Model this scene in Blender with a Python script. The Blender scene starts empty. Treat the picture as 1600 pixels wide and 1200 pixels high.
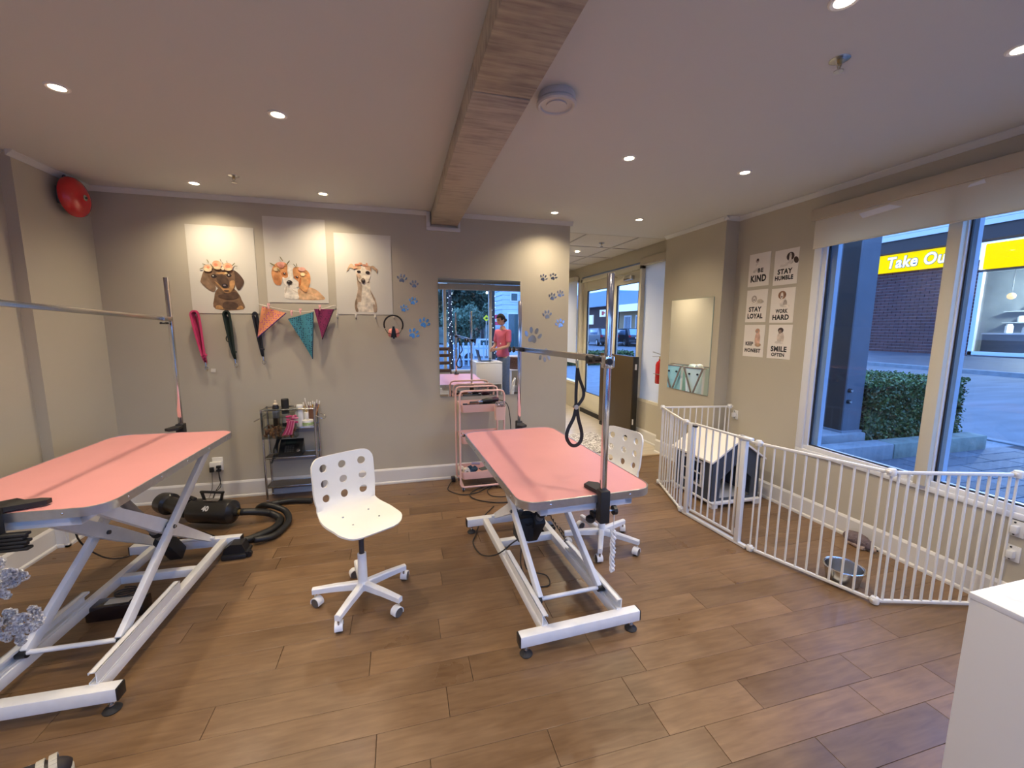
import bpy, bmesh, math, random
from mathutils import Vector, Matrix, Euler, Quaternion
random.seed(7)
SC = bpy.context.scene
COL = SC.collection
PI = math.pi
R = math.radians

# ---------------------------------------------------------------- camera
CAM_F, CAM_YAW, CAM_PITCH, CAM_ROLL = 650.5, 0.2633, 0.1356, 0.0059
CAM_P = Vector((1.9484, -4.1811, 1.5592))
fw = Vector((math.sin(CAM_YAW)*math.cos(CAM_PITCH), math.cos(CAM_YAW)*math.cos(CAM_PITCH), -math.sin(CAM_PITCH)))
rt = Vector((math.cos(CAM_YAW), -math.sin(CAM_YAW), 0))
up = rt.cross(fw)
c_, s_ = math.cos(CAM_ROLL), math.sin(CAM_ROLL)
rt2 = c_*rt + s_*up
up2 = -s_*rt + c_*up
camd = bpy.data.cameras.new('camera')
camd.sensor_width = 36
camd.lens = CAM_F/1600*36
camd.clip_start = 0.02
camd.clip_end = 400
cam = bpy.data.objects.new('camera', camd)
COL.objects.link(cam)
cam.matrix_world = Matrix(((rt2.x, up2.x, -fw.x, CAM_P.x), (rt2.y, up2.y, -fw.y, CAM_P.y), (rt2.z, up2.z, -fw.z, CAM_P.z), (0, 0, 0, 1)))
SC.camera = cam

# ---------------------------------------------------------------- light and exposure
SC.view_settings.view_transform = 'Standard'
SC.view_settings.look = 'None'
SC.view_settings.gamma = 1
SC.view_settings.use_curve_mapping = False
SC.view_settings.exposure = 0.72
SKY_STRENGTH = 2.55
SPOT_W = 38.0
SPOT_COL = (1.0, 0.835, 0.60)
W = bpy.data.worlds.new('dusk_sky')
SC.world = W
W.use_nodes = True
nt = W.node_tree
bg = nt.nodes['Background']
tc = nt.nodes.new('ShaderNodeTexCoord')
sp = nt.nodes.new('ShaderNodeSeparateXYZ')
rp = nt.nodes.new('ShaderNodeValToRGB')
rp.color_ramp.elements[0].position = 0.0
rp.color_ramp.elements[0].color = (0.27, 0.49, 1.0, 1)
rp.color_ramp.elements[1].position = 0.6
rp.color_ramp.elements[1].color = (0.22, 0.44, 1.0, 1)
nt.links.new(tc.outputs['Generated'], sp.inputs[0])
nt.links.new(sp.outputs['Z'], rp.inputs[0])
nt.links.new(rp.outputs[0], bg.inputs[0])
bg.inputs[1].default_value = SKY_STRENGTH

# ---------------------------------------------------------------- materials
MATS = {}


def mat(name, col=(0.8, 0.8, 0.8), rough=0.5, metal=0.0, noise=0.0, nscale=8.0, bump=0.0, bscale=60.0, emit=None, estr=0.0, coat=0.0, rand=0.0, spec=None, trans=0.0, stretch=None, alpha=1.0, sheen=0.0):
    if name in MATS:
        return MATS[name]
    m = bpy.data.materials.new(name)
    m.use_nodes = True
    t = m.node_tree
    b = t.nodes['Principled BSDF']
    b.inputs['Base Color'].default_value = (*col, 1)
    b.inputs['Roughness'].default_value = rough
    b.inputs['Metallic'].default_value = metal
    b.inputs['Coat Weight'].default_value = coat
    b.inputs['Transmission Weight'].default_value = trans
    b.inputs['Alpha'].default_value = alpha
    if spec is not None:
        b.inputs['Specular IOR Level'].default_value = spec
    if emit:
        b.inputs['Emission Color'].default_value = (*emit, 1)
        b.inputs['Emission Strength'].default_value = estr
    vec = None
    if noise or bump:
        tco = t.nodes.new('ShaderNodeTexCoord')
        mp = t.nodes.new('ShaderNodeMapping')
        t.links.new(tco.outputs['Object'], mp.inputs[0])
        if stretch:
            mp.inputs['Scale'].default_value = stretch
        vec = mp.outputs[0]
    last = None
    if noise:
        n = t.nodes.new('ShaderNodeTexNoise')
        n.inputs['Scale'].default_value = nscale
        n.inputs['Detail'].default_value = 4
        t.links.new(vec, n.inputs['Vector'])
        mr = t.nodes.new('ShaderNodeMapRange')
        mr.inputs[1].default_value = 0.3
        mr.inputs[2].default_value = 0.7
        mr.inputs[3].default_value = 1-noise
        mr.inputs[4].default_value = 1+noise*0.6
        t.links.new(n.outputs['Fac'], mr.inputs[0])
        mx = t.nodes.new('ShaderNodeVectorMath')
        mx.operation = 'SCALE'
        mx.inputs[0].default_value = col
        t.links.new(mr.outputs[0], mx.inputs['Scale'])
        last = mx.outputs[0]
    if rand:
        oi = t.nodes.new('ShaderNodeObjectInfo')
        mr2 = t.nodes.new('ShaderNodeMapRange')
        mr2.inputs[3].default_value = 1-rand
        mr2.inputs[4].default_value = 1+rand
        t.links.new(oi.outputs['Random'], mr2.inputs[0])
        mx2 = t.nodes.new('ShaderNodeVectorMath')
        mx2.operation = 'SCALE'
        if last is None:
            mx2.inputs[0].default_value = col
        else:
            t.links.new(last, mx2.inputs[0])
        t.links.new(mr2.outputs[0], mx2.inputs['Scale'])
        last = mx2.outputs[0]
    if last is not None:
        t.links.new(last, b.inputs['Base Color'])
    if bump:
        n2 = t.nodes.new('ShaderNodeTexNoise')
        n2.inputs['Scale'].default_value = bscale
        n2.inputs['Detail'].default_value = 3
        t.links.new(vec, n2.inputs['Vector'])
        bp = t.nodes.new('ShaderNodeBump')
        bp.inputs['Strength'].default_value = bump
        bp.inputs['Distance'].default_value = 0.01
        t.links.new(n2.outputs['Fac'], bp.inputs['Height'])
        t.links.new(bp.outputs[0], b.inputs['Normal'])
    MATS[name] = m
    return m


def glass_mat(name, tint=(0.93, 0.96, 1.0), refl=1.0):
    """thin window pane: clear transmission with the fresnel reflection of glass"""
    m = bpy.data.materials.new(name)
    m.use_nodes = True
    t = m.node_tree
    for n in list(t.nodes):
        t.nodes.remove(n)
    out = t.nodes.new('ShaderNodeOutputMaterial')
    mx = t.nodes.new('ShaderNodeMixShader')
    tr = t.nodes.new('ShaderNodeBsdfTransparent')
    tr.inputs[0].default_value = (*tint, 1)
    gl = t.nodes.new('ShaderNodeBsdfGlossy')
    gl.inputs['Roughness'].default_value = 0.01
    # schlick reflectance, the same from either side of the thin pane
    lw = t.nodes.new('ShaderNodeLayerWeight')
    lw.inputs[0].default_value = 0.5
    pw = t.nodes.new('ShaderNodeMath'); pw.operation = 'POWER'; pw.inputs[1].default_value = 5
    ma = t.nodes.new('ShaderNodeMath'); ma.operation = 'MULTIPLY_ADD'; ma.inputs[1].default_value = 0.6; ma.inputs[2].default_value = 0.025
    t.links.new(lw.outputs['Facing'], pw.inputs[0])
    t.links.new(pw.outputs[0], ma.inputs[0])
    t.links.new(ma.outputs[0], mx.inputs[0])
    t.links.new(tr.outputs[0], mx.inputs[1])
    t.links.new(gl.outputs[0], mx.inputs[2])
    t.links.new(mx.outputs[0], out.inputs[0])
    MATS[name] = m
    return m


wall_paint = mat('wall_paint', (0.485, 0.440, 0.348), 0.75, noise=0.03, nscale=2, bump=0.04, bscale=180)
ceil_paint = mat('ceiling_paint', (0.62, 0.62, 0.60), 0.85, bump=0.03, bscale=150)
trim_white = mat('trim_white', (0.66, 0.64, 0.61), 0.35)
white_metal = mat('white_powder_coat', (0.78, 0.78, 0.78), 0.35, noise=0.05, nscale=14)
worn_white = mat('worn_white_frame', (0.76, 0.76, 0.76), 0.38, noise=0.04, nscale=20)
gate_white = mat('gate_white', (0.74, 0.73, 0.70), 0.35)
alu = mat('aluminium_trim', (0.62, 0.64, 0.68), 0.32, 1.0, noise=0.06, nscale=40)
chrome = mat('chrome', (0.72, 0.70, 0.70), 0.12, 1.0)
steel = mat('brushed_steel', (0.55, 0.54, 0.52), 0.25, 1.0)
brass = mat('brass', (0.6, 0.45, 0.2), 0.3, 1.0)
black_pl = mat('black_plastic', (0.012, 0.012, 0.013), 0.35)
black_mt = mat('black_matte', (0.014, 0.013, 0.013), 0.6, noise=0.1)
black_rb = mat('black_rubber', (0.02, 0.018, 0.018), 0.7)
dark_grey = mat('dark_grey', (0.06, 0.06, 0.06), 0.5)
pink_top = mat('pink_rubber_top', (0.63, 0.275, 0.275), 0.36, noise=0.05, nscale=3, bump=0.05, bscale=300)
pink_metal = mat('pink_metal', (0.80, 0.50, 0.44), 0.4)
chair_white = mat('chair_white', (0.82, 0.80, 0.74), 0.3, noise=0.02, nscale=5)
red_enamel = mat('red_enamel', (0.58, 0.014, 0.018), 0.25, coat=0.5)
paper = mat('paper', (0.66, 0.63, 0.56), 0.8)
paper2 = mat('print_paper', (0.80, 0.75, 0.69), 0.8)
ink = mat('black_ink', (0.015, 0.014, 0.014), 0.7)
mirror = mat('mirror_glass', (0.92, 0.94, 0.94), 0.0, 1.0)
mirror_edge = mat('mirror_edge', (0.35, 0.45, 0.42), 0.2)
sticker = mat('mirror_sticker', (0.80, 0.84, 0.92), 0.10, 1.0)
glass = glass_mat('window_glass')
clear_pl = glass_mat('clear_plastic', (0.86, 0.88, 0.88))
cream_frame = mat('cream_frame', (0.64, 0.60, 0.48), 0.4)
vinyl_white = mat('white_vinyl_frame', (0.75, 0.76, 0.78), 0.35)
blind_fab = mat('roller_blind_fabric', (0.85, 0.80, 0.70), 0.9, bump=0.06, bscale=400)
_t = blind_fab.node_tree
_tl = _t.nodes.new('ShaderNodeBsdfTranslucent')
_tl.inputs[0].default_value = (0.80, 0.70, 0.52, 1)
_ms = _t.nodes.new('ShaderNodeMixShader')
_ms.inputs[0].default_value = 0.40
_t.links.new(_t.nodes['Principled BSDF'].outputs[0], _ms.inputs[1])
_t.links.new(_tl.outputs[0], _ms.inputs[2])
_t.links.new(_ms.outputs[0], [n for n in _t.nodes if n.type == 'OUTPUT_MATERIAL'][0].inputs[0])
soil = mat('soil', (0.03, 0.022, 0.015), 0.95)

# ---------------------------------------------------------------- geometry helpers


class G:
    """collects polygons; becomes ONE mesh object"""

    def __init__(s):
        s.v, s.f, s.m = [], [], []
        s.mats = []

    def mi(s, m):
        if m is None:
            return 0
        if m not in s.mats:
            s.mats.append(m)
        return s.mats.index(m)

    def add(s, vs, fs, m=None, M=None):
        o = len(s.v)
        k = s.mi(m) if m else (0)
        if M is not None:
            vs = [M @ Vector(v) for v in vs]
        s.v += [tuple(v) for v in vs]
        s.f += [tuple(i+o for i in f) for f in fs]
        s.m += [k]*len(fs)
        return s

    def box(s, x0, y0, z0, x1, y1, z1, m=None, M=None, b=0.0):
        if b <= 0:
            vs = [(x, y, z) for z in (z0, z1) for y in (y0, y1) for x in (x0, x1)]
            fs = [(0, 2, 3, 1), (4, 5, 7, 6), (0, 1, 5, 4), (2, 6, 7, 3), (0, 4, 6, 2), (1, 3, 7, 5)]
            return s.add(vs, fs, m, M)
        b = min(b, (x1-x0)*.49, (y1-y0)*.49, (z1-z0)*.49)
        bm = bmesh.new()
        bmesh.ops.create_cube(bm, size=1, matrix=Matrix.Translation(((x0+x1)/2, (y0+y1)/2, (z0+z1)/2)) @ Matrix.Diagonal((x1-x0, y1-y0, z1-z0, 1)))
        bmesh.ops.bevel(bm, geom=list(bm.edges), offset=b, segments=2, profile=0.5, affect='EDGES')
        bm.verts.index_update()
        vs = [v.co.copy() for v in bm.verts]
        fs = [[v.index for v in f.verts] for f in bm.faces]
        bm.free()
        return s.add(vs, fs, m, M)

    def cbox(s, c, d, m=None, M=None, b=0.0, rot=None):
        T = Matrix.Translation(c)
        if rot:
            T = T @ Euler(rot).to_matrix().to_4x4()
        if M is not None:
            T = M @ T
        return s.box(-d[0]/2, -d[1]/2, -d[2]/2, d[0]/2, d[1]/2, d[2]/2, m, T, b)

    def bar(s, p0, p1, w, h, m=None, upv=(0, 0, 1), b=0.0, M=None):
        p0, p1 = Vector(p0), Vector(p1)
        d = (p1-p0)
        L = d.length
        d.normalize()
        u = Vector(upv)
        if abs(u.dot(d)) > 0.99:
            u = Vector((0, 1, 0))
        x = d.cross(u).normalized()
        u = x.cross(d).normalized()
        T = Matrix(((x.x, d.x, u.x, p0.x), (x.y, d.y, u.y, p0.y), (x.z, d.z, u.z, p0.z), (0, 0, 0, 1)))
        if M is not None:
            T = M @ T
        return s.box(-w/2, 0, -h/2, w/2, L, h/2, m, T, b)

    def tube(s, pts, r, m=None, n=8, smooth=0, closed=False, M=None, caps=True):
        P = [Vector(p) for p in pts]
        if smooth:
            P = spline(P, smooth, closed)
        rs = r if isinstance(r, (list, tuple)) else None
        if rs and len(rs) != len(P):
            k = len(P)-1
            rs = [rs[min(int(i/k*(len(rs)-1)), len(rs)-2)]*(1-(i/k*(len(rs)-1)-min(int(i/k*(len(rs)-1)), len(rs)-2))) + rs[min(int(i/k*(len(rs)-1)), len(rs)-2)+1]*(i/k*(len(rs)-1)-min(int(i/k*(len(rs)-1)), len(rs)-2)) for i in range(len(P))]
        vs, fs = [], []
        N = len(P)
        prev = None
        for i, p in enumerate(P):
            if closed:
                d = P[(i+1) % N]-P[i-1]
            else:
                d = P[min(i+1, N-1)]-P[max(i-1, 0)]
            if d.length < 1e-9:
                d = Vector((0, 0, 1))
            d.normalize()
            if prev is None:
                a = Vector((0, 0, 1)) if abs(d.z) < 0.9 else Vector((1, 0, 0))
                x = d.cross(a).normalized()
            else:
                x = (prev-d*prev.dot(d))
                if x.length < 1e-6:
                    x = d.cross(Vector((0, 0, 1)))
                x.normalize()
            prev = x
            y = d.cross(x)
            rr = rs[i] if rs else r
            for k in range(n):
                a = 2*PI*k/n
                vs.append(p+x*math.cos(a)*rr+y*math.sin(a)*rr)
        for i in range(N-1 if not closed else N):
            for k in range(n):
                a0, a1 = i*n+k, i*n+(k+1) % n
                b0, b1 = ((i+1) % N)*n+k, ((i+1) % N)*n+(k+1) % n
                fs.append((a0, a1, b1, b0))
        if not closed and caps:
            fs.append(tuple(range(n))[::-1])
            fs.append(tuple((N-1)*n+k for k in range(n)))
        return s.add(vs, fs, m, M)

    def cyl(s, p0, p1, r, m=None, n=16, r2=None, M=None):
        return s.tube([p0, p1], [r, r2 if r2 is not None else r], m, n, M=M)

    def lathe(s, prof, n=24, m=None, M=None, c=(0, 0, 0)):
        vs, fs = [], []
        for (r, z) in prof:
            for k in range(n):
                a = 2*PI*k/n
                vs.append((c[0]+max(r, 1e-5)*math.cos(a), c[1]+max(r, 1e-5)*math.sin(a), c[2]+z))
        for i in range(len(prof)-1):
            for k in range(n):
                fs.append((i*n+k, i*n+(k+1) % n, (i+1)*n+(k+1) % n, (i+1)*n+k))
        return s.add(vs, fs, m, M)

    def prism(s, poly, z0, z1, m=None, M=None):
        n = len(poly)
        area = sum(poly[i][0]*poly[(i+1) % n][1]-poly[(i+1) % n][0]*poly[i][1] for i in range(n))
        if area < 0:
            poly = poly[::-1]
        vs = [(p[0], p[1], z0) for p in poly]+[(p[0], p[1], z1) for p in poly]
        fs = [tuple(range(n))[::-1], tuple(range(n, 2*n))]
        for i in range(n):
            j = (i+1) % n
            fs.append((i, j, n+j, n+i))
        return s.add(vs, fs, m, M)

    def ball(s, c, r, m=None, n=12, M=None, sc=(1, 1, 1)):
        prof = [(math.sin(PI*i/(n//2+2))*1.0, -math.cos(PI*i/(n//2+2))) for i in range(n//2+3)]
        T = Matrix.Translation(c) @ Matrix.Diagonal((r*sc[0], r*sc[1], r*sc[2], 1))
        if M is not None:
            T = M @ T
        return s.lathe(prof, n, m, T)

    def mesh(s, name, m=None, smooth=35):
        me = bpy.data.meshes.new(name)
        me.from_pydata([tuple(v) for v in s.v], [], s.f)
        if s.mats:
            for q in s.mats:
                me.materials.append(q)
            me.polygons.foreach_set('material_index', s.m)
        elif m:
            me.materials.append(m)
        me.update()
        if smooth:
            me.polygons.foreach_set('use_smooth', [True]*len(me.polygons))
            me.set_sharp_from_angle(angle=R(smooth))
        return me


def spline(P, k, closed=False):
    out = []
    n = len(P)
    for i in range(n if closed else n-1):
        if closed:
            a, b, c, d = P[i-1], P[i], P[(i+1) % n], P[(i+2) % n]
        else:
            a, b, c, d = P[max(i-1, 0)], P[i], P[i+1], P[min(i+2, n-1)]
        for j in range(k):
            t = j/k
            out.append(0.5*((2*b)+(-a+c)*t+(2*a-5*b+4*c-d)*t*t+(-a+3*b-3*c+d)*t**3))
    if not closed:
        out.append(P[-1])
    return out


def link(name, me, parent=None, **props):
    o = bpy.data.objects.new(name, me)
    COL.objects.link(o)
    if parent is not None:
        o.parent = parent
    for k, v in props.items():
        o[k] = v
    return o


def struct(name, g, m=None, smooth=0, **kw):
    return link(name, g.mesh(name, m, smooth), kind='structure', **kw)


class T:
    """a thing: an Empty at its base; parts are built in its local frame, or in world coordinates with wp()"""

    def __init__(s, name, label, cat, loc=(0, 0, 0), rz=0.0, group=None, M=None):
        s.o = bpy.data.objects.new(name, None)
        s.o.empty_display_size = 0.05
        COL.objects.link(s.o)
        s.M = (Matrix.Translation(loc) @ Matrix.Rotation(rz, 4, 'Z')) if M is None else M
        s.o.matrix_world = s.M
        s.inv = s.M.inverted()
        s.o['label'] = label
        s.o['category'] = cat
        if group:
            s.o['group'] = group

    def p(s, name, g, m=None, parent=None, smooth=35, **kw):
        return link(name, g.mesh(name, m, smooth), parent or s.o, **kw)

    def wp(s, name, g, m=None, parent=None, smooth=35, **kw):
        g.v = [tuple(s.inv @ Vector(v)) for v in g.v]
        return s.p(name, g, m, parent, smooth, **kw)


def one(name, g, label, cat, m=None, loc=(0, 0, 0), group=None, smooth=35, world=True, rot=None):
    """a thing that is one mesh; g in world coordinates (origin moved to loc) or local"""
    if world:
        g.v = [(v[0]-loc[0], v[1]-loc[1], v[2]-loc[2]) for v in g.v]
    o = link(name, g.mesh(name, m, smooth))
    o.location = loc
    if rot:
        o.rotation_euler = rot
    o['label'] = label
    o['category'] = cat
    if group:
        o['group'] = group
    return o


def copy_tree(o, parent=None):
    c = o.copy()
    COL.objects.link(c)
    c.parent = parent
    for ch in o.children:
        copy_tree(ch, c)
    return c


def text_geo(body, size, bold=0.0, extrude=0.0004, shear=0.0, align='CENTER', space=1.0, res=3):
    cu = bpy.data.curves.new('txt', 'FONT')
    cu.body = body
    cu.size = size
    cu.extrude = extrude
    cu.offset = bold
    cu.shear = shear
    cu.align_x = align
    cu.space_character = space
    cu.resolution_u = res
    o = bpy.data.objects.new('txt', cu)
    COL.objects.link(o)
    dg = bpy.context.evaluated_depsgraph_get()
    me = bpy.data.meshes.new_from_object(o.evaluated_get(dg))
    vs = [v.co.copy() for v in me.vertices]
    fs = [tuple(p.vertices) for p in me.polygons]
    bpy.data.objects.remove(o)
    bpy.data.meshes.remove(me)
    bpy.data.curves.remove(cu)
    return vs, fs


def ell(cx, cy, rx, ry, rot=0.0, n=20):
    c, s = math.cos(rot), math.sin(rot)
    return [(cx+rx*math.cos(2*PI*k/n)*c-ry*math.sin(2*PI*k/n)*s, cy+rx*math.cos(2*PI*k/n)*s+ry*math.sin(2*PI*k/n)*c) for k in range(n)]


def sm2(poly, k=4):
    return [(p.x, p.y) for p in spline([Vector((a[0], a[1], 0)) for a in poly], k, True)]


def rrect(w, h, r, n=5, cx=0, cy=0):
    out = []
    for (sx, sy, a0) in ((1, 1, 0), (-1, 1, 90), (-1, -1, 180), (1, -1, 270)):
        for i in range(n+1):
            a = R(a0+90*i/n)
            out.append((cx+sx*(w/2-r)+r*math.cos(a), cy+sy*(h/2-r)+r*math.sin(a)))
    return out


# frames for flat things on walls: local x right, y up, z out of the wall
def wall_back(x, z, off=0.0):
    return Matrix(((1, 0, 0, x), (0, 0, -1, -off), (0, 1, 0, z), (0, 0, 0, 1)))


def wall_right(X, y, z):
    # faces -X; local x runs towards -Y
    return Matrix(((0, 0, -1, X), (-1, 0, 0, y), (0, 1, 0, z), (0, 0, 0, 1)))
# ================================================================ THE ROOM
H = 2.635
XL, XR, XW = -0.375, 3.69, 5.2
YB = -5.5          # window wall behind the photographer
SILL = 0.53

struct('floor', G().box(-0.6, YB-0.1, -0.12, 5.4, 0.15, -0.007, mat('subfloor', (0.03, 0.02, 0.012), 0.9)))
floor_o = bpy.data.objects['floor']
# wooden planks, laid along X
wood = bpy.data.materials.new('brown_maple_plank')
wood.use_nodes = True
t = wood.node_tree
b = t.nodes['Principled BSDF']
geo = t.nodes.new('ShaderNodeNewGeometry')
oi = t.nodes.new('ShaderNodeObjectInfo')
mul = t.nodes.new('ShaderNodeVectorMath'); mul.operation = 'SCALE'
cb = t.nodes.new('ShaderNodeCombineXYZ')
t.links.new(oi.outputs['Random'], cb.inputs[0]); t.links.new(oi.outputs['Random'], cb.inputs[1])
t.links.new(cb.outputs[0], mul.inputs[0]); mul.inputs['Scale'].default_value = 37.0
ad = t.nodes.new('ShaderNodeVectorMath'); ad.operation = 'ADD'
t.links.new(geo.outputs['Position'], ad.inputs[0]); t.links.new(mul.outputs[0], ad.inputs[1])
mp = t.nodes.new('ShaderNodeMapping'); mp.inputs['Scale'].default_value = (1.2, 9.0, 1)
t.links.new(ad.outputs[0], mp.inputs[0])
n1 = t.nodes.new('ShaderNodeTexNoise'); n1.inputs['Scale'].default_value = 5; n1.inputs['Detail'].default_value = 8; n1.inputs['Distortion'].default_value = 0.5
t.links.new(mp.outputs[0], n1.inputs['Vector'])
n2 = t.nodes.new('ShaderNodeTexNoise'); n2.inputs['Scale'].default_value = 3.2; n2.inputs['Detail'].default_value = 6
t.links.new(ad.outputs[0], n2.inputs['Vector'])
rmp = t.nodes.new('ShaderNodeValToRGB')
rmp.color_ramp.elements[0].position = 0.28; rmp.color_ramp.elements[0].color = (0.105, 0.055, 0.024, 1)
rmp.color_ramp.elements[1].position = 0.72; rmp.color_ramp.elements[1].color = (0.235, 0.142, 0.072, 1)
mxf = t.nodes.new('ShaderNodeMath'); mxf.operation = 'MULTIPLY_ADD'; mxf.inputs[1].default_value = 0.5
t.links.new(n1.outputs['Fac'], mxf.inputs[0])
hf = t.nodes.new('ShaderNodeMath'); hf.operation = 'MULTIPLY'; hf.inputs[1].default_value = 0.5
t.links.new(n2.outputs['Fac'], hf.inputs[0]); t.links.new(hf.outputs[0], mxf.inputs[2])
t.links.new(mxf.outputs[0], rmp.inputs[0])
mr = t.nodes.new('ShaderNodeMapRange'); mr.inputs[3].default_value = 0.86; mr.inputs[4].default_value = 1.15
t.links.new(oi.outputs['Random'], mr.inputs[0])
sc = t.nodes.new('ShaderNodeVectorMath'); sc.operation = 'SCALE'
t.links.new(rmp.outputs[0], sc.inputs[0]); t.links.new(mr.outputs[0], sc.inputs['Scale'])
t.links.new(sc.outputs[0], b.inputs['Base Color'])
rr = t.nodes.new('ShaderNodeMapRange'); rr.inputs[1].default_value = 0.3; rr.inputs[2].default_value = 0.7; rr.inputs[3].default_value = 0.27; rr.inputs[4].default_value = 0.42
t.links.new(n2.outputs['Fac'], rr.inputs[0]); t.links.new(rr.outputs[0], b.inputs['Roughness'])
bpn = t.nodes.new('ShaderNodeBump'); bpn.inputs['Strength'].default_value = 0.12; bpn.inputs['Distance'].default_value = 0.004
t.links.new(n1.outputs['Fac'], bpn.inputs['Height']); t.links.new(bpn.outputs[0], b.inputs['Normal'])

PW = 0.1465
plank_cache = {}
rnd = random.Random(11)
row = 0
y = -3.127-PW*16
while y < 0.14:
    x = -0.56-rnd.random()*0.7
    while x < 5.2:
        L = rnd.choice((0.45, 0.6, 0.75, 0.9, 1.05, 1.2, 1.35))
        x0, x1 = max(x, -0.56), min(x+L, 5.2)
        y1 = min(y+PW, 0.149)
        if x1-x0 > 0.05 and x1 > -0.45 and y1 > YB:
            key = (round(x1-x0, 3), round(y1-y, 3))
            if key not in plank_cache:
                plank_cache[key] = G().box(0, 0.0007, -0.0069, key[0]-0.0018, key[1]-0.0009, 0, wood, b=0.0012).mesh('floor_plank', smooth=0)
            o = link('floor_plank', plank_cache[key], floor_o)
            o.location = (x0, y, 0)
        x += L
    y += PW
# pale floor of the room behind
pale = mat('pale_vinyl_plank', (0.50, 0.44, 0.35), 0.3, noise=0.14, nscale=3, stretch=(1, 6, 1), coat=0.2)
struct('floor_back', G().box(2.6, 0.19, -0.12, 5.34, 6.5, 0.002, pale))
struct('trim_1', G().box(3.66, 0.15, -0.01, 5.1, 0.192, 0.012, mat('pale_oak_nosing', (0.42, 0.31, 0.19), 0.35, noise=0.15, nscale=12), b=0.004), smooth=30)

struct('ceiling', G().box(-0.6, YB-0.1, H, 5.36, 0.425, H+0.1, ceil_paint))
ceil_o = bpy.data.objects['ceiling']
# dropped tile ceiling of the back room
cb_o = struct('ceiling_back', G().box(2.6, 0.425, H+0.03, 5.36, 6.6, H+0.1, mat('plenum', (0.3, 0.3, 0.3), 0.9)))
tile_m = mat('ceiling_tile', (0.62, 0.59, 0.54), 0.9, noise=0.05, nscale=60, bump=0.2, bscale=250)
grid_m = mat('ceiling_grid', (0.50, 0.47, 0.43), 0.6)
xs = [2.62, 2.74, 3.42, 4.10, 4.78, 5.19]
ys = [0.43, 1.165, 1.9, 2.63, 3.36, 4.09, 4.82, 5.55, 6.28]
for i in range(len(xs)-1):
    for j in range(len(ys)-1):
        link('ceiling_tile', G().box(xs[i]+.012, ys[j]+.012, H+0.006, xs[i+1]-.012, ys[j+1]-.012, H+0.026, tile_m, b=0.004).mesh('ceiling_tile', smooth=0), cb_o)
for q in xs[1:-1]:
    link('ceiling_rail', G().box(q-.012, 0.43, H-0.001, q+.012, 6.4, H+0.02, grid_m).mesh('ceiling_rail', smooth=0), cb_o)
for q in ys:
    link('ceiling_rail', G().box(2.6, q-.012, H-0.0015, 5.2, q+.012, H+0.02, grid_m).mesh('ceiling_rail', smooth=0), cb_o)

# walls
struct('wall_back', G().box(-0.56, 0, 0, XR, 0.13, H, wall_paint))
struct('wall_left', G().box(-0.58, YB, 0, -0.44, -0.68, H, wall_paint).box(-0.58, -0.68, 0, XL, 0.0, H, wall_paint))
g = G()
WY0, WY1, WT = -1.470, -4.40, 2.42     # right hand window opening
g.box(XW, YB, 0, XW+0.14, -0.6, SILL+0.03, wall_paint)
g.box(XW, YB, WT, XW+0.14, -0.6, H, wall_paint)
g.box(XW, WY0, SILL+0.03, XW+0.14, -0.6, WT, wall_paint)
g.box(XW, YB, SILL+0.03, XW+0.14, WY1, WT, wall_paint)
g.box(5.05, -0.65, 0, XW+0.14, 0.30, H, wall_paint)
struct('wall_right', g)
g = G()
# beyond the column: knee wall, header, door surround
g.box(XW, 0.30, 0, XW+0.14, 1.03, 0.54, wall_paint)
g.box(XW, 0.30, 2.46, XW+0.14, 6.5, H+0.05, wall_paint)
g.box(XW, 0.30, 0.54, XW+0.14, 0.42, 2.46, wall_paint)
g.box(XW, 3.0, 0, XW+0.14, 3.12, 2.46, cream_frame)
g.box(XW, 3.12, 0, XW+0.14, 6.5, 0.50, wall_paint)
g.box(XW, 4.3, 0.5, XW+0.14, 6.5, 2.46, wall_paint)
struct('wall_entrance', g)
struct('wall_far', G().box(2.5, 6.4, 0, 5.34, 6.55, H+0.05, wall_paint).box(2.48, 0.13, 0, 2.6, 6.5, H+0.05, wall_paint))
# wall behind the camera with the shop windows
g = G()
g.box(-0.58, YB-0.14, 0, 5.34, YB, 0.52, wall_paint)
g.box(-0.58, YB-0.14, 2.55, 5.34, YB, H+0.02, wall_paint)
g.box(-0.58, YB-0.14, 0.5, -0.2, YB, 2.6, wall_paint)
g.box(5.0, YB-0.14, 0.5, 5.34, YB, 2.6, wall_paint)
struct('wall_front', g)

# baseboards: tall board with a small toe strip


def base_run(name, p0, p1, nrm, h=0.155):
    p0, p1, n = Vector(p0), Vector(p1), Vector(nrm)
    g = G()
    d = (p1-p0)
    L = d.length
    d.normalize()
    M = Matrix(((d.x, n.x, 0, p0.x), (d.y, n.y, 0, p0.y), (0, 0, 1, 0), (0, 0, 0, 1)))
    prof = [(0, 0), (0.024, 0), (0.024, 0.014), (0.020, 0.022), (0.014, 0.026), (0.014, h-0.018), (0.010, h-0.008), (0.004, h), (0, h)]
    vs = [(x, q[0], q[1]) for x in (0, L) for q in prof]
    k = len(prof)
    fs = [(i, (i+1) % k, k+(i+1) % k, k+i) for i in range(k)]+[tuple(range(k))[::-1], tuple(range(k, 2*k))]
    g.add(vs, fs, trim_white, M)
    return struct(name, g, smooth=20)


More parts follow.
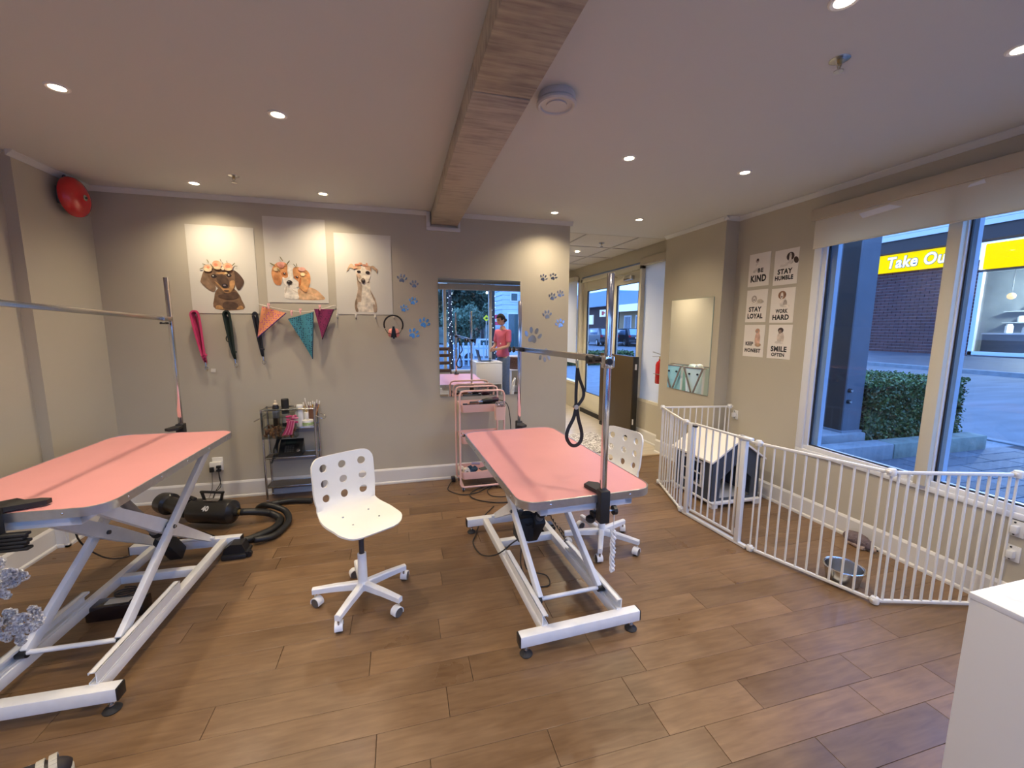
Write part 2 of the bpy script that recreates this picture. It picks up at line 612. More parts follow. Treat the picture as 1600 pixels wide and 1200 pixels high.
base_run('baseboard_back', (XL, 0, 0), (XR, 0, 0), (0, -1, 0))
base_run('baseboard_left', (-0.44, YB, 0), (-0.44, -0.68, 0), (1, 0, 0))
base_run('trim_2', (-0.44, -0.68, 0), (XL+0.024, -0.68, 0), (0, -1, 0))
base_run('trim_3', (XL, -0.68-0.024, 0), (XL, 0, 0), (1, 0, 0))
base_run('baseboard_right', (XW, YB, 0), (XW, -0.65, 0), (-1, 0, 0))
base_run('trim_4', (5.05-0.024, -0.65, 0), (XW, -0.65, 0), (0, -1, 0))
base_run('trim_5', (5.05, -0.65-0.024, 0), (5.05, 0.30, 0), (-1, 0, 0), 0.17)
base_run('trim_6', (XW, 0.30, 0), (XW, 1.03, 0), (-1, 0, 0))
base_run('baseboard_front', (-0.44, YB, 0), (5.2, YB, 0), (0, 1, 0))


def crown_run(name, p0, p1, nrm, h=0.036):
    p0, p1, n = Vector(p0), Vector(p1), Vector(nrm)
    g = G()
    d = (p1-p0)
    L = d.length
    d.normalize()
    M = Matrix(((d.x, n.x, 0, p0.x), (d.y, n.y, 0, p0.y), (0, 0, 1, 0), (0, 0, 0, 1)))
    prof = [(0, H), (0, H-h), (0.006, H-h), (0.012, H-h+0.010), (0.028, H-0.012), (0.036, H-0.006), (0.036, H)]
    vs = [(x, q[0], q[1]) for x in (0, L) for q in prof]
    k = len(prof)
    fs = [(i, (i+1) % k, k+(i+1) % k, k+i) for i in range(k)]+[tuple(range(k))[::-1], tuple(range(k, 2*k))]
    g.add(vs, fs, ceil_paint, M)
    return struct(name, g, smooth=30)


crown_run('trim_7', (XL, 0, 0), (2.225, 0, 0), (0, -1, 0))
crown_run('trim_8', (2.545, 0, 0), (XR+0.02, 0, 0), (0, -1, 0))
crown_run('trim_9', (XL, -0.716, 0), (XL, 0, 0), (1, 0, 0))
crown_run('trim_10', (-0.44, YB, 0), (-0.44, -0.68, 0), (1, 0, 0))
crown_run('trim_11', (XW, YB, 0), (XW, -0.65, 0), (-1, 0, 0))
crown_run('trim_12', (5.014, -0.65, 0), (XW, -0.65, 0), (0, -1, 0))
crown_run('trim_13', (5.05, -0.686, 0), (5.05, 0.30, 0), (-1, 0, 0))
crown_run('trim_14', (-0.4, YB, 0), (5.2, YB, 0), (0, 1, 0))

# rough sawn beam under the ceiling
bm_m = bpy.data.materials.new('rough_sawn_beam')
bm_m.use_nodes = True
t = bm_m.node_tree
b = t.nodes['Principled BSDF']
b.inputs['Roughness'].default_value = 0.75
geo = t.nodes.new('ShaderNodeNewGeometry')


def bnoise(scale, sx, sy, det=5):
    mp = t.nodes.new('ShaderNodeMapping'); mp.inputs['Scale'].default_value = (sx, sy, 3)
    t.links.new(geo.outputs['Position'], mp.inputs[0])
    n = t.nodes.new('ShaderNodeTexNoise'); n.inputs['Scale'].default_value = scale; n.inputs['Detail'].default_value = det
    t.links.new(mp.outputs[0], n.inputs['Vector'])
    return n


na = bnoise(6, 1, 9, 6)       # saw marks running across
nb = bnoise(2.2, 1.4, 1.0, 4)  # large stains
m1 = t.nodes.new('ShaderNodeMath'); m1.operation = 'MULTIPLY_ADD'; m1.inputs[1].default_value = 0.5
t.links.new(na.outputs['Fac'], m1.inputs[0])
m2 = t.nodes.new('ShaderNodeMath'); m2.operation = 'MULTIPLY'; m2.inputs[1].default_value = 0.6
t.links.new(nb.outputs['Fac'], m2.inputs[0]); t.links.new(m2.outputs[0], m1.inputs[2])
rmp = t.nodes.new('ShaderNodeValToRGB')
rmp.color_ramp.elements[0].position = 0.33; rmp.color_ramp.elements[0].color = (0.20, 0.165, 0.155, 1)
rmp.color_ramp.elements[1].position = 0.62; rmp.color_ramp.elements[1].color = (0.50, 0.44, 0.35, 1)
e = rmp.color_ramp.elements.new(0.47); e.color = (0.36, 0.31, 0.255, 1)
t.links.new(m1.outputs[0], rmp.inputs[0]); t.links.new(rmp.outputs[0], b.inputs['Base Color'])
bb = t.nodes.new('ShaderNodeBump'); bb.inputs['Strength'].default_value = 0.4; bb.inputs['Distance'].default_value = 0.006
t.links.new(na.outputs['Fac'], bb.inputs['Height']); t.links.new(bb.outputs[0], b.inputs['Normal'])
beam = T('ceiling_beam', 'rough sawn greyish wooden beam running along under the ceiling', 'beam', (2.394, 0, 2.52))
beam.wp('beam_board', G().box(2.270, -2.336, 2.520, 2.520, -0.002, H-0.002, bm_m, b=0.003))
beam.wp('beam_board', G().box(2.270, YB+0.04, 2.5205, 2.520, -2.344, H-0.002, bm_m, b=0.003))
struct('trim_15', G().box(2.225, -0.022, 2.465, 2.545, -0.0, 2.500, trim_white, b=0.004).box(2.225, -0.022, 2.500, 2.262, 0, H-0.001, trim_white, b=0.004).box(2.523, -0.022, 2.500, 2.545, 0, H-0.001, trim_white, b=0.004), smooth=30)

# ---------------------------------------------------------------- right hand window
win = struct('window_1', G().box(XW-0.012, WY1, SILL, XW+0.02, WY0, SILL+0.034, vinyl_white, b=0.004)
             .box(XW-0.012, WY0-0.062, SILL+0.034, XW+0.02, WY0, 2.41, vinyl_white, b=0.004)
             .box(XW-0.012, WY1, SILL+0.034, XW+0.02, WY1+0.06, 2.41, vinyl_white, b=0.004), smooth=30)
g = G()
g.box(XW+0.004, WY1+0.05, SILL+0.034, XW+0.09, WY0-0.05, SILL+0.070, vinyl_white, b=0.004)
g.box(XW+0.004, WY0-0.096, SILL+0.05, XW+0.05, WY0-0.060, 2.42, vinyl_white, b=0.004)
g.box(XW+0.004, -2.413, SILL+0.05, XW+0.032, -2.395, 2.42, vinyl_white, b=0.004)
g.box(XW+0.004, -3.48, SILL+0.05, XW+0.09, -3.40, 2.42, vinyl_white, b=0.004)
g.box(XW+0.004, WY1+0.05, 2.36, XW+0.09, WY0-0.05, 2.42, vinyl_white, b=0.004)
link('window_frame', g.mesh('window_frame'), win)
link('mullion', G().box(XW-0.035, -2.405, SILL+0.034, XW+0.02, -2.337, 2.42, cream_frame, b=0.004).mesh('mullion'), win)
panes = [(-1.568, -2.340), (-2.415, -3.40), (-3.48, -4.35)]
for (a, c) in panes:
    link('window_pane', G().box(XW+0.026, c, SILL+0.07, XW+0.030, a, 2.37, glass).mesh('window_pane', smooth=0), win)
    q = G()
    q.box(XW+0.020, c, SILL+0.068, XW+0.036, a, SILL+0.078, black_rb)
    q.box(XW+0.020, a-0.007, SILL+0.07, XW+0.036, a, 2.37, black_rb)
    q.box(XW+0.020, c, SILL+0.07, XW+0.036, c+0.007, 2.37, black_rb)
    link('window_gasket', q.mesh('window_gasket', smooth=0), win)
    # exterior frame seen through the pane
    q = G()
    q.box(XW+0.06, a-(0.040 if a > -2 else 0.016), SILL+0.06, XW+0.10, a+0.03, 2.42, mat('exterior_frame', (0.30, 0.42, 0.55), 0.4))
    q.box(XW+0.09, c, SILL+0.02, XW+0.14, a, SILL+0.055)
    link('outer_frame', q.mesh('outer_frame', smooth=0), win)
bl = T('roller_blind', 'pale roller blind pulled down a little inside its box over the large side window', 'blind', (XW, -2.95, 2.4))
bl.wp('blind_box', G().box(XW-0.09, WY1-0.02, 2.400, XW-0.0, WY0-0.008, 2.486, mat('blind_box', (0.44, 0.385, 0.30), 0.7), b=0.004))
bl.wp('shadow_gap', G().box(XW-0.02, WY1-0.02, 2.4866, XW-0.0, WY0-0.008, 2.4926, black_mt))
g = G()
g.box(XW-0.070, WY1+0.02, 2.190, XW-0.068, WY0-0.035, 2.41, blind_fab)
bl.wp('blind_cloth', g)
bl.wp('bottom_rail', G().box(XW-0.074, WY1+0.02, 2.184, XW-0.064, WY0-0.035, 2.1935, blind_fab, b=0.003))
bl.wp('painted_light_patch', G().add([(XW-0.0712, -1.86, 2.335), (XW-0.0712, -2.10, 2.352), (XW-0.0712, -2.02, 2.385), (XW-0.0712, -1.83, 2.373)], [(0, 1, 2, 3)], mat('light_patch_white', (0.85, 0.86, 0.9), 0.5)), label='slanted white patch of painted light')  # outdoor light on the blind, painted as a flat white patch
bl.wp('painted_light_patch', G().add([(XW-0.0712, -2.42, 2.37), (XW-0.0712, -2.50, 2.372), (XW-0.0712, -2.49, 2.395), (XW-0.0712, -2.43, 2.385)], [(0, 1, 2, 3)], MATS['light_patch_white']), label='small white patch of painted light')  # second, smaller patch of light painted on the cloth

# ---------------------------------------------------------------- entrance side: frosted sidelight, double door, second window
frost = mat('white_blind_panel', (0.80, 0.82, 0.84), 0.8)
t = frost.node_tree
tl = t.nodes.new('ShaderNodeBsdfTranslucent'); tl.inputs[0].default_value = (0.85, 0.86, 0.84, 1)
mxs = t.nodes.new('ShaderNodeMixShader'); mxs.inputs[0].default_value = 0.32
t.links.new(t.nodes['Principled BSDF'].outputs[0], mxs.inputs[1]); t.links.new(tl.outputs[0], mxs.inputs[2])
t.links.new(mxs.outputs[0], [n for n in t.nodes if n.type == 'OUTPUT_MATERIAL'][0].inputs[0])
wn = struct('window_2', G().box(XW+0.0, 0.42, 0.54, XW+0.10, 1.03, 0.575, cream_frame).box(XW+0.0, 0.42, 2.40, XW+0.1, 1.03, 2.46, cream_frame)
            .box(XW+0.0, 0.42, 0.575, XW+0.1, 0.45, 2.40, cream_frame))
link('blind_panel', G().box(XW+0.03, 0.45, 0.575, XW+0.036, 1.03, 2.40, frost).mesh('blind_panel', smooth=0), wn)
# door
CF = cream_frame
dr = struct('door_1', G().box(XW-0.03, 2.93, 0, XW+0.1, 3.0, 2.42, CF, b=0.004).box(XW-0.03, 1.0, 0, XW+0.1, 1.05, 2.42, CF, b=0.004).box(XW-0.03, 1.0, 2.36, XW+0.1, 3.0, 2.43, CF, b=0.004)
            .box(XW-0.03, 1.83, 0, XW+0.1, 1.93, 2.36, CF, b=0.004), smooth=30)
for (y0, y1, z0, z1, gy0, gy1) in ((1.93, 2.93, 0.02, 2.36, 2.065, 2.79), (1.05, 1.83, 0.02, 2.36, 1.12, 1.74)):
    g = G()
    g.box(XW+0.01, y0+.004, z0, XW+0.06, gy0, z1, CF, b=0.003)
    g.box(XW+0.01, gy1, z0, XW+0.06, y1-.004, z1, CF, b=0.003)
    g.box(XW+0.01, gy0, z0, XW+0.06, gy1, 0.39, CF, b=0.003)
    g.box(XW+0.01, gy0, 2.20, XW+0.06, gy1, z1, CF, b=0.003)
    lf = link('door_leaf', g.mesh('door_leaf'), dr)
    link('door_pane', G().box(XW+0.03, gy0, 0.39, XW+0.034, gy1, 2.20, glass).mesh('door_pane', smooth=0), lf)
    q = G()
    q.box(XW+0.012, gy0, 0.39, XW+0.036, gy0+.010, 2.20, black_rb).box(XW+0.012, gy1-.010, 0.39, XW+0.036, gy1, 2.20, black_rb)
    q.box(XW+0.012, gy0, 0.39, XW+0.036, gy1, 0.398, black_rb).box(XW+0.012, gy0, 2.192, XW+0.036, gy1, 2.20, black_rb)
    link('pane_gasket', q.mesh('pane_gasket', smooth=0), lf)
link('door_sweep', G().box(XW-0.01, 1.05, 0.002, XW+0.01, 2.93, 0.075, black_mt).mesh('door_sweep', smooth=0), dr)
g = G().box(XW-0.10, 1.15, 2.235, XW-0.04, 1.36, 2.29, steel, b=0.006)
cl = link('door_closer', g.mesh('door_closer'), dr)
link('closer_arm', G().bar((XW-0.07, 1.25, 2.30), (XW-0.16, 1.52, 2.315), 0.025, 0.008, steel).bar((XW-0.16, 1.52, 2.312), (XW-0.03, 1.68, 2.312), 0.025, 0.008, steel).mesh('closer_arm'), cl)
# second street window beyond the door, with its blind half down
w3 = struct('window_3', G().box(XW-0.01, 3.12, 0.48, XW+0.1, 4.3, 0.52, CF).box(XW-0.01, 3.12, 0.52, XW+0.1, 3.16, 2.46, CF).box(XW-0.01, 4.26, 0.52, XW+0.1, 4.3, 2.46, CF).box(XW-0.01, 3.12, 2.40, XW+0.1, 4.3, 2.46, CF))
link('window_pane', G().box(XW+0.05, 3.16, 0.52, XW+0.054, 4.26, 2.40, glass).mesh('window_pane', smooth=0), w3)
b3 = T('roller_blind', 'white roller blind drawn most of the way down beyond the glass entrance door', 'blind', (XW, 3.7, 2.4))
b3.wp('blind_cloth', G().box(XW-0.035, 3.13, 0.90, XW-0.032, 4.27, 2.42, frost))
b3.wp('bottom_rail', G().box(XW-0.042, 3.13, 0.885, XW-0.026, 4.27, 0.90, frost, b=0.003))
b3.wp('blind_box', G().box(XW-0.09, 3.13, 2.42, XW-0.012, 4.27, 2.49, CF, b=0.004))
# blind box over frosted panel
b2 = T('blind_box', 'beige blind box above the white panelled sidelight beside the column', 'blind box', (XW, 0.72, 2.44))
b2.wp('box_front', G().box(XW-0.06, 0.32, 2.405, XW-0.002, 1.0, 2.49, mat('blind_box', (0.44, 0.385, 0.30), 0.7), b=0.003))
b2.wp('shadow_gap', G().box(XW-0.02, 0.32, 2.4906, XW-0.002, 1.0, 2.4960, black_mt))

# ---------------------------------------------------------------- shop windows behind the camera
wf = struct('window_4', G().box(-0.2, YB-0.09, 0.52, 5.0, YB+0.012, 0.565, vinyl_white, b=0.004).box(-0.2, YB-0.09, 2.44, 5.0, YB+0.0, 2.5, vinyl_white, b=0.004))
mx = [-0.17, 0.86, 1.91, 2.96, 4.02, 4.97]
for q in mx:
    link('mullion', G().box(q-0.033, YB-0.1, 0.56, q+0.033, YB+0.02, 2.45, cream_frame, b=0.004).mesh('mullion'), wf)
for i in range(5):
    link('window_pane', G().box(mx[i]+.033, YB-0.05, 0.56, mx[i+1]-.033, YB-0.046, 2.45, glass).mesh('window_pane', smooth=0), wf)
bf = T('roller_blind', 'rolled up blind in its pale box above the shop windows, seen in the wall mirror', 'blind', (2.4, YB, 2.45))
bf.wp('blind_box', G().box(-0.2, YB+0.02, 2.40, 5.0, YB+0.11, 2.52, mat('blind_box', (0.44, 0.385, 0.30), 0.7), b=0.004))
bf.wp('bottom_rail', G().box(-0.15, YB+0.05, 2.385, 4.95, YB+0.065, 2.40, blind_fab, b=0.003))

# ---------------------------------------------------------------- downlights
em_lamp = mat('lamp_glow', (1, 1, 1), 0.5, emit=(1.0, 0.83, 0.58), estr=14.0)
ld = None
where = {(0, 0): 'recessed ceiling light nearest the red fire bell, by the back wall', (1, 0): 'recessed ceiling light between the beam and the tallest dog poster, by the back wall',
         (2, 0): 'recessed ceiling light just right of the beam end, near the wall corner', (3, 0): 'recessed ceiling light in front of the tiled ceiling, nearest the column',
         (0, 1): 'recessed ceiling light at the far left, over the left pink table', (1, 1): 'recessed ceiling light left of the beam, above the white chair',
         (2, 1): 'recessed ceiling light right of the beam, above the right pink table', (3, 1): 'recessed ceiling light above the white pet pen, middle of its row',
         (2, 2): 'recessed ceiling light cut by the top edge of the picture', (3, 2): 'recessed ceiling light at the upper right edge of the picture',
         (0, 2): 'recessed ceiling light on the left, over the near end of the left table', (1, 2): 'recessed ceiling light left of the beam, overhead',
         (0, 3): 'recessed ceiling light in the near left corner by the shop windows', (1, 3): 'recessed ceiling light by the shop windows, left of the beam',
         (2, 3): 'recessed ceiling light above the laptop by the shop windows', (3, 3): 'recessed ceiling light above the person by the shop windows'}
DX = (0.47, 1.378, 3.40, 4.30)
DY = (-0.31, -1.64, -2.985, -4.33)


def downlight(x, y, label, z=H, power=SPOT_W):
    d = T('ceiling_downlight', label, 'ceiling light', (x, y, z), group='recessed ceiling lights')
    d.p('trim_ring', G().lathe([(0.030, 0.001), (0.031, -0.004), (0.040, -0.006), (0.046, -0.003), (0.047, 0.0015), (0.030, 0.0015)], 28, mat('ring_white', (0.8, 0.78, 0.74), 0.4)))
    d.p('lamp_lens', G().lathe([(0.0, -0.0025), (0.029, -0.0025), (0.030, 0.0005)], 24, em_lamp))
    l = bpy.data.lights.new('lamp_light', 'SPOT')
    l.energy = power
    l.color = SPOT_COL
    l.spot_size = R(142)
    l.spot_blend = 1.0
    l.shadow_soft_size = 0.03
    lo = bpy.data.objects.new('lamp_light', l)
    COL.objects.link(lo)
    lo.parent = d.o
    lo.location = (0, 0, -0.012)
    return d


for (i, j), lab in where.items():
    downlight(DX[i], DY[j], lab, H, SPOT_W*(0.78 if j == 0 else 1.04))
downlight(4.437, 1.513, 'recessed ceiling light in the tiled ceiling of the back room', H, SPOT_W*2.2)
downlight(3.1, 3.0, 'recessed ceiling light deep in the back room behind the wall', H, SPOT_W*2.2)
downlight(4.437, 3.9, 'recessed ceiling light at the far end of the tiled ceiling', H, SPOT_W*2.2)
downlight(3.4, 1.5, 'recessed ceiling light behind the wall with the paw prints', H, SPOT_W*2.2)

# sprinklers
for (x, y, lab) in ((0.82, -0.565, 'small fire sprinkler head left of the beam near the back wall'), (3.694, -2.747, 'fire sprinkler head with round escutcheon near the upper right'),
                    (4.493, 0.876, 'tiny fire sprinkler head in the tiled ceiling')):
    s = T('sprinkler_head', lab, 'sprinkler', (x, y, H), group='ceiling sprinklers')
    s.p('escutcheon', G().lathe([(0, -0.003), (0.024, -0.006), (0.036, -0.002), (0.037, 0.001)], 20, steel))
    g = G().cyl((0, 0, -0.004), (0, 0, -0.02), 0.009, brass, 10)
    g.bar((-0.012, 0, -0.015), (0, 0, -0.042), 0.004, 0.004, steel).bar((0.012, 0, -0.015), (0, 0, -0.042), 0.004, 0.004, steel)
    g.cyl((0, 0, -0.042), (0, 0, -0.046), 0.018, steel, 12)
    s.p('sprinkler_frame', g)
# round ceiling vent / speaker beside the beam
s = T('ceiling_speaker', 'round off-white ceiling unit with recessed centre beside the beam', 'ceiling speaker', (2.69, -2.20, H))
s.p('housing', G().lathe([(0.082, 0.001), (0.088, -0.012), (0.086, -0.028), (0.078, -0.034), (0, -0.034)], 36, mat('speaker_white', (0.58, 0.56, 0.54), 0.5)))
s.p('rim', G().lathe([(0.084, -0.034), (0.093, -0.038), (0.094, -0.048), (0.086, -0.054), (0.076, -0.052), (0.073, -0.044), (0.0, -0.044)], 36, MATS['speaker_white']))
s.p('centre_disc', G().lathe([(0.048, -0.044), (0.047, -0.050), (0.0, -0.052)], 30, MATS['speaker_white']))
# ================================================================ GROOMING TABLES


def grooming_table(label, loc, rz, zt, top_c, top_l, ay0, ay1, by0, by1, motor=((0.16, 0.16), (-0.22, -0.15)), boxed=True):
    t = T('grooming_table', label, 'table', loc, rz, group='pink electric grooming tables')
    W, L = 0.68, top_l
    cx, cy = top_c
    out = rrect(W-0.012, L-0.012, 0.085, 8, cx, cy)
    t.p('tabletop', G().prism(out, zt-0.020, zt, pink_top), smooth=30)
    # aluminium edge: a shallow lip around the rubber sheet
    g = G()
    a = rrect(W, L, 0.090, 8, cx, cy)
    b_ = rrect(W-0.010, L-0.010, 0.086, 8, cx, cy)
    n = len(a)
    vs = [(p[0], p[1], z) for (q, z) in ((a, zt-0.034), (a, zt+0.0015), (b_, zt+0.0025), (b_, zt-0.034)) for p in q]
    fs = []
    for k in range(3):
        for i in range(n):
            j = (i+1) % n
            fs.append((k*n+i, k*n+j, (k+1)*n+j, (k+1)*n+i))
    fs += [(3*n+i, 3*n+(i+1) % n, (i+1) % n, i) for i in range(n)]
    g.add(vs, fs, alu)
    t.p('edge_trim', g, smooth=50)
    t.p('board_underside', G().prism(rrect(W-0.03, L-0.03, 0.08, 6, cx, cy), zt-0.034, zt-0.0205, mat('board_underside', (0.45, 0.44, 0.44), 0.7)), smooth=30)
    # rivets
    for s in (-1, 1):
        for k in range(5):
            y = cy-L/2+0.14+k*(L-0.28)/4
            g = G().ball((cx+s*(W/2), y, zt-0.016), 0.0055, chrome, 8, sc=(0.5, 1, 1))
            t.p('rivet', g)
    for s in (-1, 1):
        for k in (-0.2, 0.2):
            t.p('rivet', G().ball((cx+k, cy+s*(L/2), zt-0.016), 0.0055, chrome, 8, sc=(1, 0.5, 1)))
    # under frame
    uz = zt-0.035
    for s in (-1, 1):
        t.p('under_rail', G().bar((cx+s*0.215, cy-L/2+0.035, uz-0.022), (cx+s*0.215, cy+L/2-0.035, uz-0.022), 0.04, 0.042, worn_white, b=0.003))
    for s in (-1, 1):
        t.p('under_crossbar', G().bar((cx-0.235, cy+s*(L/2-0.015-0.04), uz-0.023), (cx+0.235, cy+s*(L/2-0.015-0.04), uz-0.023), 0.04, 0.044, worn_white, b=0.003))
    # base: two end bars with caps and levelling feet
    for s in (-1, 1):
        y = s*0.628
        bb = t.p('base_bar', G().box(-0.325, y-0.026, 0.055, 0.325, y+0.026, 0.112, worn_white, b=0.004))
        for q in (-1, 1):
            t.p('end_cap', G().box(q*0.3275-0.0035, y-0.025, 0.056, q*0.3275+0.0035, y+0.025, 0.111, black_pl, b=0.002), parent=bb)
        for q in (-1, 1):
            f = G()
            f.lathe([(0, 0), (0.030, 0.0), (0.032, 0.005), (0.024, 0.014), (0.012, 0.020), (0.011, 0.024)], 20, black_rb, c=(q*0.29, y, 0))
            f.cyl((q*0.29, y, 0.02), (q*0.29, y, 0.056), 0.007, steel, 10)
            f.cyl((q*0.29, y, 0.024), (q*0.29, y, 0.032), 0.012, steel, 6)
            t.p('levelling_foot', f)
    for s in (-1, 1):
        x = 0.02+s*0.205
        t.p('base_rail', G().bar((x, -0.602, 0.085), (x, 0.602, 0.085), 0.040, 0.050, worn_white, b=0.003))
        # C channel the rollers run in
        g = G()
        xi = x-s*0.012
        g.box(min(xi, xi+s*0.030), -0.61, 0.112, max(xi, xi+s*0.030), 0.02, 0.116, worn_white)
        g.box(xi+s*0.026-0.002, -0.61, 0.112, xi+s*0.026+0.002, 0.02, 0.166, worn_white)
        g.box(min(xi, xi+s*0.030), -0.61, 0.162, max(xi, xi+s*0.030), 0.02, 0.166, worn_white)
        g.box(xi-0.001, -0.61, 0.112, xi+0.002, 0.02, 0.122, worn_white)
        g.box(xi-0.001, -0.61, 0.156, xi+0.002, 0.02, 0.166, worn_white)
        t.p('guide_channel', g, smooth=0)
    t.p('middle_crossbar', G().bar((-0.165, 0.26, 0.085), (0.205, 0.26, 0.085), 0.045, 0.045, worn_white, b=0.003))
    # scissor arms
    zA0, zA1 = 0.142, zt-0.095
    for s in (-1, 1):
        xa = 0.02+s*0.172
        t.p('lift_arm', G().bar((xa, ay0, zA0), (xa, ay1, zA1), 0.026, 0.052, worn_white, b=0.003))
        xb = 0.02+s*0.135
        # wide plate with tapered lower end
        p0, p1 = Vector((xb, by0, zA0)), Vector((xb, by1, zA1))
        d = (p1-p0)
        LL = d.length
        d.normalize()
        u = Vector((0, -d.z, d.y)) if d.y > 0 else Vector((0, d.z, -d.y))
        if u.z < 0:
            u = -u
        Mx = Matrix(((0, 0, 1, p0.x), (d.y, u.y, 0, p0.y), (d.z, u.z, 0, p0.z), (0, 0, 0, 1)))
        g = G().prism([(-0.02, -0.018), (LL*0.42, -0.036), (LL*0.58, -0.036), (LL+0.01, -0.022), (LL+0.01, 0.022), (LL*0.58, 0.036), (LL*0.42, 0.036), (-0.02, 0.018)], -0.012, 0.012, worn_white, Mx)
        t.p('lift_plate', g, smooth=0)
        ym, zm = (ay0+ay1)/2, (zA0+zA1)/2
        t.p('pivot_bolt', G().cyl((xa-s*0.06, ym, zm), (xa+s*0.018, ym, zm), 0.011, dark_grey, 12).cyl((xa+s*0.018, ym, zm), (xa+s*0.024, ym, zm), 0.007, steel, 6))
        t.p('roller', G().cyl((xa-s*0.006, ay0, 0.139), (xa+s*0.03, ay0, 0.139), 0.020, black_pl, 16))
    t.p('cross_rod', G().cyl((-0.15, ay0, 0.142), (0.19, ay0, 0.142), 0.011, worn_white, 12))
    t.p('cross_rod', G().cyl((-0.15, by0, 0.142), (0.19, by0, 0.142), 0.011, worn_white, 12))
    t.p('cross_rod', G().cyl((-0.12, by1, zA1), (0.16, by1, zA1), 0.011, worn_white, 12))
    # lifting motor
    p0, p1 = Vector((0.02, motor[0][0], motor[0][1])), Vector((0.02, motor[1][0], zt+motor[1][1]))
    d = (p1-p0).normalized()
    m = G().bar(p0, p0+d*0.25, 0.075, 0.085, black_mt, b=0.012)
    if boxed:
        m.cyl(p0+d*0.02+Vector((-0.06, 0.01, 0.03)), p0+d*0.20+Vector((-0.06, 0.01, 0.03)), 0.05, black_mt, 18)
        m.box(-0.115, 0.02, 0.20, -0.01, 0.14, 0.36, black_mt, b=0.012)
    mo = t.p('lift_motor', m)
    t.p('piston_tube', G().cyl(p0+d*0.24, p1, 0.024, mat('dull_tube', (0.34, 0.32, 0.30), 0.4, 0.6), 16).cyl(p0+d*0.30, p0+d*0.33, 0.030, black_pl, 16), parent=mo)
    return t


t2 = grooming_table('pink topped grooming table on white scissor frame, right of the white swivel chair', (2.755, -1.812, 0), R(2.5), 0.805, (-0.020, -0.085), 1.29, -0.455, 0.47, 0.56, -0.40)
t1 = grooming_table('pink topped grooming table on white scissor frame at the left edge', (0.500, -1.670, 0), R(-1.7), 0.855, (-0.005, 0.030), 1.25, -0.385, 0.57, 0.56, -0.36, motor=((0.47, 0.10), (-0.02, -0.15)), boxed=False)


def clamp(t, p, yo, parent=None, s=1):
    """black table clamp gripping the rim at p (world), body outside the rim in direction yo (+1 back, -1 front)"""
    x, y, z = p
    g = G()
    g.prism([(x-0.045, y-yo*0.085), (x-0.010, y-yo*0.11), (x+0.030, y-yo*0.085), (x+0.022, y+yo*0.005), (x-0.022, y+yo*0.005)], z+0.003, z+0.020, black_mt)
    g.box(x-0.024, min(y, y+yo*0.050), z-0.125, x+0.024, max(y, y+yo*0.050), z+0.028, black_mt, b=0.006)
    g.box(x-0.030, min(y-yo*0.05, y), z-0.118, x+0.012, max(y-yo*0.05, y), z-0.098, black_mt, b=0.004)
    c = t.wp('table_clamp', g)
    k = G()
    k.cyl((x-0.012, y-yo*0.035, z-0.098), (x-0.012, y-yo*0.035, z-0.060), 0.007, steel, 8)
    for q in range(1):
        k.lathe([(0, -0.150), (0.016, -0.150), (0.024, -0.140), (0.022, -0.126), (0.010, -0.118), (0, -0.118)], 10, black_pl, c=(x-0.03, y-yo*0.035, z))
    t.wp('screw_knob', k, parent=c)
    return c


# H shaped arm on the right table
a2 = T('grooming_restraint', 'chrome grooming arm clamped to the right pink table, two posts and a crossbar', 'grooming frame', (2.81, -1.9, 0.80))
PB, PF = (2.832, -1.120), (2.820, -2.545)
a2.wp('post', G().box(PB[0]-.012, PB[1]-.012, 0.71, PB[0]+.012, PB[1]+.012, 1.755, chrome, b=0.002))
a2.wp('post', G().box(PF[0]-.012, PF[1]-.012, 0.70, PF[0]+.012, PF[1]+.012, 1.788, chrome, b=0.002))
clamp(a2, (PB[0], -1.150+0.008, 0.805), 1)
cf = clamp(a2, (PF[0], -2.525, 0.805), -1)
a2.wp('side_knob', G().cyl((PF[0]+0.02, -2.55, 0.73), (PF[0]+0.05, -2.55, 0.73), 0.006, steel, 8).cyl((PF[0]+0.05, -2.55, 0.73), (PF[0]+0.066, -2.55, 0.73), 0.022, black_pl, 10), parent=cf)
a2.wp('crossbar', G().bar((2.835, -1.06, 1.392), (2.822, -2.40, 1.418), 0.016, 0.033, steel, b=0.002))
g = G()
g.bar((PB[0], -1.03, 1.392), (PB[0], -1.24, 1.395), 0.030, 0.032, black_pl, b=0.004)
g.lathe([(0, -0.0), (0.020, 0.0), (0.024, 0.008), (0.020, 0.016), (0, 0.016)], 10, black_pl, Matrix.Translation((PB[0]-0.055, -1.12, 1.392)) @ Matrix.Rotation(R(90), 4, 'Y'))
g.lathe([(0, -0.0), (0.020, 0.0), (0.024, 0.008), (0.020, 0.016), (0, 0.016)], 10, black_pl, Matrix.Translation((PB[0]-0.085, -1.12, 1.392)) @ Matrix.Rotation(R(90), 4, 'Y'))
g.cyl((PB[0]-0.08, -1.12, 1.392), (PB[0], -1.12, 1.392), 0.005, steel, 8)
a2.wp('bar_clamp', g)
g = G()
g.box(PF[0]-.022, PF[1]-.024, 1.385, PF[0]+.022, PF[1]+.024, 1.440, chrome, b=0.006)
g.bar((PF[0]+.002, PF[1]+.02, 1.418), (PF[0]+.004, -2.36, 1.418), 0.020, 0.030, chrome, b=0.004)
g.cyl((PF[0]-0.03, -2.40, 1.412), (PF[0]+0.01, -2.40, 1.412), 0.020, black_pl, 10)
g.cyl((PF[0]-0.03, -2.47, 1.418), (PF[0]+0.01, -2.47, 1.418), 0.017, black_pl, 10)
g.cyl((PF[0]-0.01, PF[1]-0.04, 1.415), (PF[0]-0.01, PF[1]-0.02, 1.415), 0.014, black_pl, 10)
a2.wp('bar_clamp', g)
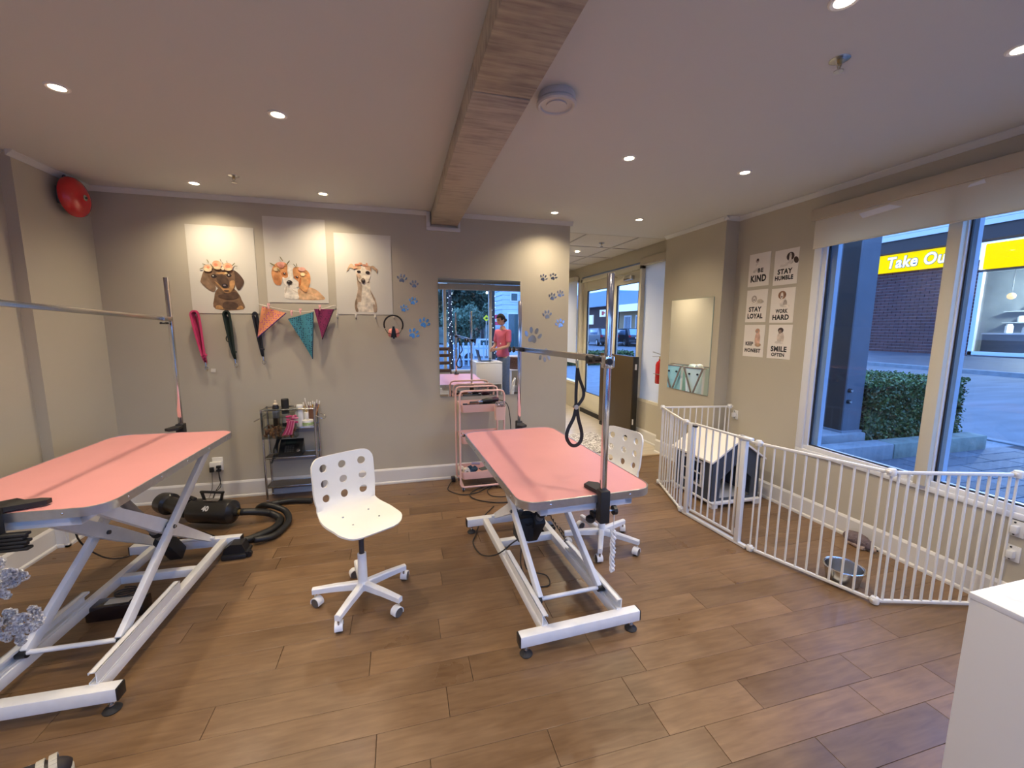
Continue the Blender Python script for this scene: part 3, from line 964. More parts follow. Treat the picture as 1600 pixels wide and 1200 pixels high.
# noose
nx, ny = 2.832, -2.200
lo = T('grooming_loop', 'black grooming loop hanging from the chrome crossbar above the right table', 'grooming loop', (nx, ny, 1.40))
g = G()
g.tube([(nx+0.015*math.cos(a), ny, 1.413+0.019*math.sin(a)) for a in [2*PI*k/12 for k in range(12)]], 0.0025, steel, 6, closed=True)
g.cyl((nx, ny, 1.394), (nx, ny, 1.352), 0.006, brass, 8)
lo.wp('snap_hook', g)
g = G()
S1 = [(nx, ny, 1.355), (nx-0.002, ny, 1.30), (nx-0.004, ny, 1.22), (nx-0.003, ny, 1.17), (nx-0.004, ny, 1.150)]
S2 = [(nx, ny, 1.355), (nx+0.012, ny, 1.30), (nx+0.036, ny, 1.24), (nx+0.038, ny, 1.20), (nx+0.016, ny, 1.165), (nx, ny, 1.150)]
LP = [(nx-0.002, ny, 1.145), (nx-0.014, ny, 1.09), (nx-0.044, ny, 1.03), (nx-0.050, ny, 0.985), (nx-0.026, ny, 0.946), (nx+0.004, ny, 0.940), (nx+0.030, ny, 0.962), (nx+0.034, ny, 1.01), (nx+0.014, ny, 1.08), (nx+0.002, ny, 1.145)]


def ribbon(g, pts, w, th, m, k=5):
    P = spline([Vector(p) for p in pts], k)
    for i in range(len(P)-1):
        g.bar(P[i], P[i]+(P[i+1]-P[i])*1.04, w, th, m, upv=(0.3, 1, 0))


ribbon(g, S1, 0.016, 0.0035, black_mt)
ribbon(g, S2, 0.016, 0.0035, black_mt)
ribbon(g, LP, 0.018, 0.0035, black_mt)
lo.wp('strap', g, smooth=0)
lo.wp('slide_ring', G().cyl((nx-0.003, ny-0.008, 1.148), (nx-0.003, ny+0.008, 1.148), 0.013, steel, 12))
# white rope toy
rt_ = T('rope_tug', 'white braided rope hanging from the knob on the front of the right table', 'rope', (2.872, -2.56, 0.66))
g = G()
for ph in (0, 2.1, 4.2):
    g.tube([(2.872+0.008*math.cos(ph+k*0.9), -2.56+0.008*math.sin(ph+k*0.9), 0.635-k*0.0095) for k in range(22)], [0.006+0.002*math.sin(k*1.7+ph) for k in range(22)], mat('rope_white', (0.78, 0.76, 0.74), 0.9, bump=0.4, bscale=200), 6)
g.tube([(2.872, -2.56, 0.725), (2.872, -2.562, 0.64)], 0.002, MATS['rope_white'], 5)
rt_.wp('braid', g)

# single visible post arm on the left table
a1 = T('grooming_restraint', 'chrome grooming arm clamped to the left pink table, its crossbar leaving the frame', 'grooming frame', (0.48, -1.4, 0.85))
QB, QF = (0.470, -0.985), (0.460, -2.300)
QB = (0.468, -0.870)
a1.wp('post', G().box(QB[0]-.012, QB[1]-.002, 0.76, QB[0]+.012, QB[1]+.022, 1.872, chrome, b=0.002))
clamp(a1, (QB[0], -1.020+0.13, 0.857), 1)
a1.wp('crossbar', G().bar((QB[0]-0.003, QB[1]-0.02, 1.600), (0.475, -2.27, 1.645), 0.014, 0.026, steel, b=0.002))
a1.wp('post', G().box(0.475-.012, -2.312, 0.76, 0.475+.012, -2.288, 1.88, chrome, b=0.002))
g = G().bar((QB[0], -0.855, 1.600), (QB[0], -0.96, 1.602), 0.028, 0.030, steel, b=0.003)
for q in (0.045, 0.09):
    g.lathe([(0, 0), (0.014, 0), (0.016, 0.006), (0.012, 0.014), (0, 0.014)], 10, black_pl, c=(QB[0], QB[1]-q, 1.566))
a1.wp('bar_clamp', g)
c1 = clamp(a1, (0.475, -2.262, 0.857), -1)
g = G()
g.prism([(0.43, -2.29), (0.60, -2.215), (0.60, -2.19), (0.56, -2.18), (0.43, -2.20)], 0.862, 0.880, black_mt)
for k in range(5):
    g.cbox((0.53-0.01*(k % 2), -2.285, 0.78-0.014*k), (0.10, 0.03, 0.012), black_mt, b=0.004)
a1.wp('clamp_jaw', g, parent=c1)

# ================================================================ SWIVEL CHAIRS


def chair_shell():
    # side profile (y forward, z)
    prof = [Vector((0, -0.215, 0.828)), Vector((0, -0.205, 0.76)), Vector((0, -0.196, 0.68)), Vector((0, -0.190, 0.60)), Vector((0, -0.172, 0.545)), Vector((0, -0.125, 0.516)), Vector((0, -0.06, 0.508)), Vector((0, 0.03, 0.508)), Vector((0, 0.11, 0.510)), Vector((0, 0.165, 0.503)), Vector((0, 0.198, 0.488))]
    P = spline(prof, 8)
    S = [0]
    for i in range(1, len(P)):
        S.append(S[-1]+(P[i]-P[i-1]).length)
    TL = S[-1]

    def at(s):
        s = max(0, min(TL, s))
        for i in range(1, len(S)):
            if S[i] >= s:
                f = (s-S[i-1])/(S[i]-S[i-1])
                return P[i-1].lerp(P[i], f), (P[i]-P[i-1]).normalized()
        return P[-1], (P[-1]-P[-2]).normalized()
    HW = 0.180
    hole_rows = [0.066, 0.153, 0.240]
    pitch = 0.068
    hx = [-0.112, 0.0, 0.112]

    def halfw(s):
        w = HW
        r = 0.062
        if s < r:
            w = HW-(r-math.sqrt(max(0, r*r-(r-s)**2)))
        r2 = 0.085
        e = TL-s
        if e < r2:
            w = HW-(r2-math.sqrt(max(0, r2*r2-(r2-e)**2)))
        w -= 0.010*math.exp(-((s-0.30)/0.06)**2)
        w += 0.010*math.exp(-((s-0.46)/0.10)**2)
        return w
    bm = bmesh.new()
    cache = {}

    def vert(x, s):
        k = (round(x, 3), round(s, 4)) if False else (int(round(x*2000)), int(round(s*4000)))
        if k not in cache:
            xx = x*halfw(s)/HW
            p, d = at(s)
            # slight side curve of the moulded shell
            nrm = Vector((0, d.z, -d.y))
            q = p+nrm*(-0.030*(abs(xx)/HW)**2 if s < 0.30 else -0.006*(abs(xx)/HW)**2)*(1 if s < 0.3 else 1)
            cache[k] = bm.verts.new((xx, q.y, q.z))
        return cache[k]
    cw = 0.056
    xcols = [-HW, -0.174]+[round(-0.168+0.028*k, 3) for k in range(13)]+[0.174, HW]
    ytop = [0.0, 0.004, 0.010, 0.016, 0.0225]
    rows_h = [round(0.0225+0.02175*k, 5) for k in range(13)]
    rest = [0.2835+(TL-0.2835)*k/16 for k in range(1, 14)]+[TL-0.05, TL-0.03, TL-0.016, TL-0.006, TL]
    rest = sorted(set(round(v, 5) for v in rest))
    rows = ytop[:-1]+rows_h+rest

    def incell(x0, x1, s0, s1):
        xm, sm_ = (x0+x1)/2, (s0+s1)/2
        return any(abs(xm-h) < cw for h in hx) and 0.0225 < sm_ < 0.2835
    for i in range(len(rows)-1):
        for j in range(len(xcols)-1):
            if incell(xcols[j], xcols[j+1], rows[i], rows[i+1]):
                continue
            vs = [vert(xcols[j], rows[i]), vert(xcols[j+1], rows[i]), vert(xcols[j+1], rows[i+1]), vert(xcols[j], rows[i+1])]
            try:
                bm.faces.new(vs)
            except ValueError:
                pass
    for s0 in hole_rows:
        for x0 in hx:
            ring = []
            ds = [-0.0435, -0.02175, 0, 0.02175, 0.0435]
            dx = [-0.056, -0.028, 0, 0.028, 0.056]
            for k in range(4):
                ring.append((dx[k], -0.0435))
            for k in range(4):
                ring.append((0.056, ds[k]))
            for k in range(4):
                ring.append((dx[4-k], 0.0435))
            for k in range(4):
                ring.append((-0.056, ds[4-k]))
            rr = 0.0225
            n = len(ring)
            outer = [vert(x0+a, s0+b) for a, b in ring]
            inner = []
            for a, b in ring:
                an = math.atan2(b/0.0435, a/0.056)
                inner.append(vert(x0+rr*math.cos(an), s0+rr*math.sin(an)))
            for k in range(n):
                q = (k+1) % n
                try:
                    bm.faces.new((outer[k], outer[q], inner[q], inner[k]))
                except ValueError:
                    pass
    bmesh.ops.recalc_face_normals(bm, faces=bm.faces)
    bmesh.ops.solidify(bm, geom=list(bm.faces), thickness=0.011)
    me = bpy.data.meshes.new('seat_shell')
    bm.to_mesh(me)
    bm.free()
    me.materials.append(chair_white)
    me.polygons.foreach_set('use_smooth', [True]*len(me.polygons))
    me.set_sharp_from_angle(angle=R(50))
    return me


shell_me = chair_shell()


def swivel_chair(label, loc, rz, arm0=0.0):
    t = T('swivel_chair', label, 'chair', loc, rz, group='white swivel chairs')
    sh = link('seat_shell', shell_me, t.o)
    for (x, y) in ((-0.075, -0.05), (0.075, -0.05), (-0.075, 0.075), (0.075, 0.075)):
        t.p('seat_screw', G().lathe([(0, 0.0032), (0.005, 0.003), (0.006, 0.0)], 10, steel, c=(x, y, 0.5095)), parent=sh)
    t.p('seat_plate', G().box(-0.09, -0.07, 0.480, 0.09, 0.10, 0.499, black_pl, b=0.006))
    t.p('height_lever', G().tube([(0.02, 0, 0.478), (-0.12, 0.03, 0.475), (-0.19, 0.05, 0.470)], 0.006, chair_white, 8))
    t.p('gas_spring', G().cyl((0, 0, 0.26), (0, 0, 0.485), 0.0145, mat('dark_tube', (0.05, 0.045, 0.045), 0.3), 16).cyl((0, 0, 0.40), (0, 0, 0.485), 0.019, MATS['dark_tube'], 16))
    t.p('column', G().lathe([(0.0, 0.075), (0.034, 0.075), (0.036, 0.115), (0.026, 0.125), (0.024, 0.290), (0.016, 0.292)], 22, white_metal))
    for k in range(5):
        a = R(arm0+72*k)-rz
        d = Vector((math.cos(a), math.sin(a), 0))
        sd = Vector((-d.y, d.x, 0))
        g = G()
        i0, i1 = 0.02, 0.272
        vs = []
        for (r, w, z0, z1) in ((i0, 0.019, 0.078, 0.122), (0.15, 0.018, 0.080, 0.116), (i1, 0.015, 0.074, 0.106)):
            for (q, z) in ((-w, z0), (w, z0), (w, z1-0.006), (w-0.007, z1), (-w+0.007, z1), (-w, z1-0.006)):
                p = d*r+sd*q
                vs.append((p.x, p.y, z))
        fs = [(i*6+j, i*6+(j+1) % 6, (i+1)*6+(j+1) % 6, (i+1)*6+j) for i in range(2) for j in range(6)]
        fs += [tuple(range(6))[::-1], tuple(range(12, 18))]
        g.add(vs, fs, white_metal)
        t.p('base_arm', g, smooth=25)
        c = d*0.262
        ca = a+R(40+k*55)
        e = Vector((math.cos(ca), math.sin(ca), 0))
        n_ = Vector((-e.y, e.x, 0))
        c2 = c+e*0.016
        g = G()
        # hood
        arc = [(0.030*math.cos(R(q)), 0.026+0.030*math.sin(R(q))) for q in range(-20, 201, 20)]
        arc2 = [(0.026*math.cos(R(q)), 0.026+0.026*math.sin(R(q))) for q in range(200, -21, -20)]
        Mx = Matrix(((e.x, n_.x, 0, c2.x), (e.y, n_.y, 0, c2.y), (0, 0, 1, 0), (0, 0, 0, 1))) @ Matrix(((1, 0, 0, 0), (0, 0, 1, 0), (0, 1, 0, 0), (0, 0, 0, 1)))
        vs = [(p[0], p[1], z) for z in (-0.020, 0.020) for p in arc+arc2]
        n = len(arc)
        N = 2*n
        fs = [(i, i+1, N-2-i, N-1-i) for i in range(n-1)]+[(N+i, N+N-1-i, N+N-2-i, N+i+1) for i in range(n-1)]
        fs += [(i, (i+1) % N, N+(i+1) % N, N+i) for i in range(N)]
        g.add(vs, fs, white_metal, Mx)
        g.cyl((c.x, c.y, 0.045), (c.x, c.y, 0.082), 0.006, steel, 8)
        cs = t.p('castor', g, smooth=40)
        w = G()
        for q in (-0.011, 0.011):
            w.cyl(c2+n_*(q-0.007)+Vector((0, 0, 0.0245)), c2+n_*(q+0.007)+Vector((0, 0, 0.0245)), 0.0245, mat('castor_wheel', (0.10, 0.09, 0.08), 0.5), 18)
        t.p('castor_wheel', w, parent=cs)
    return t


swivel_chair('white swivel chair with nine round holes, standing between the two pink tables', (1.707, -1.836, 0), R(210.7), 31)
swivel_chair('white swivel chair with nine round holes, half hidden behind the right pink table', (3.323, -1.600, 0), R(108), 25)

# ================================================================ STEEL TROLLEY
tx0, tx1, ty0, ty1 = 0.772, 1.196, -0.205, -0.035
tr = T('kitchen_trolley', 'narrow brushed steel three tier trolley against the back wall', 'trolley', (0.98, -0.12, 0))
for x in (tx0, tx1):
    for y in (ty0, ty1):
        q = tr.wp('post', G().cyl((x, y, 0.022), (x, y, 0.838), 0.0095, steel, 12))
        tr.wp('ball_foot', G().ball((x, y, 0.012), 0.0125, chrome, 10), parent=q)
shelf_m = mat('dark_shelf', (0.10, 0.085, 0.075), 0.35, 0.3)
for (z, k) in ((0.665, 0), (0.400, 1), (0.135, 2)):
    g = G().box(tx0+.006, ty0+.004, z-0.004, tx1-.006, ty1-.004, z, shelf_m)
    g.box(tx0, ty0-.004, z-0.008, tx1, ty0+.004, z+0.004, steel, b=0.002).box(tx0, ty1-.004, z-0.008, tx1, ty1+.004, z+0.004, steel, b=0.002)
    g.box(tx0-.004, ty0, z-0.008, tx0+.004, ty1, z+0.004, steel).box(tx1-.004, ty0, z-0.008, tx1+.004, ty1, z+0.004, steel)
    g.box(tx0+.008, ty1-.003, z-0.08, tx1-.008, ty1, z-0.006, mat('grey_back', (0.30, 0.29, 0.30), 0.4, 0.4))
    tr.wp('shelf', g, smooth=30)
tr.wp('top_rail', G().tube([(tx0, ty0, 0.832), (tx1, ty0, 0.832), (tx1, ty1, 0.832), (tx0, ty1, 0.832)], 0.0075, steel, 8, closed=True))
for s, x in ((-1, tx0), (1, tx1)):
    tr.wp('side_handle', G().tube([(x, ty0+.01, 0.770), (x+s*0.06, ty0+0.012, 0.735), (x+s*0.075, (ty0+ty1)/2, 0.728), (x+s*0.06, ty1-0.012, 0.735), (x, ty1-.01, 0.770)], 0.0038, steel, 6, smooth=4))
# clear bin hooked on the front
bn = T('clear_bin', 'clear plastic bin of brown dog treats hooked on the front of the steel trolley', 'bin', (0.92, -0.26, 0.60))
g = G()
bx0, bx1, by0_, by1_ = 0.797, 1.065, -0.315, -0.218
g.box(bx0, by0_, 0.600, bx1, by1_, 0.603, clear_pl).box(bx0, by0_, 0.603, bx1, by0_+.002, 0.83, clear_pl).box(bx0, by0_, 0.603, bx0+.002, by1_, 0.83, clear_pl).box(bx1-.002, by0_, 0.603, bx1, by1_, 0.83, clear_pl)
g.box(bx0+.13, by0_, 0.603, bx0+.132, by1_, 0.83, clear_pl)
bn.wp('bin_shell', g, smooth=0)
bn.wp('hook_rim', G().box(bx0, by1_-.002, 0.76, bx1, by1_+.002, 0.842, clear_pl).box(bx0, by1_, 0.841, bx1, by1_+.03, 0.844, clear_pl), smooth=0)
rnd = random.Random(3)
tm = [mat('treat_a', (0.20, 0.09, 0.045), 0.8), mat('treat_b', (0.34, 0.18, 0.08), 0.8), mat('treat_c', (0.12, 0.05, 0.03), 0.8)]
g = G()
for k in range(90):
    zz = 0.612+0.012*(k//12)
    c = (bx0+0.014+rnd.random()*0.24, by0_+0.016+rnd.random()*0.066, zz+rnd.random()*0.006)
    if zz > 0.66 and c[0] > 0.93:
        continue
    g.cbox(c, (0.030, 0.018, 0.012), tm[k % 3], b=0.004, rot=(rnd.random()*2, rnd.random()*2, rnd.random()*3))
one('dog_treats', g, 'heap of brown dog treats inside the clear bin', 'treats', loc=(0.92, -0.26, 0.603))['kind'] = 'stuff'


def bottle(name, label, x, y, z, prof, m, cap=None, capm=None, band=None, bandm=None, cat='bottle'):
    t = T(name, label, cat, (x, y, z))
    t.p('bottle_body', G().lathe(prof, 24, m))
    if cap:
        t.p('cap', G().lathe(cap, 20, capm))
    if band:
        t.p('label_band', G().lathe(band, 24, bandm))
    return t


white_pl = mat('white_plastic', (0.80, 0.78, 0.74), 0.35)
bottle('spray_can', 'black spray can with pale nozzle, left end of the steel trolley', 0.865, -0.115, 0.667, [(0, 0), (0.026, 0), (0.027, 0.004), (0.027, 0.178), (0.020, 0.196), (0, 0.196)], black_pl,
       [(0, 0.196), (0.017, 0.196), (0.018, 0.208), (0.009, 0.212), (0.008, 0.234), (0, 0.236)], mat('cream_plastic', (0.75, 0.62, 0.45), 0.4),
       [(0.0274, 0.08), (0.0276, 0.082), (0.0276, 0.150), (0.0274, 0.152)], mat('blue_grey_label', (0.22, 0.24, 0.34), 0.5), 'spray can')
t = bottle('aerosol_can', 'tall black aerosol can with black cap, second on the steel trolley', 0.940, -0.105, 0.667, [(0, 0), (0.030, 0), (0.031, 0.004), (0.031, 0.168), (0.026, 0.176), (0, 0.176)], black_pl,
           [(0, 0.175), (0.031, 0.175), (0.031, 0.240), (0.026, 0.246), (0, 0.247)], black_mt, [(0.0312, 0.03), (0.0316, 0.032), (0.0316, 0.110), (0.0312, 0.112)], mat('grey_label', (0.45, 0.42, 0.40), 0.5), 'aerosol can')
bottle('pump_bottle', 'white capped bottle leaning over the pink bows on the steel trolley', 1.070, -0.165, 0.667, [(0, 0), (0.026, 0), (0.028, 0.006), (0.028, 0.12), (0.022, 0.145), (0, 0.148)], white_pl,
       [(0, 0.146), (0.024, 0.146), (0.026, 0.152), (0.027, 0.190), (0.024, 0.197), (0, 0.198)], white_pl)
# bunch of pink hair bows
pb = T('hair_bows', 'bunch of pink and magenta hair bows hanging over the front of the trolley', 'hair bows', (1.05, -0.335, 0.74))
g = G()
bow_a, bow_b = mat('bow_magenta', (0.42, 0.04, 0.12), 0.7), mat('bow_pink', (0.62, 0.20, 0.28), 0.7)
rnd = random.Random(5)
for k in range(15):
    c = (1.045+rnd.uniform(-0.035, 0.035), -0.332, 0.765+rnd.uniform(-0.03, 0.035))
    g.ball(c, 0.014, bow_a if k % 2 else bow_b, 8, sc=(1.2, 0.5, 0.8))
for k in range(9):
    x0 = 1.06-k*0.006
    g.tube([(x0, -0.333, 0.755), (x0-0.012, -0.336, 0.70), (x0-0.028-0.003*k, -0.333, 0.635-0.002*(k % 3))], [0.007, 0.006, 0.003], bow_a if k % 3 else bow_b, 6)
pb.wp('ribbon_bunch', g)
# tin with brushes, tape roll
tn = T('tool_cup', 'short brown cup on the steel trolley holding a bundle of toothbrushes', 'cup', (1.152, -0.075, 0.667))
tn.p('cup', G().lathe([(0, 0), (0.030, 0), (0.031, 0.14), (0.029, 0.14), (0.028, 0.004), (0, 0.004)], 22, mat('brown_cup', (0.16, 0.07, 0.035), 0.4)))
brush_c = [mat('brush_yellow', (0.70, 0.42, 0.06), 0.4), mat('brush_white', (0.78, 0.74, 0.68), 0.4), mat('brush_purple', (0.22, 0.07, 0.16), 0.4), mat('brush_orange', (0.62, 0.28, 0.10), 0.4)]
rnd = random.Random(9)
for k in range(8):
    an = -1+2*k/7
    x0, y0 = 1.152+an*0.012, -0.075+rnd.uniform(-0.012, 0.012)
    x1, y1, z1 = 1.152+an*0.062, -0.080+rnd.uniform(-0.02, 0.02), 0.667+0.215+(0.03 if k == 1 else rnd.uniform(-0.015, 0.01))
    b_ = T('toothbrush', ('toothbrush at the far left of the brown cup', 'tallest toothbrush in the brown cup, second from the left', 'purple toothbrush third from the left in the brown cup', 'orange toothbrush just left of the middle of the cup', 'yellow toothbrush just right of the middle of the cup', 'white toothbrush third from the right in the cup', 'purple toothbrush second from the right in the cup', 'orange toothbrush at the far right of the brown cup')[k], 'toothbrush', (x0, y0, 0.675), group='toothbrushes in the cup')
    b_.wp('handle', G().tube([(x0, y0, 0.675), (x1, y1, z1-0.03)], [0.003, 0.004], brush_c[k % 4], 6))
    b_.wp('bristle_head', G().bar((x1, y1, z1-0.032), (x1+an*0.006, y1, z1), 0.009, 0.010, brush_c[1], b=0.002))
bottle('tape_roll', 'white roll with green leaf print lying on the steel trolley', 1.128, -0.160, 0.667, [(0.012, 0), (0.046, 0), (0.047, 0.003), (0.047, 0.052), (0.045, 0.055), (0.012, 0.055), (0.012, 0)], white_pl,
       None, None, [(0.0474, 0.012), (0.0476, 0.014), (0.0476, 0.036), (0.0474, 0.038)], mat('green_print', (0.45, 0.60, 0.25), 0.6, noise=0.5, nscale=60), 'tape roll')
bottle('white_jar', 'small white jar behind the printed roll on the steel trolley', 1.105, -0.075, 0.667, [(0, 0), (0.024, 0), (0.025, 0.10), (0.020, 0.11), (0, 0.112)], white_pl, cat='jar')
# telephone
ph = T('desk_telephone', 'black desk telephone on the middle shelf of the steel trolley', 'telephone', (0.95, -0.12, 0.400))
body = G().add([(0.880, -0.195, 0.404), (1.070, -0.195, 0.404), (1.070, -0.060, 0.404), (0.880, -0.060, 0.404), (0.880, -0.195, 0.425), (1.070, -0.195, 0.425), (1.070, -0.075, 0.535), (0.880, -0.075, 0.535)],
               [(3, 2, 1, 0), (0, 1, 5, 4), (4, 5, 6, 7), (1, 2, 6, 5), (2, 3, 7, 6), (3, 0, 4, 7)], black_pl)
bd = ph.wp('telephone_body', body, smooth=0)
slope = math.atan2(0.11, 0.12)
Ms = Matrix.Translation((0.975, -0.135, 0.4800)) @ Matrix.Rotation(slope, 4, 'X')
g = G()
for i in range(4):
    for j in range(4):
        g.box(-0.05+j*0.020, -0.060+i*0.018, 0.001, -0.037+j*0.020, -0.049+i*0.018, 0.005, dark_grey, Ms)
ph.wp('keypad', g, parent=bd, smooth=0)
ph.wp('display', G().box(-0.05, 0.022, 0.001, 0.04, 0.062, 0.004, mat('lcd_dark', (0.03, 0.04, 0.035), 0.15), Ms), parent=bd, smooth=0)
ph.wp('dial_wheel', G().lathe([(0, 0.006), (0.012, 0.006), (0.016, 0.001)], 20, steel, Ms @ Matrix.Translation((0.062, -0.045, 0))), parent=bd)
hs = G().tube([(0.862, -0.200, 0.445), (0.860, -0.190, 0.470), (0.862, -0.140, 0.515), (0.864, -0.080, 0.550), (0.866, -0.065, 0.545)], [0.022, 0.020, 0.013, 0.020, 0.022], black_pl, 12, smooth=4)
ph.wp('handset', hs)
ph.wp('coiled_cord', G().tube([(0.862-0.030*math.sin(k/60*PI)+0.008*math.cos(k*1.2), -0.225+0.008*math.sin(k*1.2), 0.440-0.075*math.sin(k/60*PI)) for k in range(61)], 0.0028, black_pl, 5))

# ================================================================ PINK TROLLEY
px0, px1, py0, py1 = 2.470, 2.895, -0.385, -0.095
pt = T('pink_trolley', 'pink metal three tier trolley with two hoop handles under the wall mirror', 'trolley', (2.68, -0.24, 0))
for y in (py0, py1):
    pts = [(px0, y, 0.075), (px0, y, 0.93), (px0+0.012, y, 0.958), (px0+0.04, y, 0.968), (px1-0.04, y, 0.968), (px1-0.012, y, 0.958), (px1, y, 0.93), (px1, y, 0.075), (px1-0.012, y, 0.050), (px1-0.04, y, 0.040), (px0+0.04, y, 0.040), (px0+0.012, y, 0.050)]
    pt.wp('hoop_frame', G().tube(pts, 0.0095, pink_metal, 10, closed=True))
for x in (px0+0.03, px1-0.03):
    pt.wp('bottom_bar', G().cyl((x, py0, 0.040), (x, py1, 0.040), 0.008, pink_metal, 10))
for z in (0.760, 0.455, 0.105):
    g = G()
    o1 = rrect(px1-px0-0.022, py1-py0-0.022, 0.03, 5, (px0+px1)/2, (py0+py1)/2)
    o2 = rrect(px1-px0-0.050, py1-py0-0.050, 0.03, 5, (px0+px1)/2, (py0+py1)/2)
    o3 = rrect(px1-px0-0.028, py1-py0-0.028, 0.03, 5, (px0+px1)/2, (py0+py1)/2)
    n = len(o1)
    vs = [(p[0], p[1], q) for (o, q) in ((o2, z), (o1, z+0.068), (o1, z+0.076), (o3, z+0.076), (o3, z+0.070), (o2, z+0.004)) for p in o]
    fs = [(k*n+i, k*n+(i+1) % n, (k+1)*n+(i+1) % n, (k+1)*n+i) for k in range(5) for i in range(n)]
    fs += [tuple(range(n))[::-1], tuple(5*n+i for i in range(n))]
    g.add(vs, fs, pink_metal)
    pt.wp('tray', g, smooth=35)
for (x, y) in ((px0+0.02, py0), (px0+0.02, py1), (px1-0.02, py0), (px1-0.02, py1)):
    g = G().cyl((x, y, 0.0155), (x+0.012, y, 0.0155), 0.0155, black_rb, 16)
    g.bar((x-0.003, y, 0.016), (x-0.003, y+0.006, 0.036), 0.003, 0.014, steel).bar((x+0.015, y, 0.016), (x+0.015, y+0.006, 0.036), 0.003, 0.014, steel)
    pt.wp('castor', g)
pc = T('hanging_cup', 'pale pink cup hooked on the right front of the pink trolley', 'cup', (2.82, -0.43, 0.70))
g = G()
cx_, cy_ = 2.842, -0.432
o1, o2 = rrect(0.105, 0.070, 0.016, 5, cx_, cy_), rrect(0.092, 0.058, 0.014, 5, cx_, cy_)
n = len(o1)
vs = [(p[0], p[1], q) for (o, q) in ((o2, 0.695), (o1, 0.822), ([((a[0]-cx_)*0.96+cx_, (a[1]-cy_)*0.96+cy_) for a in o1], 0.822), ([((a[0]-cx_)*0.95+cx_, (a[1]-cy_)*0.95+cy_) for a in o2], 0.700)) for p in o]
g.add(vs, [(k*n+i, k*n+(i+1) % n, (k+1)*n+(i+1) % n, (k+1)*n+i) for k in range(3) for i in range(n)]+[tuple(range(n))[::-1], tuple(3*n+i for i in range(n))], mat('pale_pink', (0.78, 0.50, 0.42), 0.4))
pc.wp('cup_body', g)
for k in range(4):
    x, y = 2.820+k*0.017, -0.440+0.010*(k % 2)
    s_ = T('scissors', ('leftmost scissors standing in the pink hanging cup', 'second scissors from the left in the pink hanging cup', 'third scissors from the left in the pink hanging cup', 'rightmost scissors standing in the pink hanging cup')[k], 'scissors', (x, y, 0.71), group='scissors in the pink cup')
    g = G().bar((x, y, 0.71), (x+0.004, y, 0.83), 0.006, 0.003, steel).bar((x+0.003, y, 0.71), (x-0.004, y, 0.83), 0.006, 0.003, steel)
    s_.wp('blades', g)
    g = G()
    for q in (-1, 1):
        cxx = x+q*0.013
        g.tube([(cxx+0.011*math.cos(a), y+0.004*q, 0.850+0.015*math.sin(a)) for a in [2*PI*i/12 for i in range(12)]], 0.0028, chrome, 6, closed=True)
        g.bar((x+q*0.003, y, 0.828), (cxx, y, 0.838), 0.005, 0.004, chrome)
    s_.wp('finger_rings', g)
# things in the pink trays
cl_ = T('hair_clipper', 'black hair clipper lying in the top tray of the pink trolley', 'clipper', (2.74, -0.28, 0.764))
cl_.wp('clipper_body', G().tube([(2.70, -0.30, 0.85), (2.76, -0.29, 0.857), (2.80, -0.28, 0.852)], [0.022, 0.026, 0.02], black_pl, 12, smooth=4))
cl_.wp('blade_head', G().bar((2.655, -0.305, 0.848), (2.70, -0.30, 0.85), 0.04, 0.020, steel, b=0.004))
cl_.wp('power_cord', G().tube([(2.80, -0.28, 0.852), (2.86, -0.33, 0.865), (2.905, -0.41, 0.85), (2.93, -0.44, 0.78), (2.945, -0.45, 0.60), (2.94, -0.44, 0.40), (2.92, -0.30, 0.10), (2.88, -0.20, 0.02)], 0.004, black_rb, 6, smooth=5))
c2_ = T('hair_clipper', 'dark plum hair clipper beside the black one in the pink trolley', 'clipper', (2.84, -0.22, 0.764))
c2_.wp('clipper_body', G().tube([(2.79, -0.23, 0.845), (2.84, -0.22, 0.853), (2.875, -0.215, 0.848)], [0.020, 0.026, 0.02], mat('plum_plastic', (0.05, 0.012, 0.03), 0.3), 12, smooth=4))
c2_.wp('blade_head', G().bar((2.755, -0.235, 0.84), (2.79, -0.23, 0.845), 0.036, 0.018, steel, b=0.004))
c3_ = T('clipper_case', 'flat black tool case filling the top tray under the clippers', 'case', (2.70, -0.24, 0.764))
c3_.wp('case_shell', G().box(2.60, -0.34, 0.765, 2.86, -0.14, 0.828, black_mt, b=0.01))
c4_ = T('brush', 'long dark brush lying at the front left of the top pink tray', 'brush', (2.58, -0.33, 0.764))
c4_.wp('brush_handle', G().tube([(2.53, -0.345, 0.832), (2.60, -0.345, 0.838), (2.66, -0.342, 0.84)], [0.007, 0.009, 0.007], mat('dark_wood_handle', (0.10, 0.035, 0.02), 0.4), 8))
c4_.wp('brush_head', G().box(2.505, -0.360, 0.822, 2.55, -0.330, 0.845, black_pl, b=0.004))
# middle tray
m_ = T('nail_clippers', 'nail clippers with black grips in the middle pink tray', 'clippers', (2.53, -0.3, 0.46))
m_.wp('jaws', G().tube([(2.50+0.016*math.cos(a), -0.33, 0.545+0.014*math.sin(a)) for a in [2*PI*i/12 for i in range(12)]], 0.004, steel, 6, closed=True))
m_.wp('grips', G().tube([(2.515, -0.33, 0.54), (2.58, -0.30, 0.50)], [0.007, 0.009], black_pl, 8).tube([(2.50, -0.33, 0.53), (2.56, -0.27, 0.49)], [0.006, 0.008], black_pl, 8))
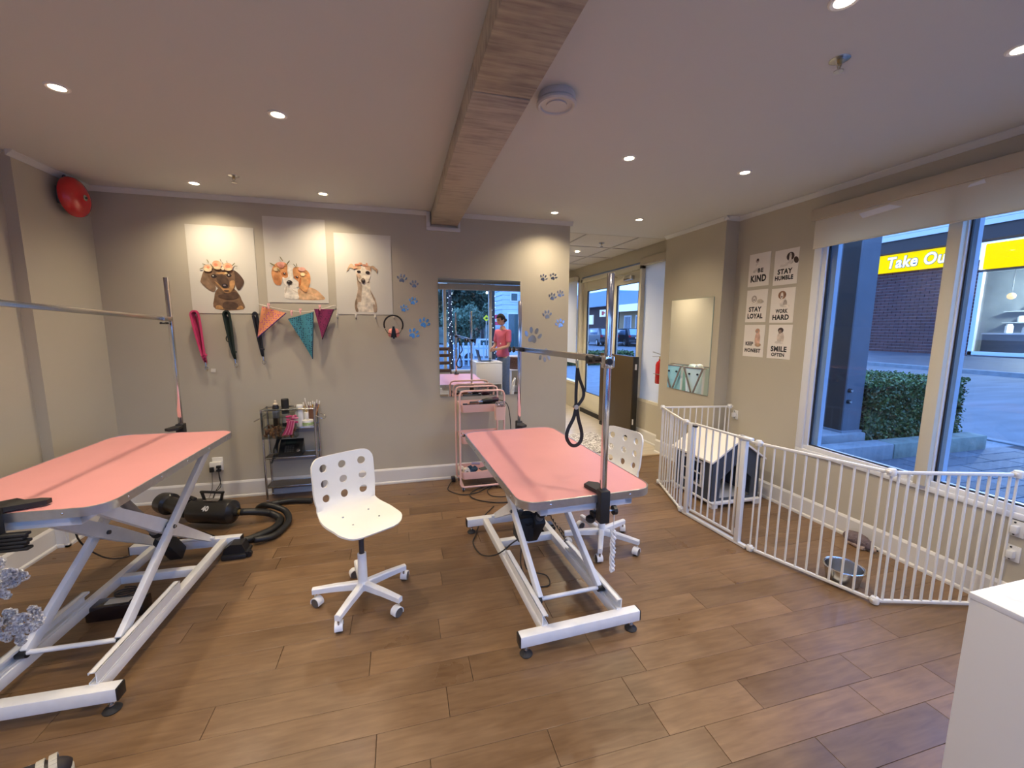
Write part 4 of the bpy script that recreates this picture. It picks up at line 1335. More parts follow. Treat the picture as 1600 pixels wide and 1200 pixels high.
# bottom tray
for k, (x, y, col, nm, lb, cat) in enumerate(((2.545, -0.30, (0.72, 0.68, 0.62), 'cotton_roll', 'white roll at the left of the bottom pink tray', 'roll'), (2.50, -0.24, (0.74, 0.66, 0.58), 'cotton_roll', 'cream roll behind the white one in the bottom pink tray', 'roll'))):
    r_ = T(nm, lb, cat, (x, y, 0.11))
    r_.p('roll_body', G().cyl((-0.0, -0.03, 0.060), (0.0, 0.03, 0.060), 0.030, mat('roll_%d' % k, col, 0.9), 18))
    r_.p('roll_core', G().cyl((0, -0.031, 0.060), (0, -0.0305, 0.060), 0.011, mat('core_grey', (0.3, 0.27, 0.25), 0.8), 12))
w_ = T('cloth_bundle', 'crumpled dark blue cloth in the bottom pink tray', 'cloth', (2.60, -0.26, 0.11))
g = G()
rnd = random.Random(2)
for k in range(12):
    g.cbox((2.60+rnd.uniform(-0.03, 0.04), -0.27+rnd.uniform(-0.04, 0.04), 0.165+rnd.uniform(-0.02, 0.025)), (0.05, 0.035, 0.03), mat('navy_cloth', (0.02, 0.05, 0.09), 0.8), b=0.012, rot=(rnd.random()*3, rnd.random()*3, 0))
w_.wp('cloth', g)
w_ = T('lilac_tube', 'small lilac tube lying on the blue cloth', 'tube', (2.64, -0.20, 0.11))
w_.wp('tube_body', G().tube([(2.61, -0.19, 0.205), (2.69, -0.21, 0.205)], [0.014, 0.012], mat('lilac', (0.45, 0.36, 0.50), 0.4), 12))
w_ = T('flat_comb', 'flat grey-green slicker comb resting in the bottom pink tray', 'comb', (2.76, -0.28, 0.11))
w_.wp('comb_plate', G().bar((2.67, -0.33, 0.185), (2.85, -0.27, 0.195), 0.07, 0.010, mat('comb_grey', (0.10, 0.11, 0.10), 0.5), b=0.004))

# power bar and tangled cables on the floor under the pink trolley
cab = [(2.43, -0.13, 0.03), (2.38, -0.22, 0.008), (2.36, -0.34, 0.007), (2.46, -0.47, 0.007), (2.60, -0.47, 0.008), (2.74, -0.36, 0.008), (2.84, -0.30, 0.012), (2.90, -0.22, 0.10), (2.94, -0.05, 0.30)]
one('power_cable', G().tube(cab, 0.0042, black_rb, 6, smooth=6), 'dark cable looping from the plug beside the pink trolley', 'cable', loc=(2.5, -0.3, 0))
cab = [(2.88, -0.42, 0.008), (2.78, -0.34, 0.014), (2.64, -0.38, 0.012), (2.54, -0.50, 0.010), (2.58, -0.62, 0.007), (2.72, -0.72, 0.007), (2.86, -0.74, 0.007), (2.96, -0.66, 0.007), (2.98, -0.50, 0.008), (2.88, -0.36, 0.015), (2.70, -0.28, 0.018)]
one('power_cable', G().tube(cab, 0.0048, black_rb, 6, smooth=6), 'coiled dark cable lying under the rear end of the right table', 'cable', loc=(2.8, -0.5, 0))
cab = [(2.84, -0.30, 0.012), (2.72, -0.44, 0.010), (2.74, -0.58, 0.007), (2.90, -0.62, 0.007), (3.02, -0.56, 0.007), (3.06, -0.40, 0.007), (3.04, -0.2, 0.006)]
one('power_cable', G().tube(cab, 0.0042, black_rb, 6, smooth=6), 'inner loop of dark cable behind the right table base', 'cable', loc=(2.9, -0.45, 0))
pw = T('plug_block', 'black plug block on the floor at the left foot of the pink trolley', 'plug', (2.435, -0.10, 0))
pw.p('plug_body', G().box(-0.02, -0.03, 0.001, 0.02, 0.03, 0.05, black_pl, b=0.006))

# cable of the right table motor
cab = [(2.70, -1.78, 0.24), (2.62, -1.77, 0.20), (2.52, -1.72, 0.10), (2.45, -1.55, 0.012), (2.42, -1.38, 0.008), (2.46, -1.26, 0.010), (2.55, -1.02, 0.008), (2.7, -0.8, 0.008)]
one('power_cable', G().tube(cab, 0.0045, black_rb, 6, smooth=6), 'black cable curving from the right table motor to the floor', 'cable', loc=(2.5, -1.5, 0))
cab = [(2.66, -1.80, 0.20), (2.64, -1.86, 0.08), (2.68, -1.95, 0.008), (2.78, -1.98, 0.006), (2.80, -1.88, 0.007), (2.68, -1.84, 0.05), (2.69, -1.78, 0.2)]
one('power_cable', G().tube(cab, 0.0040, black_rb, 6, smooth=6), 'thin cable loop hanging under the right table motor', 'cable', loc=(2.7, -1.9, 0))
coil = [(3.0+0.06*k/30, -1.42-0.28*k/30+0.009*math.sin(k*2.1), 0.16-0.13*(k/30)+0.009*math.cos(k*2.1)) for k in range(31)]
one('coiled_cable', G().tube([(2.85, -1.50, 0.25)]+coil+[(3.10, -1.75, 0.008), (3.12, -1.30, 0.006)], 0.0040, black_rb, 6), 'springy coiled cable beside the right base rail of the right table', 'cable', loc=(3.0, -1.5, 0))
pd = T('foot_pedal', 'black foot pedal box behind the motor of the right table', 'foot pedal', (3.005, -1.28, 0))
pd.p('pedal_base', G().box(-0.07, -0.05, 0.0, 0.07, 0.05, 0.03, black_mt, b=0.008))
pd.p('pedal_plate', G().bar((-0.06, 0, 0.045), (0.06, 0, 0.035), 0.07, 0.014, black_pl, b=0.004))
# ================================================================ FLOOR THINGS ON THE LEFT
pd = T('foot_pedal', 'black foot pedal box at the rear right corner of the left table base', 'foot pedal', (0.83, -1.12, 0))
pd.p('pedal_base', G().box(-0.075, -0.065, 0.0, 0.075, 0.065, 0.035, black_mt, b=0.010))
pd.p('pedal_plate', G().prism([(-0.07, 0.0), (0.07, 0.0), (0.05, 0.062), (-0.02, 0.066), (-0.06, 0.04)], -0.045, 0.045, black_pl, Matrix.Translation((0, 0, 0.034)) @ Matrix.Rotation(R(90), 4, 'X')), smooth=20)
pd.p('pedal_hinge', G().cyl((0.07, -0.05, 0.03), (0.07, 0.05, 0.03), 0.014, black_pl, 10).cyl((0.085, -0.045, 0.02), (0.085, -0.02, 0.02), 0.02, black_pl, 12))
ap = T('power_adapter', 'glossy black control box on the floor under the left table', 'control box', (0.44, -1.63, 0))
ap.p('box_body', G().box(-0.13, -0.045, 0.0, 0.13, 0.045, 0.085, mat('gloss_black', (0.010, 0.005, 0.007), 0.12, coat=0.5), b=0.010))
ap.p('label_plate', G().box(-0.05, -0.030, 0.085, 0.06, 0.020, 0.0862, mat('cream_label', (0.5, 0.48, 0.42), 0.5)))
ap.p('coiled_lead', G().tube([(0.02+0.05*math.cos(k*0.5), 0.0+0.03*math.sin(k*0.5)+0.03, 0.094+k*0.0010) for k in range(30)], 0.004, black_rb, 6))
dy = T('force_dryer', 'black canister force dryer lying on the floor behind the left table', 'dryer', (0.40, -0.52, 0))
A0, A1 = Vector((0.345, -0.535, 0.118)), Vector((0.665, -0.640, 0.118))
dA = (A1-A0).normalized()


def along(p0, d, prof, n=28):
    """lathe profile (r, s) about an axis through p0 along d"""
    z = d
    x = z.cross(Vector((0, 0, 1))).normalized()
    y = z.cross(x)
    M = Matrix(((x.x, y.x, z.x, p0.x), (x.y, y.y, z.y, p0.y), (x.z, y.z, z.z, p0.z), (0, 0, 0, 1)))
    return prof, n, M


pr, n_, M_ = along(A0, dA, [(0, -0.012), (0.07, -0.010), (0.088, 0.0), (0.094, 0.015), (0.094, 0.300), (0.088, 0.322), (0.060, 0.340), (0.034, 0.348), (0.032, 0.372), (0, 0.374)])
dy.wp('motor_canister', G().lathe(pr, n_, mat('dryer_black', (0.016, 0.015, 0.015), 0.28, coat=0.2), M_))
B0, B1 = Vector((0.030, -0.300, 0.122)), Vector((0.270, -0.475, 0.118))
dB = (B1-B0).normalized()
pr, n_, M_ = along(B0, dB, [(0, 0.0), (0.066, 0.0), (0.080, 0.012), (0.086, 0.05), (0.086, 0.10), (0.062, 0.115), (0.058, 0.20), (0.070, 0.215), (0.070, 0.31), (0, 0.31)])
fb = dy.wp('filter_canister', G().lathe(pr, n_, mat('dryer_black', (0.016, 0.015, 0.015), 0.28), M_))
dy.wp('filter_grille', G().lathe([(0, -0.003), (0.05, -0.003), (0.055, 0.001)], 24, mat('grille_brown', (0.07, 0.045, 0.035), 0.5), M_), parent=fb)
dy.wp('silver_label', G().bar(B0-dB*0.004+Vector((0.01, -0.01, 0.0)), B0-dB*0.006+Vector((0.01, -0.01, 0.0)), 0.02, 0.03, mat('silver_label', (0.4, 0.38, 0.34), 0.4)), parent=fb)
top = (A0+A1)/2+Vector((0, 0, 0.094))
g = G()
hd = dA
for q in (-0.085, 0.085):
    g.bar(top+hd*q*0.8, top+hd*q+Vector((0, 0, 0.062)), 0.020, 0.014, black_pl, b=0.003)
g.bar(top-hd*0.095+Vector((0, 0, 0.062)), top+hd*0.095+Vector((0, 0, 0.062)), 0.022, 0.016, black_pl, b=0.004)
dy.wp('carry_handle', g)
dy.wp('switch_panel', G().bar(top-hd*0.06+Vector((0, -0.012, 0.004)), top+hd*0.06+Vector((0, -0.012, 0.004)), 0.04, 0.012, steel, b=0.003))
vs, fs = text_geo('40', 0.052, 0.002)
yy = (-dA.cross(Vector((0, 0, 1)))).normalized()
nrm = (Vector((dA.y, -dA.x, 0)).normalized()+Vector((0, 0, 0.75))).normalized()
upx = nrm.cross(dA).normalized()
o_ = A0+dA*0.165+nrm*0.0948-upx*0.02
Mt = Matrix(((dA.x, upx.x, nrm.x, o_.x), (dA.y, upx.y, nrm.y, o_.y), (dA.z, upx.z, nrm.z, o_.z), (0, 0, 0, 1)))
dy.wp('number_print', G().add(vs, fs, mat('print_white', (0.75, 0.75, 0.72), 0.5), Mt), smooth=0)
dy.wp('carry_strap', G().tube([B1+Vector((-0.02, 0.0, 0.07)), B1+Vector((0.03, -0.02, 0.10)), A0+Vector((0.03, -0.02, 0.098))], 0.014, black_rb, 8, smooth=4))
dy.wp('outlet_ring', G().cyl(A0+dA*0.372, A0+dA*0.392, 0.020, brass, 20))
hose = [A0+dA*0.385, Vector((0.80, -0.645, 0.105)), Vector((0.90, -0.60, 0.06)), Vector((0.985, -0.66, 0.030)), Vector((0.985, -0.80, 0.028)), Vector((0.90, -0.92, 0.028)), Vector((0.80, -0.97, 0.028)), Vector((0.62, -0.90, 0.028)), Vector((0.50, -0.80, 0.028))]
hp = spline(hose, 26)
one('dryer_hose', G().tube(hp, [0.026+0.0022*(i % 2) for i in range(len(hp))], mat('hose_black', (0.013, 0.013, 0.013), 0.45), 12), 'ribbed black hose looping from the dryer over the floor', 'hose', loc=(0.8, -0.8, 0), smooth=60)
hose = [Vector((1.16, -0.33, 0.028)), Vector((1.0, -0.29, 0.028)), Vector((0.86, -0.31, 0.028)), Vector((0.76, -0.40, 0.030)), Vector((0.83, -0.50, 0.095)), Vector((0.93, -0.545, 0.088)), Vector((1.02, -0.60, 0.055)), Vector((1.06, -0.74, 0.028)), Vector((1.01, -0.94, 0.028)), Vector((0.90, -1.00, 0.040))]
hp = spline(hose, 26)
one('dryer_hose', G().tube(hp, [0.022+0.002*(i % 2) for i in range(len(hp))], MATS['hose_black'], 12), 'second ribbed black hose running behind the dryer towards the steel trolley', 'hose', loc=(0.9, -0.5, 0), smooth=60)
cab = [(0.25, -1.40, 0.74), (0.14, -1.30, 0.50), (0.02, -1.20, 0.30), (0.0, -1.05, 0.10), (0.10, -0.98, 0.008), (0.30, -0.80, 0.006), (0.45, -0.72, 0.006)]
one('power_cable', G().tube(cab, 0.0048, black_rb, 6, smooth=6), 'black cable drooping from the left table to the floor', 'cable', loc=(0.1, -1.1, 0))
# wall outlet with plugs
ou = T('wall_outlet', 'white wall outlet with a plug-in adapter low on the back wall', 'outlet', (0.335, -0.001, 0.33), M=wall_back(0.335, 0.325))
ou.p('cover_plate', G().box(-0.040, -0.062, 0.001, 0.045, 0.062, 0.008, white_pl, b=0.003))
ou.p('adapter', G().box(-0.055, -0.055, 0.008, 0.038, 0.025, 0.036, white_pl, b=0.006))
for k, (x, y, w, h) in enumerate(((-0.048, -0.060, 0.032, 0.045), (0.005, -0.028, 0.036, 0.026), (0.004, -0.058, 0.036, 0.022))):
    p_ = T('power_plug', ('square black plug, leftmost in the wall outlet', 'upper black plug in the wall outlet', 'lower black plug in the wall outlet')[k], 'plug', M=wall_back(0.335, 0.325))
    p_.p('plug_body', G().box(x, y, 0.037, x+w, y+h, 0.062, black_pl, b=0.005))
    xx = 0.335+x+w/2
    zz = 0.325+y
    end = ((xx-0.04, -0.10, 0.02), (xx+0.02, -0.35, 0.22), (xx+0.03, -0.35, 0.22))[k]
    p_.wp('plug_cord', G().tube([(xx, -0.05, zz+0.01), (xx, -0.055, zz-0.05), (xx+(0.0, 0.01, 0.012)[k], -0.07, zz-0.13), ((xx+end[0])/2, end[1]*0.5-0.03, (0.06, 0.12, 0.12)[k]), (end[0], end[1], (0.02, 0.03, 0.03)[k])], 0.0035 if k else 0.0022, black_rb, 6, smooth=5))

# ================================================================ FIRE BELL
be = T('fire_bell', 'large red round fire alarm bell high on the left wall corner', 'fire bell', (XL, -0.285, 2.475))
Mb = Matrix(((0, 0, 1, 0), (0, 1, 0, 0), (-1, 0, 0, 0), (0, 0, 0, 1)))
be.p('gong', G().lathe([(0.128, 0.055), (0.134, 0.056), (0.137, 0.062), (0.137, 0.080), (0.130, 0.098), (0.108, 0.116), (0.070, 0.130), (0.030, 0.136), (0.0, 0.137)], 40, red_enamel, Mb))
be.p('back_box', G().box(0.001, -0.06, -0.06, 0.058, 0.06, 0.06, mat('bell_grey', (0.12, 0.12, 0.11), 0.5), b=0.006).lathe([(0.0, 0.040), (0.09, 0.042), (0.10, 0.056), (0.0, 0.058)], 28, MATS['bell_grey'], Mb))
be.p('centre_bolt', G().lathe([(0.020, 0.1365), (0.021, 0.140), (0.012, 0.143), (0.0, 0.143)], 20, steel, Mb).lathe([(0.007, 0.143), (0.008, 0.149), (0, 0.150)], 6, black_mt, Mb))
be.p('conduit', G().cyl((0.028, 0.0, 0.06), (0.028, 0.0, 0.150), 0.010, mat('conduit_brown', (0.14, 0.09, 0.07), 0.5), 10))

# ================================================================ DOG POSTERS


def wc(col, k=[0]):
    return mat('watercolour_%d_%d_%d' % (int(col[0]*100), int(col[1]*100), int(col[2]*100)), col, 0.85, noise=0.35, nscale=22)


def poster(label, x0, x1, z0, z1, org, scl, ax, az, layers):
    cx, cz = (x0+x1)/2, (z0+z1)/2
    t = T('dog_poster', label, 'poster', M=wall_back(cx, cz, 0.001), group='large watercolour dog posters')
    w, h = (x1-x0)/2, (z1-z0)/2
    t.p('paper_sheet', G().box(-w, -h, 0.0, w, h, 0.0022, paper), smooth=0)
    g = G()

    def mp(u, v):
        px, py = org[0]+u/scl, org[1]+v/scl
        return (ax[0]+(px-ax[1])*ax[2]-cx, az[0]-(py-az[1])*az[2]-cz)
    zz = 0.0025
    for (poly, col) in layers:
        if isinstance(poly[0], (int, float)):
            u, v, ru, rv = poly[:4]
            ro = poly[4] if len(poly) > 4 else 0
            pts = ell(u, v, ru, rv, R(ro), 18)
        else:
            pts = sm2(poly, 4)
        g.prism([mp(*p) for p in pts], zz, zz+0.0003, wc(col))
        zz += 0.00035
    t.p('printed_dog', g, smooth=0)
    return t


BR, BD, TAN, BLK = (0.20, 0.115, 0.065), (0.10, 0.055, 0.035), (0.50, 0.27, 0.11), (0.025, 0.015, 0.015)
PK, PKD, GRN, CRM = (0.85, 0.42, 0.25), (0.75, 0.26, 0.14), (0.20, 0.17, 0.07), (0.85, 0.60, 0.36)


def leaf(u, v, L, a):
    return (u, v, L, L*0.18, a)


dachs = [([(535, 1120), (530, 880), (580, 740), (680, 690), (900, 690), (1010, 800), (1060, 920), (1085, 1120)], BR),
         ([(700, 1110), (690, 1000), (800, 960), (960, 1000), (960, 1110)], BD), ([(545, 1118), (560, 1050), (640, 1050), (680, 1118)], TAN), ([(950, 1118), (1000, 1060), (1060, 1050), (1082, 1118)], TAN),
         ([(600, 860), (780, 800), (960, 770), (1000, 880), (800, 930)], BD),
         ([(375, 360), (300, 540), (300, 600), (400, 710), (500, 772), (560, 750), (570, 660), (500, 540), (440, 400)], (0.24, 0.15, 0.09)), ([(940, 340), (1040, 390), (1140, 540), (1100, 650), (1030, 732), (980, 690), (955, 540)], BD),
         ([(430, 370), (470, 540), (600, 680), (700, 780), (790, 800), (880, 770), (950, 660), (965, 480), (930, 330), (680, 290), (500, 320)], BR),
         ([(560, 560), (660, 680), (760, 790), (870, 760), (945, 640), (950, 540), (860, 560), (840, 680), (720, 690), (620, 600)], TAN),
         ([(590, 400), (680, 380), (800, 380), (780, 420), (690, 430)], TAN), ([(600, 460), (740, 420), (830, 520), (840, 640), (760, 660), (650, 620)], BD),
         ((560, 465, 55, 38), BLK), ((855, 440, 50, 34), BLK), ((545, 455, 14, 12), (0.9, 0.85, 0.8)), ((850, 432, 14, 12), (0.9, 0.85, 0.8)), ((800, 395, 30, 22), (0.62, 0.45, 0.22)),
         ((758, 650, 62, 42), BLK), ((750, 640, 30, 14), (0.3, 0.25, 0.27)), ((785, 745, 55, 16), BD),
         (leaf(470, 170, 40, 60), GRN), (leaf(400, 240, 45, 20), GRN), (leaf(345, 320, 50, -20), GRN), (leaf(720, 150, 35, 70), GRN), (leaf(840, 180, 35, 80), GRN), (leaf(960, 220, 50, -45), GRN), (leaf(1010, 250, 35, 0), GRN), (leaf(760, 220, 40, 80), GRN), (leaf(545, 270, 60, 60), GRN),
         ((460, 300, 80, 60), (0.86, 0.50, 0.30)), ((460, 340, 75, 40), CRM), ((470, 295, 30, 26), PKD), ((640, 230, 90, 75), PK), ((620, 240, 40, 30), PKD), ((650, 300, 70, 28), CRM),
         ((850, 265, 95, 72), PK), ((850, 262, 50, 34), PKD), ((855, 320, 70, 30), CRM), ((750, 310, 32, 30), (0.9, 0.7, 0.5))]
poster('white poster of a brown dachshund puppy with a flower crown, leftmost of the three', 0.256, 0.762, 1.664, 2.392, (290, 395), 12.63, (0.256, 297, 0.506/104), (2.392, 353, 0.728/137.5), dachs)
OR, ORD, WH, SH = (0.72, 0.33, 0.13), (0.48, 0.16, 0.05), (0.86, 0.80, 0.70), (0.66, 0.58, 0.47)
cav = [([(680, 1022), (670, 880), (740, 760), (920, 740), (1090, 800), (1200, 900), (1245, 1022)], (0.72, 0.44, 0.24)), ([(700, 1010), (720, 940), (900, 900), (1100, 960), (1180, 1015)], (0.80, 0.52, 0.30)),
       ([(430, 1010), (400, 880), (440, 730), (660, 760), (690, 880), (690, 1015)], WH), ([(410, 880), (440, 740), (470, 760), (440, 880)], SH), ([(560, 800), (640, 840), (700, 870), (640, 870)], SH),
       ([(380, 460), (400, 640), (470, 740), (600, 775), (700, 740), (740, 600), (760, 480), (700, 330), (560, 260), (450, 300)], WH),
       ([(160, 440), (210, 300), (300, 220), (420, 210), (500, 260), (495, 400), (500, 520), (440, 560), (385, 540), (350, 690), (290, 722), (220, 690), (180, 600)], OR),
       ([(200, 600), (230, 480), (330, 560), (350, 680), (290, 715), (230, 690)], (0.62, 0.25, 0.09)),
       ([(620, 340), (700, 300), (860, 340), (960, 430), (980, 600), (930, 740), (880, 860), (800, 830), (720, 740), (720, 640), (640, 560), (610, 440)], OR),
       ([(740, 500), (860, 500), (940, 620), (900, 780), (850, 850), (780, 800), (730, 700)], (0.78, 0.40, 0.16)), ([(720, 700), (740, 560), (780, 560), (760, 700)], ORD),
       ((425, 465, 62, 42), ORD), ((430, 460, 28, 24), BLK), ((432, 448, 9, 8), (0.9, 0.85, 0.8)), ((680, 530, 62, 34), ORD), ((690, 530, 28, 20), BLK), ((700, 515, 9, 8), (0.9, 0.8, 0.7)),
       ((528, 650, 62, 46), BLK), ((510, 630, 26, 12), (0.25, 0.25, 0.22)), ((515, 720, 24, 12), (0.25, 0.2, 0.15)),
       ((370, 260, 85, 55), (0.80, 0.36, 0.26)), ((380, 300, 60, 36), (0.74, 0.30, 0.22)), ((270, 370, 60, 42), (0.82, 0.62, 0.34)), ((810, 350, 80, 45), (0.80, 0.42, 0.32)), ((820, 460, 52, 40), (0.85, 0.66, 0.36)),
       (leaf(390, 140, 60, 60), GRN), (leaf(200, 270, 70, 30), GRN), (leaf(530, 210, 55, -50), GRN), (leaf(480, 262, 40, 0), GRN), (leaf(660, 270, 45, 50), GRN), (leaf(705, 265, 45, 85), GRN), (leaf(320, 390, 50, 50), GRN), (leaf(880, 430, 45, 30), GRN)]
poster('white poster of an orange and white spaniel puppy, the tallest, in the middle', 0.835, 1.334, 1.766, 2.497, (415, 395), 14.12, (0.835, 418, 0.5/93), (2.497, 340.5, 0.731/132.5), cav)
GB, GBD = (0.50, 0.37, 0.26), (0.28, 0.19, 0.12)
whip = [([(325, 470), (330, 600), (290, 780), (262, 900), (280, 1040), (335, 1040), (660, 1045), (685, 940), (650, 780), (570, 620), (545, 470)], (0.80, 0.72, 0.59)),
        ([(325, 470), (335, 620), (290, 800), (262, 930), (285, 1040), (330, 1035), (310, 950), (330, 860), (385, 850), (400, 700), (415, 560), (390, 500)], GB), ([(290, 800), (262, 930), (285, 1040), (325, 1035), (300, 930), (305, 860)], GBD),
        ([(550, 590), (590, 700), (640, 840), (640, 900), (610, 900), (620, 1042), (672, 1045), (684, 940), (655, 800), (600, 690)], GB), ([(560, 620), (600, 710), (645, 840), (620, 800)], GBD),
        ([(300, 250), (310, 350), (345, 440), (410, 500), (450, 515), (510, 490), (560, 420), (590, 300), (590, 230), (520, 160), (400, 140), (320, 160)], (0.84, 0.74, 0.60)),
        ([(325, 330), (350, 440), (400, 500), (380, 500), (330, 460)], GBD), ([(555, 400), (540, 470), (515, 490), (550, 480)], GBD),
        ([(300, 240), (300, 160), (400, 140), (410, 200), (400, 240), (340, 250)], (0.80, 0.50, 0.28)), ([(500, 240), (480, 160), (540, 160), (600, 200), (590, 270), (540, 250)], (0.72, 0.45, 0.28)),
        ([(290, 250), (270, 170), (230, 145), (190, 180), (140, 285), (170, 270), (210, 220), (250, 240)], (0.62, 0.42, 0.26)), ([(585, 250), (580, 190), (630, 170), (690, 210), (720, 240), (700, 310), (680, 260), (640, 240), (610, 210)], (0.50, 0.32, 0.20)),
        ([(330, 320), (370, 330), (400, 380), (370, 420), (335, 380)], (0.74, 0.52, 0.36)),
        ((368, 290, 36, 26), BLK), ((530, 300, 40, 30), BLK), ((440, 455, 42, 48), GBD), ((445, 465, 32, 36), BLK), ((438, 440, 14, 12), (0.4, 0.34, 0.3)),
        ((340, 160, 50, 18), PKD), ((400, 140, 35, 22), PK), ((470, 165, 40, 18), (0.70, 0.32, 0.2)), ((520, 150, 20, 30), PK), ((300, 215, 30, 24), PK)]
poster('white poster of a slender cream whippet, rightmost of the three', 1.402, 1.896, 1.670, 2.394, (530, 400), 12.0, (1.402, 524.5, 0.496/88), (2.394, 366, 0.724/125), whip)

# six small motto prints


def fit_text(g, body, cx, cy, w, h, m, z):
    vs, fs = text_geo(body, 1.0, 0.046, 0.0, space=1.10)
    x0, x1 = min(v.x for v in vs), max(v.x for v in vs)
    y0, y1 = min(v.y for v in vs), max(v.y for v in vs)
    vs = [((v.x-(x0+x1)/2)/(x1-x0)*w+cx, (v.y-(y0+y1)/2)/(y1-y0)*h+cy, z) for v in vs]
    g.add(vs, fs, m)


def motto(label, y, z, lines, dog):
    t = T('motto_print', label, 'print', M=wall_right(XW-0.001, y, z), group='six motto prints beside the window')
    w, h = 0.236, 0.300
    t.p('paper_sheet', G().box(0, -h, 0, w, 0, 0.0018, paper2), smooth=0)
    g = G()
    for (s, cx, cy, ww, hh) in lines:
        fit_text(g, s, cx*w, -cy*h, ww*w, hh*h, ink, 0.0024)
    t.p('lettering', g, smooth=0)
    g = G()
    for k, (u, v, ru, rv, ro, col) in enumerate(dog):
        g.prism(ell(u*w, -v*h, ru*w, rv*h, R(ro), 14), 0.0020+k*0.00025, 0.0022+k*0.00025, wc(col))
    t.p('printed_dog', g, smooth=0)


DB, LT, GY, TN = (0.07, 0.045, 0.04), (0.72, 0.66, 0.60), (0.42, 0.36, 0.32), (0.55, 0.36, 0.24)
motto('small print reading BE KIND with a white dog looking up', -0.815, 2.252, [('BE', 0.58, 0.52, 0.26, 0.13), ('KIND', 0.50, 0.76, 0.74, 0.21)], [(0.42, 0.42, 0.09, 0.15, 15, (0.75, 0.70, 0.64)), (0.33, 0.52, 0.12, 0.05, 20, (0.70, 0.64, 0.58)), (0.40, 0.22, 0.08, 0.06, 40, GY), (0.41, 0.19, 0.05, 0.04, 40, DB)])
motto('small print reading STAY HUMBLE with a lying dark-eared dog', -1.096, 2.240, [('STAY', 0.48, 0.62, 0.62, 0.155), ('HUMBLE', 0.46, 0.80, 0.76, 0.13)], [(0.50, 0.42, 0.28, 0.05, 12, LT), (0.90, 0.34, 0.09, 0.10, 30, DB), (0.66, 0.22, 0.16, 0.12, 0, DB), (0.66, 0.22, 0.05, 0.10, 0, LT), (0.66, 0.31, 0.06, 0.04, 0, LT), (0.70, 0.38, 0.10, 0.06, 0, LT)])
motto('small print reading STAY LOYAL with a puppy lying down', -0.817, 1.920, [('STAY', 0.46, 0.60, 0.62, 0.16), ('LOYAL', 0.48, 0.81, 0.74, 0.16)], [(0.52, 0.38, 0.34, 0.07, 0, LT), (0.66, 0.36, 0.14, 0.07, 0, (0.6, 0.52, 0.42)), (0.38, 0.28, 0.13, 0.11, 0, GY), (0.38, 0.29, 0.07, 0.08, 0, LT), (0.38, 0.31, 0.03, 0.02, 0, DB)])
motto('small print reading WORK HARD with a sitting spotted dog', -1.094, 1.912, [('WORK', 0.50, 0.66, 0.52, 0.12), ('HARD', 0.48, 0.84, 0.70, 0.155)], [(0.52, 0.40, 0.15, 0.16, 0, LT), (0.62, 0.44, 0.08, 0.10, 0, GY), (0.66, 0.52, 0.16, 0.04, 0, LT), (0.47, 0.20, 0.17, 0.12, 0, (0.28, 0.15, 0.09)), (0.46, 0.22, 0.06, 0.10, 0, LT), (0.46, 0.25, 0.03, 0.02, 0, DB)])
motto('small print reading KEEP HONEST with a sitting tan dog', -0.820, 1.594, [('KEEP', 0.30, 0.59, 0.38, 0.12), ('HONEST', 0.48, 0.80, 0.78, 0.125)], [(0.68, 0.44, 0.13, 0.24, 0, (0.66, 0.42, 0.32)), (0.66, 0.19, 0.11, 0.08, 0, (0.58, 0.34, 0.24)), (0.72, 0.62, 0.15, 0.06, 0, TN), (0.64, 0.22, 0.04, 0.03, 0, GY)])
motto('small print reading SMILE OFTEN with a sitting pug', -1.099, 1.594, [('SMILE', 0.50, 0.71, 0.68, 0.165), ('OFTEN', 0.48, 0.88, 0.56, 0.11)], [(0.54, 0.38, 0.15, 0.19, 0, (0.62, 0.52, 0.44)), (0.50, 0.52, 0.20, 0.05, 0, LT), (0.52, 0.16, 0.12, 0.08, 0, DB), (0.50, 0.20, 0.07, 0.06, 0, (0.30, 0.22, 0.18))])

# ================================================================ MIRRORS
mr_ = T('wall_mirror', 'large rectangular frameless mirror above the pink trolley, reflecting a person', 'mirror', M=wall_back(2.740, 1.4425, 0.0))
mr_.p('mirror_glass', G().box(-0.414, -0.5815, 0.002, 0.414, 0.5815, 0.008, mirror), smooth=0)
mr_.p('bevel_edge', G().box(-0.4155, -0.583, 0.001, 0.4155, 0.583, 0.0075, mirror_edge), smooth=0)
M2 = wall_right(5.050, 0.125, 1.878)
ms_ = T('wall_mirror', 'small rectangular mirror on the column above the white pen', 'mirror', M=M2)
ms_.p('mirror_glass', G().box(0.002, -1.020, 0.002, 0.683, -0.002, 0.008, mirror), smooth=0)
ms_.p('bevel_edge', G().box(0, -1.022, 0.001, 0.685, 0, 0.0075, mirror_edge), smooth=0)

